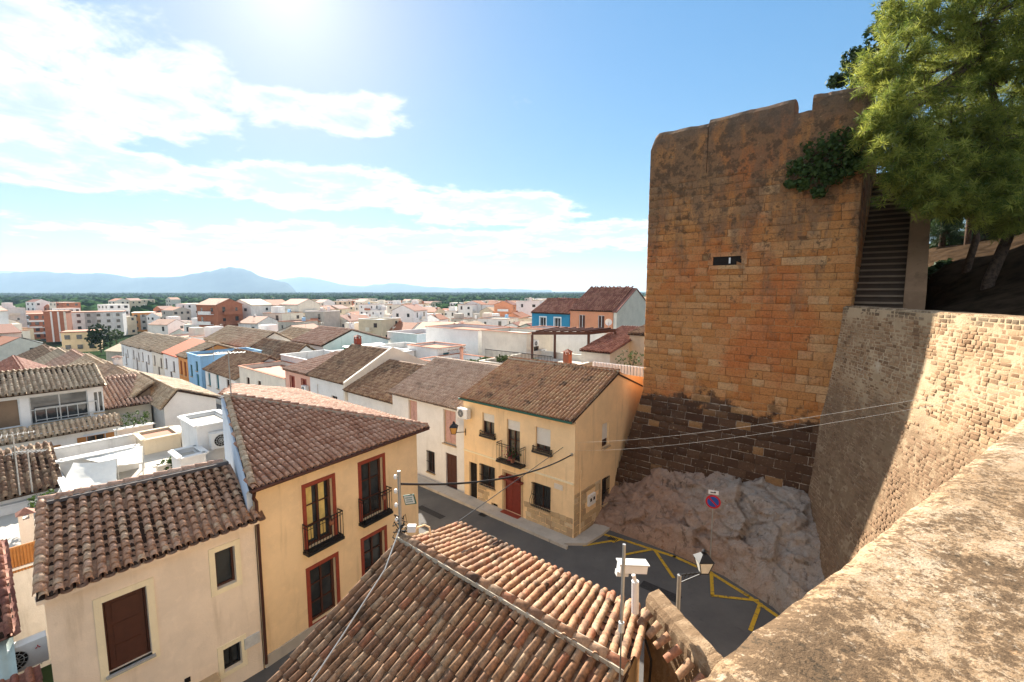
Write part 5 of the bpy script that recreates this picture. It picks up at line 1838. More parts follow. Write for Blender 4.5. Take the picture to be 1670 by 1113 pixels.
def far_town():
    rl = random.Random(99)
    quad = np_mesh('window', np.array([(-.5, 0, -.5), (.5, 0, -.5), (.5, 0, .5), (-.5, 0, .5)]), np.array([(0, 1, 2, 3)]), M['glass'])
    cand = []
    ang = R(-20)
    ex, ey = Vector((math.cos(ang), math.sin(ang), 0)), Vector((-math.sin(ang), math.cos(ang), 0))
    step = 9.2
    for i in range(-66, 66):
        for j in range(0, 72):
            if i % 6 == 0 or j % 5 == 0: continue
            big = (mnoise.noise((i * .21, j * .21, 4)) > .05)
            p = ex * (i * step + rl.uniform(-2, 2)) + ey * (j * step + rl.uniform(-2, 2))
            r = p.length; az = math.degrees(math.atan2(p.x, p.y))
            if not (62 < r < 470) or not (-52 < az < 17): continue
            if any(abs(az - la) < wd and 95 < r < lr for la, wd, lr in LANDMARK): continue
            u, v = uvof(p)
            if any(a - 5 < u < b + 5 and c - 5 < v < d + 5 for a, b, c, d in HAND): continue
            if r > 300 and rl.random() < (r - 300) / 220: continue
            cand.append((r, p, big))
    cand.sort(key=lambda c: c[0])
    wallc = ['white'] * 6 + ['offwhite'] * 6 + ['whiteb'] * 5 + ['beige'] * 7 + ['concrete'] * 4 + ['blue_white', 'ochre', 'pink', 'grey', 'brick', 'salmon']
    cname = {'white': 'white', 'offwhite': 'off-white', 'whiteb': 'worn white', 'beige': 'beige', 'ochre': 'ochre', 'pink': 'pink', 'orange': 'orange', 'brick': 'brick red', 'grey': 'grey', 'concrete': 'stone-grey', 'blue_white': 'bluish white', 'salmon': 'salmon'}
    rest = MB()
    restm = [M[k] for k in ('white', 'offwhite', 'beige', 'terracotta', 'tile_red', 'glass', 'brick', 'concrete')]
    for n, (r, p, big) in enumerate(cand):
        far = r > 150
        w, d = rl.uniform(6.5, 9.6), rl.uniform(6.5, 9.6)
        st = rl.choice((1, 2, 2, 2, 3)) if not far else (rl.choice((3, 3, 4, 5)) if big else rl.choice((1, 2, 2, 3)))
        if r < 110: st = rl.choice((1, 2, 2))
        h = st * 2.9 + .4
        zg = ground_z(p.x, p.y)
        top = zg + h
        if top > 9.5: h = 9.5 - zg
        rot = ang + rl.choice((0, math.pi / 2)) + rl.uniform(-.09, .09)
        a, b = Vector((math.cos(rot), math.sin(rot), 0)), Vector((-math.sin(rot), math.cos(rot), 0))
        wc = rl.choice(wallc); gable = rl.random() < (.62 if st < 3 else .3)
        rm = rl.choice(['tile_tan', 'tile_red', 'tile_red', 'tile_rose', 'terracotta', 'terracotta']) if gable else rl.choice(['terracotta', 'terracotta', 'concrete', 'offwhite', 'brick'])
        base = p + ZX * zg
        cs = [base + a * (sx * w / 2) + b * (sy * d / 2) for sx, sy in ((-1, -1), (1, -1), (1, 1), (-1, 1))]
        H = ZX * h
        if n >= 285:
            mi = rl.choice((0, 0, 1, 1, 2, 2, 6, 7))
            for i in range(4):
                q = (i + 1) % 4; rest.face((cs[i], cs[q], cs[q] + H, cs[i] + H), mi)
                mid = (cs[i] + cs[q]) / 2; dd = (cs[q] - cs[i]); Lw = dd.length; dd.normalize(); out = Vector((dd.y, -dd.x, 0))
                if out.dot(-mid) < .25 * mid.length: continue
                nw = max(2, int(Lw / 2.8))
                for f in range(st):
                    zc = zg + h * (f + .55) / st
                    for k in range(nw):
                        if rl.random() < .25: continue
                        c = cs[i] + dd * (Lw * (k + .5) / nw) + out * .06; c.z = zc; sx = rl.uniform(.4, .8)
                        rest.face((c - dd * sx - ZX * .6, c + dd * sx - ZX * .6, c + dd * sx + ZX * .6, c - dd * sx + ZX * .6), 5)
            if gable:
                k = ZX * 1.6; m0, m1 = (cs[0] + cs[3]) / 2 + H + k, (cs[1] + cs[2]) / 2 + H + k
                rest.face((cs[0] + H, cs[1] + H, m1, m0), 3 + rl.randrange(2)); rest.face((cs[2] + H, cs[3] + H, m0, m1), 3)
                rest.face((cs[3] + H, cs[0] + H, m0), mi); rest.face((cs[1] + H, cs[2] + H, m1), mi)
            else:
                rest.face([c + H for c in cs], rl.choice((1, 3, 3, 6, 7)))
            continue
        where = 'near street' if r < 130 else ('mid-town' if r < 220 else 'far off')
        side = 'left' if p.x < -.45 * p.y else ('centre' if p.x < -.08 * p.y else 'right')
        size = {1: 'single-storey', 2: 'two-storey', 3: 'three-storey', 4: 'four-storey', 5: 'five-storey'}[st]
        rn = ('with ' + {'tile_tan': 'tan', 'tile_red': 'red-brown', 'tile_rose': 'rose', 'terracotta': 'terracotta'}[rm] + ' pitched roof') if gable else 'with flat roof'
        lab = f'{size} {cname[wc]} house {rn} {where}, {side}'
        t = thing('town_house' if st < 4 else 'apartment_block', lab, 'house' if st < 4 else 'apartment block', base, 'buildings of the town')
        mb = MB()
        for i in range(4):
            q = (i + 1) % 4; mb.face((cs[i] - ZX * 2, cs[q] - ZX * 2, cs[q] + H, cs[i] + H))
        if gable:
            k = ZX * 1.7; m0, m1 = (cs[0] + cs[3]) / 2 + H + k, (cs[1] + cs[2]) / 2 + H + k
            mb.face((cs[3] + H, cs[0] + H, m0)); mb.face((cs[1] + H, cs[2] + H, m1))
        mb.build('wall', M[wc], t)
        rb = MB()
        if gable:
            up = ZX * .12
            oh = b * .35 - ZX * .12
            for (c0, c1, sg) in ((cs[0], cs[1], -1), (cs[2], cs[3], 1)):
                e0, e1 = c0 + H + oh * 0 + b * (sg * .35) - ZX * .12 + up, c1 + H + b * (sg * .35) - ZX * .12 + up
                mA, mB = (m1, m0) if sg < 0 else (m0, m1)
                rb.face((e0, e1, mA + up, mB + up)); rb.face((e1 - ZX * .15, e0 - ZX * .15, mB - ZX * .03, mA - ZX * .03)); rb.face((e0 - ZX * .15, e1 - ZX * .15, e1, e0))
            rb.build('roof', M[rm], t)
        else:
            rb.face([c + H - ZX * .3 for c in cs]); rb.build('roof', M[rm], t)
            if rl.random() < .6:
                sb = MB(); c = base + a * rl.uniform(-w * .25, w * .25) + b * rl.uniform(-d * .2, d * .25) + H + ZX * .8
                sb.box(c, a * rl.uniform(1, 1.8), b * rl.uniform(1, 1.8), ZX * 1.2); sb.build('stair_head', M[rl.choice(('white', 'offwhite', wc))], t)
        if rl.random() < .35:
            sb = MB(); c = base + a * rl.uniform(-w * .3, w * .3) + b * rl.uniform(-d * .1, d * .1) + H + ZX * (1.5 if gable else .6)
            sb.box(c, a * .3, b * .3, ZX * .7); sb.build('chimney', M[rl.choice(('brick', 'white'))], t)
        # a parapet-high terrace rail, an antenna, a balcony or two
        if not gable and r < 260:
            sb = MB()
            for i in range(4):
                q = (i + 1) % 4; sb.bar(cs[i] + H + ZX * .03, cs[q] + H + ZX * .03, .28, .1)
            sb.build('coping', M[rl.choice(('brick', 'white', 'terracotta'))], t)
        if r < 240 and rl.random() < .6:
            c = base + a * rl.uniform(-w * .35, w * .35) + b * rl.uniform(-d * .3, d * .3) + H
            sb = MB(); hh = rl.uniform(1.8, 3.2); sb.tube([c, c + ZX * hh], .035, 5); sb.bar(c + ZX * hh - a * .5, c + ZX * hh + a * .6, .03)
            for k in range(4): sb.bar(c + ZX * hh + a * (.5 - .25 * k) - b * .3, c + ZX * hh + a * (.5 - .25 * k) + b * .3, .02)
            sb.build('antenna', M['galv'], t)
        if not gable and rl.random() < .3:
            c = base + a * rl.uniform(-w * .3, w * .3) + b * rl.uniform(-d * .3, 0) + H
            sb = MB(); sb.tube([c, c + ZX * 1.0], .5, 10); sb.build('water_tank', M[rl.choice(('white_paint', 'grey_paint', 'blue'))], t)
        # windows on the faces turned to the camera
        for i in range(4):
            q = (i + 1) % 4; mid = (cs[i] + cs[q]) / 2; dd = (cs[q] - cs[i]); Lw = dd.length; dd.normalize(); out = Vector((dd.y, -dd.x, 0))
            if out.dot(Vector((0, 0, 0)) - mid) < .25 * mid.length: continue
            nw = max(2, int(Lw / 3.1))
            if st > 1 and r < 330 and rl.random() < .5:
                for f in range(1, st):
                    x0, x1 = sorted((rl.uniform(.1, .5), rl.uniform(.5, .9)))
                    zz = zg + h - (st - f) * (h / st) + .15
                    sb = MB(); c = cs[i].lerp(cs[q], (x0 + x1) / 2) + out * .5; c.z = zz
                    sb.box(c, dd * (Lw * (x1 - x0) / 2), out * .5, ZX * .08); sb.box(c + out * .46 + ZX * .5, dd * (Lw * (x1 - x0) / 2), out * .04, ZX * .42)
                    sb.build('balcony', M[rl.choice(('white', 'offwhite', wc, 'brick'))], t)
            for f in range(st):
                zc = zg + h - (st - f) * (h / st) + h / st * .52
                if rl.random() < .08: continue
                for k in range(nw):
                    if rl.random() < .3: continue
                    ob = bpy.data.objects.new('window', quad); C.objects.link(ob)
                    part_of(t, ob)
                    pos = cs[i] + dd * (Lw * (k + .5) / nw) + out * .03; pos.z = zc
                    sx, sz = rl.choice((.7, .9, 1.1)), rl.choice((.9, 1.1, 1.6))
                    ob.matrix_basis = Matrix(((dd.x * sx, -out.x, 0, pos.x), (dd.y * sx, -out.y, 0, pos.y), (0, 0, sz, pos.z), (0, 0, 0, 1)))
    rest.build('distant_rooftops', restm, kind='stuff', label='hazy mass of small pale buildings at the far edge of the town')


far_town()


def banded_block(name, label, px, w, d, h, rot, wall, bands, zg=-8.5, roofc='terracotta', wins=(5, 4)):
    """landmark block in the far town; px = photograph point of its base centre"""
    p = sight(px[0], px[1], zg)
    t = thing(name, label, 'apartment block', p)
    a, b = Vector((math.cos(R(rot)), math.sin(R(rot)), 0)), Vector((-math.sin(R(rot)), math.cos(R(rot)), 0))
    mb = MB(); mb.box(p + ZX * (h / 2), a * (w / 2), b * (d / 2), ZX * (h / 2)); mb.build('wall', M[wall], t)
    mb = MB(); mb.box(p + ZX * (h + .15), a * (w / 2 + .2), b * (d / 2 + .2), ZX * .15); mb.build('roof', M[roofc], t)
    for (x0, x1, z0, z1, mt) in bands:
        g = MB(); g.box(p - b * (d / 2 + .06) + a * ((x0 + x1) / 2 * w - w / 2) + ZX * ((z0 + z1) / 2 * h), a * ((x1 - x0) * w / 2), b * .08, ZX * ((z1 - z0) * h / 2)); g.build('facade_band', M[mt], t)
    nx, nz = wins
    for i in range(nx):
        for j in range(nz):
            g = MB(); g.box(p - b * (d / 2 + .14) + a * ((i + .5) / nx * w - w / 2) + ZX * ((j + .55) / nz * h), a * .6, b * .05, ZX * .65); g.build('window', M['glass'], t)
    return t


banded_block('brick_block', 'brick and white banded apartment block at the far left', (57, 552), 12, 10, 10.5, 33, 'brick', [(0, 1, .2, .27, 'white'), (0, 1, .45, .52, 'white'), (0, 1, .7, .77, 'white'), (.3, .5, 0, 1, 'blue_white')])
banded_block('striped_block', 'tall block with red and white vertical stripes at the far left', (99, 556), 6.5, 9, 12.2, 33, 'brick', [(.3, .38, 0, 1, 'white_paint'), (.62, .7, 0, 1, 'white_paint'), (.9, 1, 0, 1, 'offwhite')], wins=(0, 0))
banded_block('grey_block', 'pale grey-white block right of the striped block', (160, 548), 20, 10, 11, 33, 'whiteb', [(.35, .55, 0, 1, 'grey')], roofc='terracotta', wins=(6, 4))
banded_block('orange_block', 'orange apartment block with pale balconies in the far left town', (238, 540), 9, 9, 9.5, 33, 'orange', [(.35, .65, .1, .9, 'grey')], roofc='offwhite', wins=(3, 3))
banded_block('ochre_villa', 'yellow-ochre villa with hipped roof near the dark tree', (137, 572), 8, 8, 6.0, 33, 'ochre', [], -6.5, 'terracotta', (3, 2))
banded_block('long_white_block', 'long white hall with pale roof at the left of the town', (300, 517), 34, 16, 8, -24, 'white', [], -9.4, 'white', (8, 2))
banded_block('glazed_greenhouse', 'long low dark-roofed shed before the fields, right of centre', (640, 497), 60, 30, 5, -5, 'grey', [], -9.4, 'blue_white', (0, 0))
banded_block('red_shed', 'orange-red walled house with flat roof right of centre', (730, 520), 9, 10, 6, -20, 'salmon', [], -6.0, 'redroof', (2, 2))

# ------------------------------------------------------------------ vegetation
def leaf_mesh(name, centers, mat, per, size, spread, seed, blade=False):
    """centers: list of (pos, radius, outward); leaves as small bent quads or long thin blades"""
    r = np.random.default_rng(seed)
    n = len(centers) * per
    c = np.repeat(np.array([p for p in centers]), per, axis=0)
    d = r.normal(size=(n, 3)); d /= np.linalg.norm(d, axis=1)[:, None]
    pos = c + d * (r.random((n, 1)) ** .5) * spread
    t = r.normal(size=(n, 3)); t -= d * np.sum(t * d, axis=1)[:, None]; t /= np.linalg.norm(t, axis=1)[:, None]
    s = size * (.6 + .8 * r.random((n, 1)))
    if blade:
        a = pos - t * s * .055; b = pos + t * s * .055; e = pos + d * s
        V = np.stack([a, b, e], 1).reshape(-1, 3); F = np.arange(n * 3).reshape(-1, 3)
        rn = np.repeat(r.random(len(centers)), per)
    else:
        k = np.cross(d, t)
        q = r.random((n, 1)) * .6 - .3
        V = np.stack([pos - t * s * .5, pos + k * s * .32 + d * q * s, pos + t * s * .5, pos - k * s * .32 + d * q * s], 1).reshape(-1, 3); F = np.arange(n * 4).reshape(-1, 4)
        rn = r.random(n)
    return np_mesh(name, V, F, mat, rn)


def pine(label, base, trunk_pts, rad, blobs, seed, group=None, per=22, dens=1.0, mat='pine', cat='tree', name='pine_tree', size=.22):
    t = thing(name, label, cat, base, group)
    mb = MB(); mb.tube(trunk_pts, rad, 9); tk = mb.build('trunk', M['bark'], t, smooth_=True)
    rl = random.Random(seed)
    br = MB(); cen = []
    for (c, rx, rz) in blobs:
        c = Vector(c)
        # limb from the nearest trunk point
        tp = min((Vector(p) for p in trunk_pts[1:]), key=lambda p: (p - c).length)
        mid = (tp + c) / 2 - ZX * .3
        br.tube([tp, mid, c], [.09, .06, .025], 6)
        # several twig sprays inside the clump, each with tufts
        ns = int(14 * dens * max(1, rx))
        for _ in range(ns):
            d = Vector((rl.gauss(0, 1), rl.gauss(0, 1), rl.gauss(0, 1))).normalized()
            q = c + Vector((d.x * rx, d.y * rx, d.z * rz)) * rl.uniform(.35, 1.05)
            ax = (d * .8 + Vector((rl.gauss(0, .5), rl.gauss(0, .5), rl.uniform(-.5, .7)))).normalized()
            ln = rl.uniform(.4, 1.0)
            br.tube([c.lerp(q, .45), q, q + ax * ln * .7], [.025, .014, .006], 4, cap=False)
            for k in range(11):
                cen.append(tuple(q + ax * (ln * k / 10 - ln * .35) + Vector((rl.gauss(0, .11), rl.gauss(0, .11), rl.gauss(0, .09)))))
    br.build('branches', M['bark'], t)
    add('crown', leaf_mesh('crown', cen, M[mat], per, size, .10, seed, True), t)
    return t


def pb(x, y, Y): return sight_y(x, y, Y)


def px_m(Y): return Y / 742.0


def blobs_px(lst):
    return [(pb(x, y, Y), r * px_m(Y), r * px_m(Y) * f) for (x, y, r, f, Y) in lst]


# the big pine whose crown fills the upper right corner
B1 = [(1470, 95, 55, .7, 18), (1525, 45, 60, .7, 18.5), (1600, 35, 75, .7, 18), (1660, 70, 70, .7, 18), (1455, 165, 42, .7, 17.5), (1510, 150, 60, .7, 18.5), (1580, 130, 70, .7, 19), (1650, 150, 70, .7, 18),
      (1480, 215, 50, .6, 17.3), (1550, 215, 60, .6, 18), (1625, 225, 65, .6, 17.5), (1455, 250, 32, .6, 17.2), (1515, 265, 45, .6, 17), (1585, 280, 45, .6, 17.5), (1655, 285, 50, .6, 17), (1530, 305, 30, .5, 16.8), (1500, 300, 24, .5, 16.8),
      (1640, 345, 38, .5, 16.5), (1612, 315, 36, .5, 17), (1720, 200, 90, .7, 18), (1720, 60, 90, .7, 18), (1700, 330, 60, .5, 17), (1560, -40, 80, .7, 18.5), (1650, -40, 80, .7, 18.5), (1480, 20, 45, .7, 19), (1440, 120, 26, .7, 18), (1475, 285, 26, .5, 17), (1505, 325, 26, .5, 16.8), (1560, 335, 32, .5, 17), (1590, 335, 30, .5, 17), (1440, 205, 26, .6, 17.2), (1660, 365, 30, .5, 16.5)]
tb = pb(1600, 515, 18.6)
pine('large pine with bright yellow-green crown filling the upper right corner', tb, [tb - ZX * .6, pb(1612, 460, 18.6), pb(1638, 400, 18.4), pb(1655, 340, 18.3), pb(1640, 220, 18.5), pb(1600, 90, 18.6)], [.22, .20, .185, .17, .13, .07],
     blobs_px(B1), 3, dens=1.3)
tb = pb(1555, 505, 21.5)
pine('leaning pine trunk left of the large pine, behind the wall', tb, [tb - ZX * .6, pb(1572, 455, 21.5), pb(1592, 390, 21.5), pb(1598, 300, 21.5), pb(1570, 190, 21.5)], [.17, .15, .135, .12, .08],
     blobs_px([(1540, 190, 60, .7, 21.5), (1600, 240, 60, .6, 21.5), (1500, 240, 45, .6, 21), (1560, 100, 70, .7, 22), (1470, 130, 50, .7, 21), (1620, 120, 70, .7, 22)]), 5, dens=.9)
tb = pb(1578, 400, 27)
pine('thin dark pine farther back on the bank', tb, [tb - ZX * .8, pb(1582, 350, 27), pb(1590, 280, 27), pb(1590, 200, 27)], [.16, .14, .11, .06],
     blobs_px([(1580, 290, 40, .6, 27), (1640, 300, 50, .6, 27), (1540, 330, 28, .5, 27), (1610, 230, 50, .6, 27)]), 6, dens=.8, mat='leaf')
tb = pb(1680, 420, 25)
pine('pine at the right edge behind the large pine', tb, [tb - ZX * .8, pb(1675, 350, 25), pb(1680, 250, 25)], [.2, .17, .08],
     blobs_px([(1690, 330, 60, .6, 25), (1660, 250, 60, .7, 25), (1720, 240, 60, .7, 25)]), 8, dens=.8, mat='leaf')
for k, (x, y, Y, lb) in enumerate(((1535, 420, 30, 'left'), (1600, 420, 31, 'middle'), (1665, 420, 30, 'right'))):
    tb = pb(x, y, Y)
    pine(f'dark pine at the {lb} of the thicket on the bank crest', tb, [tb - ZX, pb(x + 4, y - 50, Y), pb(x + 8, y - 110, Y)], [.2, .16, .08],
         blobs_px([(x, 330, 38, .6, Y), (x + 30, 300, 42, .6, Y), (x - 22, 290, 36, .6, Y), (x + 5, 355, 26, .6, Y), (x - 15, 385, 26, .7, Y), (x + 25, 385, 26, .7, Y)]), 80 + k, 'pines on the bank crest', dens=.8, mat='darkleaf')
# darker broad-leaved tree peeping over the battlement
def broad(name, label, base, h, crown, per, size, seed, mat='darkleaf', group=None, nb=40, cat='tree'):
    t = thing(name, label, cat, base, group)
    rl = random.Random(seed)
    top = base + ZX * h
    mb = MB(); mb.tube([base - ZX * .3, base.lerp(top, .5), top], [h * .03 + .02, h * .022 + .015, .02], 7)
    cen = []
    for (c, r, rz) in crown:
        c = Vector(c)
        mb.tube([base.lerp(top, .55), c], [.05, .02], 5)
        for _ in range(nb):
            d = Vector((rl.gauss(0, 1), rl.gauss(0, 1), rl.gauss(0, 1))).normalized() * (rl.random() ** .4)
            cen.append(tuple(c + Vector((d.x * r, d.y * r, d.z * rz))))
    mb.build('trunk', M['bark'], t)
    add('crown', leaf_mesh('crown', cen, M[mat], per, size, .22, seed), t)
    return t


broad('holm_oak', 'dark broad-leaved tree rising behind the battlement of the tower', pb(1400, 260, 30), 6.5, blobs_px([(1390, 100, 18, .8, 30), (1402, 125, 22, .8, 30), (1365, 132, 12, .7, 30), (1425, 90, 24, .8, 30), (1440, 50, 22, .8, 30), (1450, 20, 20, .8, 30)]), 14, .22, 31)
for k, (x, y, Y, r, lb) in enumerate(((1548, 395, 31, 20, 'left end'), (1600, 392, 33, 24, 'middle'), (1650, 385, 32, 26, 'right end'), (1530, 360, 34, 22, 'back left'), (1625, 350, 36, 30, 'back right'), (1542, 445, 24, 22, 'near left'), (1578, 470, 23, 20, 'near middle'), (1655, 455, 22, 26, 'near right'), (1625, 425, 25, 22, 'centre'))):  # bushes added to darken the sunlit bank
    q0 = pb(x, y + r, Y)
    broad('bank_darkening_bush', f'dark bush added to darken the bank under the pines, {lb} of the thicket', q0, r * px_m(Y) * .8, blobs_px([(x, y, r, .8, Y), (x + r * .7, y + r * .3, r * .7, .8, Y), (x - r * .7, y + r * .4, r * .6, .7, Y)]), 12, .3, 70 + k, 'darkleaf', 'bushes under the pines', 60, 'bush')
# fig bush rooted in the tower face
fb = P(-7.9, TV - .1, 17.3)
def figbush():
    t = thing('fig_bush', 'dark green bush growing out of the upper right tower face', 'bush', fb)
    rl = random.Random(8); mb = MB(); cen = []
    for (x, y, r) in ((1340, 240, 26), (1360, 265, 28), (1325, 270, 22), (1375, 235, 24), (1300, 275, 14), (1345, 290, 20), (1310, 300, 10), (1395, 250, 20), (1290, 300, 7), (1380, 275, 18), (1335, 312, 9), (1405, 225, 14), (1400, 270, 9)):
        # on the plane just before the face
        p = pb(x, y, 20.0); u, v = uvof(p)
        k = (TV - .35 - (EYE - O).dot(VX)) / ((p - EYE).dot(VX)); c = EYE + (p - EYE) * k
        mb.tube([fb, (fb + c) / 2 - VX * .15, c], [.04, .025, .01], 5)
        rr = r * px_m(21)
        for _ in range(int(16 + rr * 40)):
            d = Vector((rl.gauss(0, 1), rl.gauss(0, 1), rl.gauss(0, 1))).normalized() * (rl.random() ** .4)
            q = c + UX * (d.x * rr) + VX * (d.y * rr * .4) + ZX * (d.z * rr * .8); cen.append(tuple(q))
    mb.build('stems', M['bark'], t)
    add('foliage', leaf_mesh('foliage', cen, M['leaf'], 8, .17, .14, 12), t)


figbush()


def shrub(label, p, r, h, seed, mat='leaf', name='potted_shrub', per=6, size=.12, cat='plant', group=None):
    t = thing(name, label, cat, p, group)
    rl = random.Random(seed)
    mb = MB(); cen = []
    for k in range(5):
        q = p + Vector((rl.uniform(-r, r) * .6, rl.uniform(-r, r) * .6, h * rl.uniform(.6, 1))); mb.tube([p, q], [.02, .008], 5)
    mb.build('stem', M['bark'], t)
    for _ in range(70):
        d = Vector((rl.gauss(0, 1), rl.gauss(0, 1), rl.gauss(0, 1))).normalized() * (rl.random() ** .4)
        cen.append(tuple(p + ZX * (h * .6) + Vector((d.x * r, d.y * r, d.z * h * .45))))
    add('foliage', leaf_mesh('foliage', cen, M[mat], per, size, .1, seed), t)
    return t


shrub('leafy plants on the terrace below the rose porch', P(26.0, -11.6, 2.9), .9, 1.3, 3)
shrub('blue-green plant behind the ridge of the cream house', P(13.2, -12.7, 3.9), .35, .7, 4, 'leaf')
shrub('green plants in the reed-fenced terrace at the left', P(13.2, -16.6, 3.4), .6, .9, 5)
shrub('leafy bushes in the yard beside the tower', P(4.4, 15.0, 5.7), 1.2, 1.8, 6, 'leaf')
shrub('dark creeper in the yard of the wide gabled house', P(50, 15, 1.2), 1.5, 1.8, 7, 'leaf', size=.3)
for k, (u, v, z, lb) in enumerate(((17.2, 10.2, 5.3, 'left planter on the white terrace before the lattice'), (17.2, 12.0, 5.3, 'right planter on the white terrace before the lattice'), (10.5, 10.3, 6.0, 'dark climber on the iron railing left of the pergola post'), (13.5, 10.3, 6.0, 'dark climber at the left end of the iron railing'), (43, 13, 2.5, 'green plants on the yard wall beside the green netting'))):
    shrub(lb, P(u, v, z), .7, .7, 20 + k, 'leaf', size=.16)
# dark tree and neighbours in the town, palm, scattered garden trees
q = sight(165, 574, -6.0)
broad('dark_tree', 'large dark round tree among the houses at the left', q, 5, [(q + ZX * 3.2, 3.0, 2.6), (q + ZX * 6, 2.5, 2.4), (q + Vector((-1.6, 0, 4.5)), 2.2, 2)], 10, .55, 41, 'darkleaf', nb=120)
q = sight(190, 563, -6.5)
broad('garden_tree', 'round green tree right of the large dark tree', q, 4, [(q + ZX * 3.6, 2.4, 1.9)], 9, .5, 42, 'leaf', nb=120)
rl_ = random.Random(17)
for k in range(26):
    x, y = rl_.uniform(10, 1010), rl_.uniform(492, 560)
    if y > 530 and x > 450: y -= 35
    q = sight(x, y, -7.5); zz = ground_z(q.x, q.y); q = sight(x, y, zz)
    h = rl_.uniform(4, 7)
    broad('garden_tree', 'small green tree between far town houses', q, h * .6, [(q + ZX * h * .65, h * .36, h * .34), (q + Vector((h * .2, 0, h * .5)), h * .26, h * .24)], 8, .75, 50 + k, rl_.choice(('darkleaf', 'leaf', 'fartree')), 'garden trees of the town', nb=45)


def palm():
    q = sight(395, 546, -5.5)
    t = thing('palm_tree', 'palm tree with drooping fronds beside a white house in the town', 'palm tree', q)
    top = q + ZX * 5.4
    mb = MB(); mb.tube([q - ZX, q + ZX * 3, top], [.32, .25, .22], 8); mb.build('trunk', M['bark'], t)
    for k in range(18):
        a = k * 2.399; el = .9 - (k % 3) * .5
        g = MB(); prev = None
        for j in range(6):
            s = j / 5
            c = top + Vector((math.cos(a), math.sin(a), 0)) * (2.0 * s) + ZX * (el * 1.6 * s - 1.9 * s * s)
            w = .38 * math.sin(math.pi * (.12 + .85 * s))
            n = Vector((-math.sin(a), math.cos(a), -.35)) * w
            if prev: g.face((prev[0], prev[1], c + n, c - n))
            prev = (c - n, c + n)
        g.build('frond', M['leaf'], t)


palm()


def far_woods():
    """orchards and woods on the plain, one mass"""
    r = np.random.default_rng(5)
    ico = []
    phi = (1 + 5 ** .5) / 2
    iv = np.array([(-1, phi, 0), (1, phi, 0), (-1, -phi, 0), (1, -phi, 0), (0, -1, phi), (0, 1, phi), (0, -1, -phi), (0, 1, -phi), (phi, 0, -1), (phi, 0, 1), (-phi, 0, -1), (-phi, 0, 1)]) / 1.9
    ifc = np.array([(0, 11, 5), (0, 5, 1), (0, 1, 7), (0, 7, 10), (0, 10, 11), (1, 5, 9), (5, 11, 4), (11, 10, 2), (10, 7, 6), (7, 1, 8), (3, 9, 4), (3, 4, 2), (3, 2, 6), (3, 6, 8), (3, 8, 9), (4, 9, 5), (2, 4, 11), (6, 2, 10), (8, 6, 7), (9, 8, 1)])
    V = []; F = []; Rn = []; off = 0
    n = 26000
    rr = 330 * (5200 / 330) ** (r.random(n) ** .75)
    az = np.radians(-56 + 80 * r.random(n))
    for k in range(n):
        x, y = rr[k] * math.sin(az[k]), rr[k] * math.cos(az[k])
        dens = mnoise.noise((x * .004, y * .004, 2)) + .5 * mnoise.noise((x * .015, y * .015, 6))
        if dens < (-.42 if rr[k] > 620 else .02): continue
        h = 3.5 + 3.5 * r.random() + (3.0 if dens > .15 else 0)
        s = np.array([h * (.55 + .4 * r.random()), h * (.55 + .4 * r.random()), h * .62])
        v = iv * (1 + .3 * r.normal(size=(12, 1))) * s + np.array([x, y, ground_z(x, y) + h * .5])
        V.append(v); F.append(ifc + off); off += 12; Rn.append(np.full(20, r.random()))
    add('far_woods', np_mesh('far_woods', np.concatenate(V), np.concatenate(F), M['fartree'], np.concatenate(Rn)), kind='stuff', label='belt of orchards and woods across the plain under the mountains')


far_woods()

# ------------------------------------------------------------------ street furniture, wires, rooftop things
def cable(label, pts, r, mat='iron', sag=0.0, n=16, name='cable'):
    P_ = [Vector(p) for p in pts]
    out = []
    for a, b in zip(P_, P_[1:]):
        for k in range(n):
            s = k / n; out.append(a.lerp(b, s) - ZX * (4 * sag * s * (1 - s)))
    out.append(P_[-1])
    mb = MB(); mb.tube(out, r, 6)
    o = mb.build(name, M[mat]); o['label'] = label; o['category'] = 'cable'
    return o


A, d_, out_ = H3F
anchor = A + d_ * 7.42 + ZX * 4.28 + out_ * .14
pole_b = P(-2.25, -11.5, 6.0)
def insul_pole():
    t = thing('insulator_pole', 'short steel pole with white insulators and cables on the ridge of the foreground roof', 'utility pole', pole_b)
    mb = MB(); mb.tube([pole_b - ZX * .3, pole_b + ZX * 1.68], .038, 8); mb.build('pole', M['galv'], t)
    sd = (P(0, 1) - P(0, 0)) * -1
    for k in range(4):
        z = .45 + .36 * k
        c = pole_b + ZX * z
        e = c - UX * -.0 - Vector((.9, 0, 0)) * .1
        mb = MB(); mb.tube([e + Vector((0, 0, -.05)), e, e + ZX * .05], [.03, .042, .026], 8); i = mb.build('insulator', M['white_paint'], t)
        g = MB(); g.bar(c, e, .016); g.build('bracket', M['iron'], i)
    mb = MB()
    rl = random.Random(3)
    for k in range(9):
        c = pole_b + ZX * rl.uniform(.05, .5); q = [c + Vector((rl.uniform(-.22, .16), rl.uniform(-.1, .1), rl.uniform(-.12, .12))) for _ in range(4)]
        mb.tube([c] + q + [c - ZX * .25], .014, 5)
    mb.build('cable_loops', M['iron'], t)
    mb = MB(); c = pole_b + ZX * .22 + Vector((.28, .0, 0)); mb.box(c, (.1, 0, 0), (0, .06, 0), (0, 0, .08)); mb.build('junction_box', M['white_paint'], t)
    mb = MB(); mb.tube([c + Vector((.1, 0, 0)), c + Vector((.3, .05, .06)), c + Vector((.42, .05, .0)), c + Vector((.45, .05, -.2))], .022, 6); mb.build('conduit', M['yellow'], t)


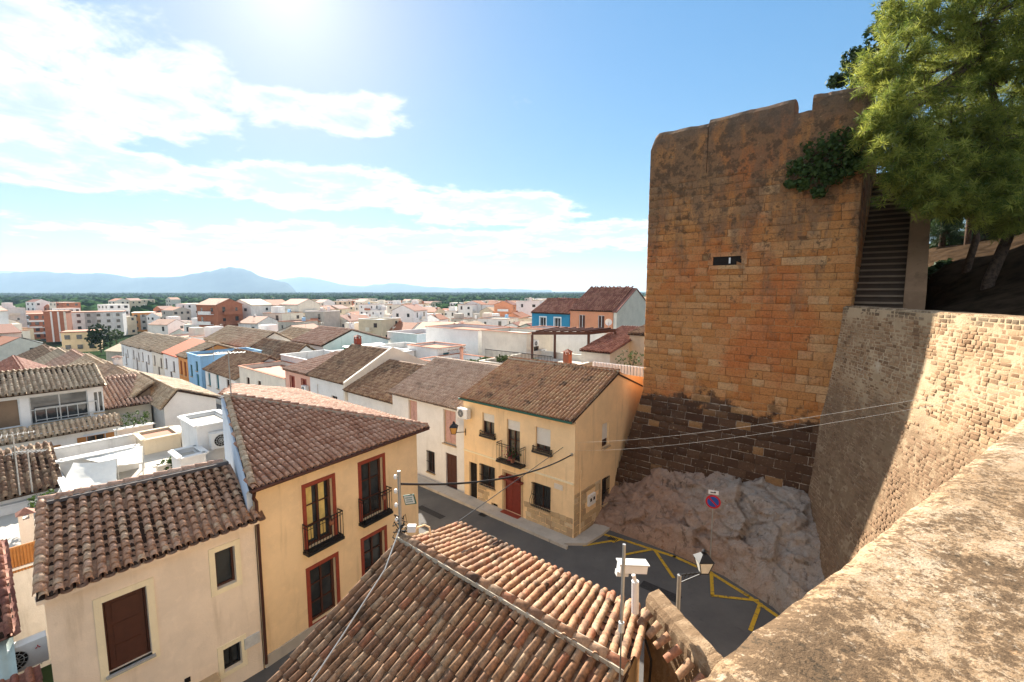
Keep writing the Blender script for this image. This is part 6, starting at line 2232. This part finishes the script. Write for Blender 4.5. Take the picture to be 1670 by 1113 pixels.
insul_pole()
def street_sign():
    c = pole_b + ZX * .92 + Vector((.12, .05, 0))
    t = thing('street_sign', 'small green framed street sign hanging beside the insulator pole', 'sign', c)
    e = Vector((.93, -.36, .0)).normalized(); n = Vector((e.y, -e.x, 0)); up = (ZX + e * .28).normalized()
    e = (e + ZX * .28).normalized(); up = (ZX - e * ZX.dot(e)).normalized()
    mb = MB(); mb.box(c + e * .14, e * .16, n * .012, up * .12); mb.build('frame', M['green'], t)
    mb = MB(); mb.box(c + e * .14 + n * .013, e * .138, n * .004, up * .098); pl = mb.build('plate', M['offwhite'], t)
    mb = MB()
    for z, w in ((.05, .10), (.0, .085), (-.05, .11)):
        x = -w
        while x < w - .015:
            mb.box(c + e * (.14 + x + .01) + n * .019 + up * z, e * .008, n * .002, up * .013); x += .03
    mb.build('lettering', M['green'], pl)


street_sign()
cable('thick black cable sagging from the insulator pole to the yellow house corner', [pole_b + ZX * 1.35 + Vector((.05, 0, 0)), anchor], .030, sag=.42)
cable('thin cable running down from the yellow house to the foreground roof edge', [A + d_ * 6.95 + ZX * 4.55 + out_ * .1, P(-1.45, -8.8, 5.05)], .014)
cable('grey twisted cable lying down the left slope of the foreground roof', [pole_b + ZX * .25, P(-2.75, -12.3, 5.75), P(-3.0, -13.5, 5.02), P(-3.25, -15.0, 4.1), P(-3.4, -15.9, 3.55)], .018, 'galv', .0)
w_r = [pb(1720, 612, 7.0), pb(1720, 624, 7.4), pb(1720, 618, 7.2)]
c0 = H3G[0]
for i, (za, sg, lb) in enumerate(((4.95, .25, 'upper'), (4.55, .3, 'lower'))):
    cable(f'{lb} thin overhead wire from the yellow house across the tower foot to the right', [c0 + ZX * za + out_ * .1 + H3G[2] * .1, w_r[i]], .0028, 'grey', sg, 24)


def lantern(t, c, s, glass):
    """four-sided street lantern hanging point-down at c (bottom centre)"""
    mb = MB()
    lo, hi = .09 * s, .17 * s
    q0 = [c + Vector((x * lo, y * lo, 0)) for x, y in ((-1, -1), (1, -1), (1, 1), (-1, 1))]; q1 = [c + Vector((x * hi, y * hi, .32 * s)) for x, y in ((-1, -1), (1, -1), (1, 1), (-1, 1))]
    for i in range(4):
        j = (i + 1) % 4; g = MB(); g.face((q0[i], q0[j], q1[j], q1[i])); g.build('pane', M[glass], t)
        mb.bar(q0[i], q1[i], .018 * s); mb.bar(q0[i], q0[j], .022 * s); mb.bar(q1[i], q1[j], .025 * s)
    k = [c + Vector((x * hi * 1.12, y * hi * 1.12, .325 * s)) for x, y in ((-1, -1), (1, -1), (1, 1), (-1, 1))]; k2 = [c + Vector((x * .06 * s, y * .06 * s, .47 * s)) for x, y in ((-1, -1), (1, -1), (1, 1), (-1, 1))]
    for i in range(4):
        j = (i + 1) % 4; mb.face((k[i], k[j], k2[j], k2[i]))
    mb.face(k2); mb.face(k[::-1])
    mb.tube([c + ZX * .47 * s, c + ZX * .53 * s, c + ZX * .58 * s], [.05 * s, .06 * s, .02 * s], 8)
    mb.build('lantern_frame', M['iron'], t)


def street_lamp():
    b0 = pb(1108, 1000, 9.8); top = pb(1108, 938, 9.8)
    b0.z = min(b0.z, top.z - .9); b0.x = top.x; b0.y = top.y
    t = thing('street_lamp', 'white-glazed street lantern on a bracket post above the dark road', 'street lamp', b0)
    mb = MB(); mb.tube([b0 - ZX * .5, top], .05, 8); mb.build('post', M['galv'], t)
    e = pb(1147, 932, 9.8)
    mb = MB(); mb.bar(top, Vector((e.x, e.y, top.z + .06)), .03); mb.bar(top - ZX * .2, Vector((e.x, e.y, top.z + .05)), .02)
    for k in range(4): mb.tube([top.lerp(e, .2 + .18 * k) + Vector((0, 0, -.1 + .02 * k)), top.lerp(e, .3 + .18 * k) + Vector((0, 0, .02))], .01, 5)
    mb.build('bracket', M['iron'], t)
    lantern(t, Vector((e.x, e.y, top.z + .08)), .95, 'amber')


street_lamp()


def wall_lantern():
    c = A + d_ * -.25 + ZX * 3.85 + out_ * .55
    t = thing('wall_lantern', 'black iron wall lantern at the left corner of the yellow house', 'wall lamp', c)
    lantern(t, c, 1.25, 'amber2')
    mb = MB(); mb.bar(c + ZX * .1 - d_ * -.2 , A + d_ * .15 + ZX * 3.9, .035); mb.bar(A + d_ * .15 + ZX * 3.7, A + d_ * .15 + ZX * 4.1, .05); mb.build('bracket', M['iron'], t)


wall_lantern()


def ac_unit(label, c, d, out, w=.8, h=.55, dp=.3):
    t = thing('air_conditioner', label, 'air conditioner', c - ZX * (h / 2), None)
    mb = MB(); mb.box(c, d * (w / 2), out * (dp / 2), ZX * (h / 2)); mb.build('casing', M['white_paint'], t)
    f = c + out * (dp / 2 + .01) - d * (w * .12)
    mb = MB(); R_ = h * .38; n = 20
    mb.face([f + d * (R_ * math.cos(2 * math.pi * k / n)) + ZX * (R_ * math.sin(2 * math.pi * k / n)) for k in range(n)]); fan = mb.build('fan_opening', M['interior'], t)
    mb = MB()
    for rr in (.35, .7, 1.0):
        mb.tube([f + out * .02 + d * (R_ * rr * math.cos(2 * math.pi * k / n)) + ZX * (R_ * rr * math.sin(2 * math.pi * k / n)) for k in range(n + 1)], .008, 4, cap=False)
    for k in range(6):
        a = math.pi * k / 6; mb.bar(f + out * .02 + d * (R_ * math.cos(a)) + ZX * (R_ * math.sin(a)), f + out * .02 - d * (R_ * math.cos(a)) - ZX * (R_ * math.sin(a)), .008)
    mb.build('grille', M['grey_paint'], fan)
    mb = MB(); mb.bar(c - d * w * .35 - ZX * (h / 2 + .02) - out * dp, c - d * w * .35 - ZX * (h / 2 + .02) + out * dp * .5, .03); mb.bar(c + d * w * .35 - ZX * (h / 2 + .02) - out * dp, c + d * w * .35 - ZX * (h / 2 + .02) + out * dp * .5, .03); mb.build('bracket', M['galv'], t)
    return t, f


ac_unit('air conditioner hung high on the yellow house front at its left corner', A + d_ * .32 + ZX * 5.1 + out_ * .3, d_, out_)
ac_unit('grey air conditioner on the white rooftop block beside the ochre house', P(11.4, -11.1, 5.45), VX, -UX, 1.0, .7)
ac_unit('upper air conditioner on the white block left of the pergola', P(15.75, 17.6, 6.9), VX, -UX, .8, .55)
ac_unit('lower air conditioner on the white block left of the pergola', P(15.75, 18.9, 5.9), VX, -UX, .8, .55)
ac_unit('air conditioner on the pink house front', P(28.4, .6, 3.4), -UX, -VX, .8, .55)
t_, f_ = ac_unit('air conditioner with red maker mark at the bottom left edge', sight(33, 1070, 2.95), VX, -UX, .95, .66)
g = MB()
for k in range(3):
    a = math.pi / 2 + k * 2 * math.pi / 3; c = f_ + VX * .42 + ZX * .14; e = VX * math.cos(a) + ZX * math.sin(a); n = VX * -math.sin(a) + ZX * math.cos(a)
    g.face([c - UX * .006, c + e * .03 + n * .017 - UX * .006, c + e * .06 - UX * .006, c + e * .03 - n * .017 - UX * .006])
g.build('maker_mark', flat('red_mark', (.6, .03, .04), .5), t_)


def antenna(label, base, h, kind='yagi', az=.3):
    t = thing('rooftop_antenna', label, 'antenna', base)
    mb = MB(); mb.tube([base - ZX * .2, base + ZX * h], .024, 6); mb.build('mast', M['galv'], t)
    e = Vector((math.cos(az), math.sin(az), 0)); n = Vector((-e.y, e.x, 0))
    mb = MB(); top = base + ZX * (h * .96)
    if kind == 'yagi':
        mb.bar(top - e * .5, top + e * .6, .022)
        for k in range(8): w = .18 + .03 * k; c = top + e * (.55 - .14 * k); mb.bar(c - n * w, c + n * w, .012)
        mb.bar(top - e * .5 - ZX * .25, top - e * .5 + ZX * .25, .015)
    else:
        m = 14; rings = []
        for j in range(4):
            r = .34 * j / 3; rings.append([top + e * (.12 * (j / 3) ** 2 - .1) + n * (r * math.cos(2 * math.pi * k / m)) + ZX * (r * math.sin(2 * math.pi * k / m)) for k in range(m)])
        for a, b in zip(rings, rings[1:]):
            for k in range(m): q = (k + 1) % m; mb.face((a[k], a[q], b[q], b[k]))
        mb.bar(top - e * .1, top + e * .3, .014)
    mb.build('array' if kind == 'yagi' else 'dish', M['galv'] if kind == 'yagi' else M['white_paint'], t)


antenna('tall mast with a flat white antenna behind the ochre house roof', pb(377, 645, 17.5), 1.75, 'yagi', .3)
antenna('television antenna over the small tiled house at the left', pb(32, 800, 16.8), 2.3, 'yagi', .8)
antenna('second thinner antenna mast at the left, nearer the canvas', pb(52, 795, 17), 1.5, 'yagi', .2)
antenna('white satellite dish on the yard wall below the salmon house', pb(992, 545, 44), 1.2, 'dish', -2.0)
antenna('thin antenna mast above the white terraces right of centre', pb(733, 612, 36), 2.2, 'yagi', .6)
t_ = thing('steel_mast', 'bare steel mast rising from the near end of the foreground roof', 'pole', pb(1010, 1140, 6.4))
mb = MB(); mb.tube([pb(1010, 1150, 6.4), pb(1014, 1000, 6.4), pb(1018, 888, 6.4)], [.03, .028, .026], 8); mb.build('mast', M['galv'], t_)
mb = MB(); mb.tube([pb(1013, 1030, 6.4), pb(1013.5, 1015, 6.4)], .045, 8); mb.build('clamp', M['grey_paint'], t_)


def cctv():
    b = pb(1036, 990, 8.6); 
    t = thing('security_camera', 'white camera housing on a white tube above the street', 'camera', b)
    mb = MB(); mb.tube([b - ZX * .12, pb(1036, 948, 8.6)], .075, 12); mb.tube([pb(1036, 950, 8.6), pb(1033, 938, 8.6)], .04, 8); mb.build('tube', M['white_paint'], t)
    c = pb(1031, 925, 8.55); e = Vector((.97, .1, -.1)).normalized(); n = Vector((-.1, .97, 0)); up = e.cross(n)
    mb = MB(); mb.box(c, e * .28, n * .10, up * .085); mb.build('housing', M['white_paint'], t)
    mb = MB(); mb.box(c + up * .1, e * .31, n * .12, up * .012); mb.build('sun_shield', M['grey_paint'], t)
    mb = MB(); mb.box(c - e * .2 - up * .13, e * .12, n * .06, up * .05); mb.build('mount', M['grey_paint'], t)


cctv()


def boundary_wall():
    a = sight(1066, 966, 5.75); b = sight(1215, 1130, 5.75)
    d = (b - a).normalized(); n = Vector((-d.y, d.x, 0))
    if n.x < 0: n = -n
    t = thing('boundary_wall', 'old garden wall with rough sloping coping right of the foreground roof', 'wall', Vector((a.x, a.y, 0)))
    mb = MB(); L = (b - a).length; N_ = 26
    rows = []
    for k in range(N_ + 1):
        p = a + d * (L * k / N_); j = .03 * mnoise.noise((k * .7, 1, 3)); i = .03 * mnoise.noise((k * .9, 7, 3))
        rows.append([Vector((p.x, p.y, -.3)) - n * .16, p - n * (.18 + i) - ZX * .14, p - n * (.12) + ZX * (.0 + j), p + n * .12 + ZX * (.05 + j), p + n * (.19 + i) - ZX * .08, Vector((p.x, p.y, -.3)) + n * .17])
    for r0, r1 in zip(rows, rows[1:]):
        for q in range(5): mb.face((r0[q], r1[q], r1[q + 1], r0[q + 1]))
    mb.face(rows[0][::-1]); mb.face(rows[-1])
    mb.build('wall', M['rmortar'], t)
    rl = random.Random(2)
    v, f = barrel(.09, .075, .34, .02)
    me = np_mesh('verge_tile', v, f, M['tile_h0'])
    for k in range(11):
        p = a + d * (.25 + .32 * k) - n * .22 - ZX * .26
        yy = (-n * .8 - ZX * .45 + d * .1 * rl.uniform(-1, 1)).normalized(); xx = yy.cross(ZX).normalized(); zz = xx.cross(yy)
        o = bpy.data.objects.new('verge_tile', me); C.objects.link(o); part_of(t, o)
        o.matrix_basis = Matrix(((xx.x, yy.x, zz.x, p.x), (xx.y, yy.y, zz.y, p.y), (xx.z, yy.z, zz.z, p.z), (0, 0, 0, 1)))


boundary_wall()


def no_parking():
    c = pb(1163, 818, 18.5); b = pb(1160, 890, 18.5); b.x = c.x; b.y = c.y
    t = thing('no_parking_sign', 'round red and blue no-parking sign on a thin post before the rock', 'sign', b)
    mb = MB(); mb.tube([b - ZX * .6, c + ZX * .55], .03, 8); mb.build('post', M['galv'], t)
    n = (Vector((0, 0, 0)) - Vector((c.x, c.y, 0))).normalized(); e = Vector((-n.y, n.x, 0))
    f = c + n * .05
    def disc(r, k, mt, nm):
        g = MB(); m = 28; q = [f + n * k + e * (r * math.cos(2 * math.pi * i / m)) + ZX * (r * math.sin(2 * math.pi * i / m)) for i in range(m)]
        g.face(q); g.face([p - n * .004 for p in q][::-1])
        for i in range(m): j = (i + 1) % m; g.face((q[i] - n * .004, q[j] - n * .004, q[j], q[i]))
        return g.build(nm, mt, t)
    red = flat('sign_red', (.55, .02, .03), .4); blue = flat('sign_blue', (.02, .09, .38), .4)
    disc(.30, .0, red, 'red_ring'); disc(.225, .006, blue, 'blue_field')
    g = MB(); s = (e - ZX).normalized(); g.box(f + n * .014, s * .23, n * .003, s.cross(n) * .032); g.build('red_slash', red, t)
    g = MB(); g.box(f + ZX * .42, e * .2, n * .012, ZX * .085); pl = g.build('supplement_plate', M['white_paint'], t)
    g = MB(); g.box(f + ZX * .41 + n * .015 - e * .02, e * .1, n * .002, ZX * .022); g.box(f + ZX * .445 + n * .015 + e * .06, e * .03, n * .002, ZX * .02); g.build('pictogram', M['iron'], pl)


no_parking()


def awning(label, c4, sag):
    n = 14; v = []; f = []
    c = [Vector(p) for p in c4]
    for i in range(n + 1):
        for j in range(n + 1):
            a, b = i / n, j / n
            p = c[0].lerp(c[1], a).lerp(c[3].lerp(c[2], a), b)
            p.z -= sag * 4 * a * (1 - a) * (.4 + b * (1 - b) * 2) + .03 * mnoise.noise((a * 7, b * 7, sag * 9))
            v.append(tuple(p))
    for i in range(n):
        for j in range(n):
            k = i * (n + 1) + j; f.append((k, k + n + 1, k + n + 2, k + 1))
    t = thing('canvas_awning', label, 'awning', Vector((c[0].x, c[0].y, 3.4)))
    add('sheet', np_mesh('sheet', np.array(v), np.array(f), M['canvas'], smooth_=True), t)
    for k in range(4):
        mb = MB(); mb.tube([Vector((c[k].x, c[k].y, 3.0)), c[k]], .025, 6); mb.build('pole', M['galv'], t)


awning('white canvas sheet stretched over the terrace behind the cream house', [sight(120, 755, 4.6), sight(190, 748, 4.6), sight(190, 783, 3.95), sight(93, 805, 3.95)], .2)
awning('pale canvas strip over the terrace next to the white sheet', [sight(120, 745, 4.5), sight(232, 728, 4.5), sight(232, 754, 4.3), sight(185, 760, 4.3)], .05)


def pergola():
    t = thing('pergola', 'dark timber pergola on a white walled terrace left of the tower', 'pergola', P(11.5, 17, 5.6))
    c = [sight(868, 546, 8.1), sight(960, 546, 8.1), sight(1003, 541, 8.3), sight(905, 539, 8.3)]
    for k in range(4):
        g = MB(); p = c[k]; g.bar(Vector((p.x, p.y, 5.0)), p, .22); g.build('post', M['darkwood'], t)
    for a, b in ((0, 1), (1, 2), (2, 3), (3, 0)):
        g = MB(); g.bar(c[a] + ZX * .12, c[b] + ZX * .12, .16, .26); g.build('beam', M['darkwood'], t)
    for k in range(7):
        s = (k + .5) / 7; g = MB(); g.bar(c[0].lerp(c[1], s) + ZX * .3, c[3].lerp(c[2], s) + ZX * .3, .1, .14); g.build('rafter', M['darkwood'], t)


pergola()


def fence(label, a, b, h, mat, gap=.14, w=.03, name='railing'):
    t = thing(name, label, 'railing', Vector((a[0], a[1], a[2])))
    a = Vector(a); b = Vector(b); L = (b - a).length; n = int(L / gap)
    mb = MB()
    for k in range(n + 1): p = a.lerp(b, k / n); mb.bar(p, p + ZX * h, w)
    mb.build('bars', M[mat], t)
    mb = MB(); mb.bar(a + ZX * h, b + ZX * h, .05); mb.bar(a + ZX * .1, b + ZX * .1, .04); mb.build('rail', M[mat], t)


fence('dark iron railing along the pergola terrace', P(15.3, 10.0, 6.1), P(8.4, 10.0, 6.1), 1.0, 'iron')
fence('white picket railing between the yellow house roof and the tower', P(4.0, 8.6, 6.4), P(-.4, 8.6, 6.4), .9, 'white_paint', .2, .13)
fence('brown reed fence on the low terrace at the left', P(8.95, -20.5, 3.4), P(8.95, -16.3, 3.4), .8, 'wood', .07, .05, 'reed_fence')
fence('thin white balcony rail on the open gallery', P(28.2, -15.9, 4.1), P(28.2, -13.1, 4.1), .8, 'grey_paint', .4, .03)
house('yard_wall_block', 'white terrace wall between the yellow house and the tower', (-.9, 7, 8.5, 9.2), 0, 6.2, 0, 'flat', 'offwhite', 'concrete', [], cat='wall', par=.1)
house('garden_shed', 'ochre shed with dark roof beside the tower', (3.2, 6.5, 19, 25), 0, 8.3, 9.2, 's-v', 'beige', 'tile_old', [], tile=(.3, .45), cat='shed')


def lattice():
    t = thing('lattice_screen', 'slanted white lattice canopy over the terrace door right of centre', 'lattice', P(23.9, 14, 4))
    for k in range(9):
        mb = MB(); mb.bar(P(23.95, 13.6 + k * .26, 5.9), P(23.3, 13.9 + k * .26, 5.1), .09, .05); mb.build('slat', M['white_paint'], t)
    for k in range(3):
        mb = MB(); mb.bar(P(23.95 - k * .3, 13.5, 5.9 - k * .37), P(23.95 - k * .3, 16.0, 5.9 - k * .37), .05, .05); mb.build('rail', M['terracotta'], t)
    t = thing('brown_rail', 'long brown timber rail on the white terrace wall right of centre', 'rail', P(16.1, 11, 5.4))
    mb = MB(); mb.box(P(16.05, 11.2, 5.35), VX * 1.6, UX * .06, ZX * .16); mb.build('rail', M['redwood'], t)
    for k in range(4):
        mb = MB(); mb.bar(P(16.02, 9.8 + k * .9, 5.0), P(16.02, 9.8 + k * .9, 5.6), .06); mb.build('post', M['redwood'], t)


lattice()


def flowers():
    c = A + d_ * 3.95 + out_ * .3 + ZX * 3.1
    t = thing('flowering_plant', 'pink flowering plant on the balcony of the yellow house', 'plant', c)
    rl = random.Random(4)
    mb = MB(); mb.tube([c, c + ZX * .22], [.1, .14], 10); mb.build('pot', M['terracotta'], t)
    cen = [tuple(c + ZX * .45 + Vector((rl.gauss(0, .17), rl.gauss(0, .1), rl.gauss(0, .16)))) for _ in range(60)]
    add('foliage', leaf_mesh('foliage', cen, M['leaf'], 5, .08, .06, 9), t)
    cen = [tuple(c + ZX * .42 + d_ * -.1 + Vector((rl.gauss(0, .17), rl.gauss(0, .1), rl.gauss(0, .16)))) for _ in range(45)]
    add('blossom', leaf_mesh('blossom', cen, M['blossom'], 4, .06, .05, 10), t)


M['blossom'] = foliage('pink_blossom', (.55, .05, .12), (.65, .12, .2), .3)
flowers()


ORD = ['leftmost', 'second', 'third', 'fourth', 'fifth', 'sixth', 'seventh', 'eighth', 'ninth', 'tenth', 'eleventh', 'twelfth', 'thirteenth', 'fourteenth', 'fifteenth', 'sixteenth', 'seventeenth', 'eighteenth', 'nineteenth', 'twentieth', 'twenty-first', 'twenty-second', 'twenty-third', 'twenty-fourth', 'twenty-fifth', 'twenty-sixth']


def tell_apart():
    by = {}
    for o in C.objects:
        if o.parent is None and o.get('group'): by.setdefault(o['label'], []).append(o)
    for lab, obs in by.items():
        if len(obs) < 2 or len(obs) > len(ORD): continue
        obs.sort(key=lambda o: o.location.x / max(1, o.location.y))
        for i, o in enumerate(obs):
            o['label'] = lab + (', leftmost such' if i == 0 else f', {ORD[i]} such from left')


tell_apart()


# ------------------------------------------------------------------ haze
def haze():
    mb = MB()
    s = 15500; z0, z1 = -14.0, 640.0
    mb.box((0, 0, (z0 + z1) / 2), (s, 0, 0), (0, s, 0), (0, 0, (z1 - z0) / 2))
    m = bpy.data.materials.new('haze_air'); m.use_nodes = True
    nt = m.node_tree; nt.nodes.clear()
    o = nt.nodes.new('ShaderNodeOutputMaterial'); v = nt.nodes.new('ShaderNodeVolumePrincipled')
    v.inputs['Color'].default_value = (.50, .73, 1.0, 1); v.inputs['Density'].default_value = 6.5e-5; v.inputs['Anisotropy'].default_value = .2
    nt.links.new(v.outputs[0], o.inputs['Volume'])
    mb.build('haze', m, kind='stuff')


haze()
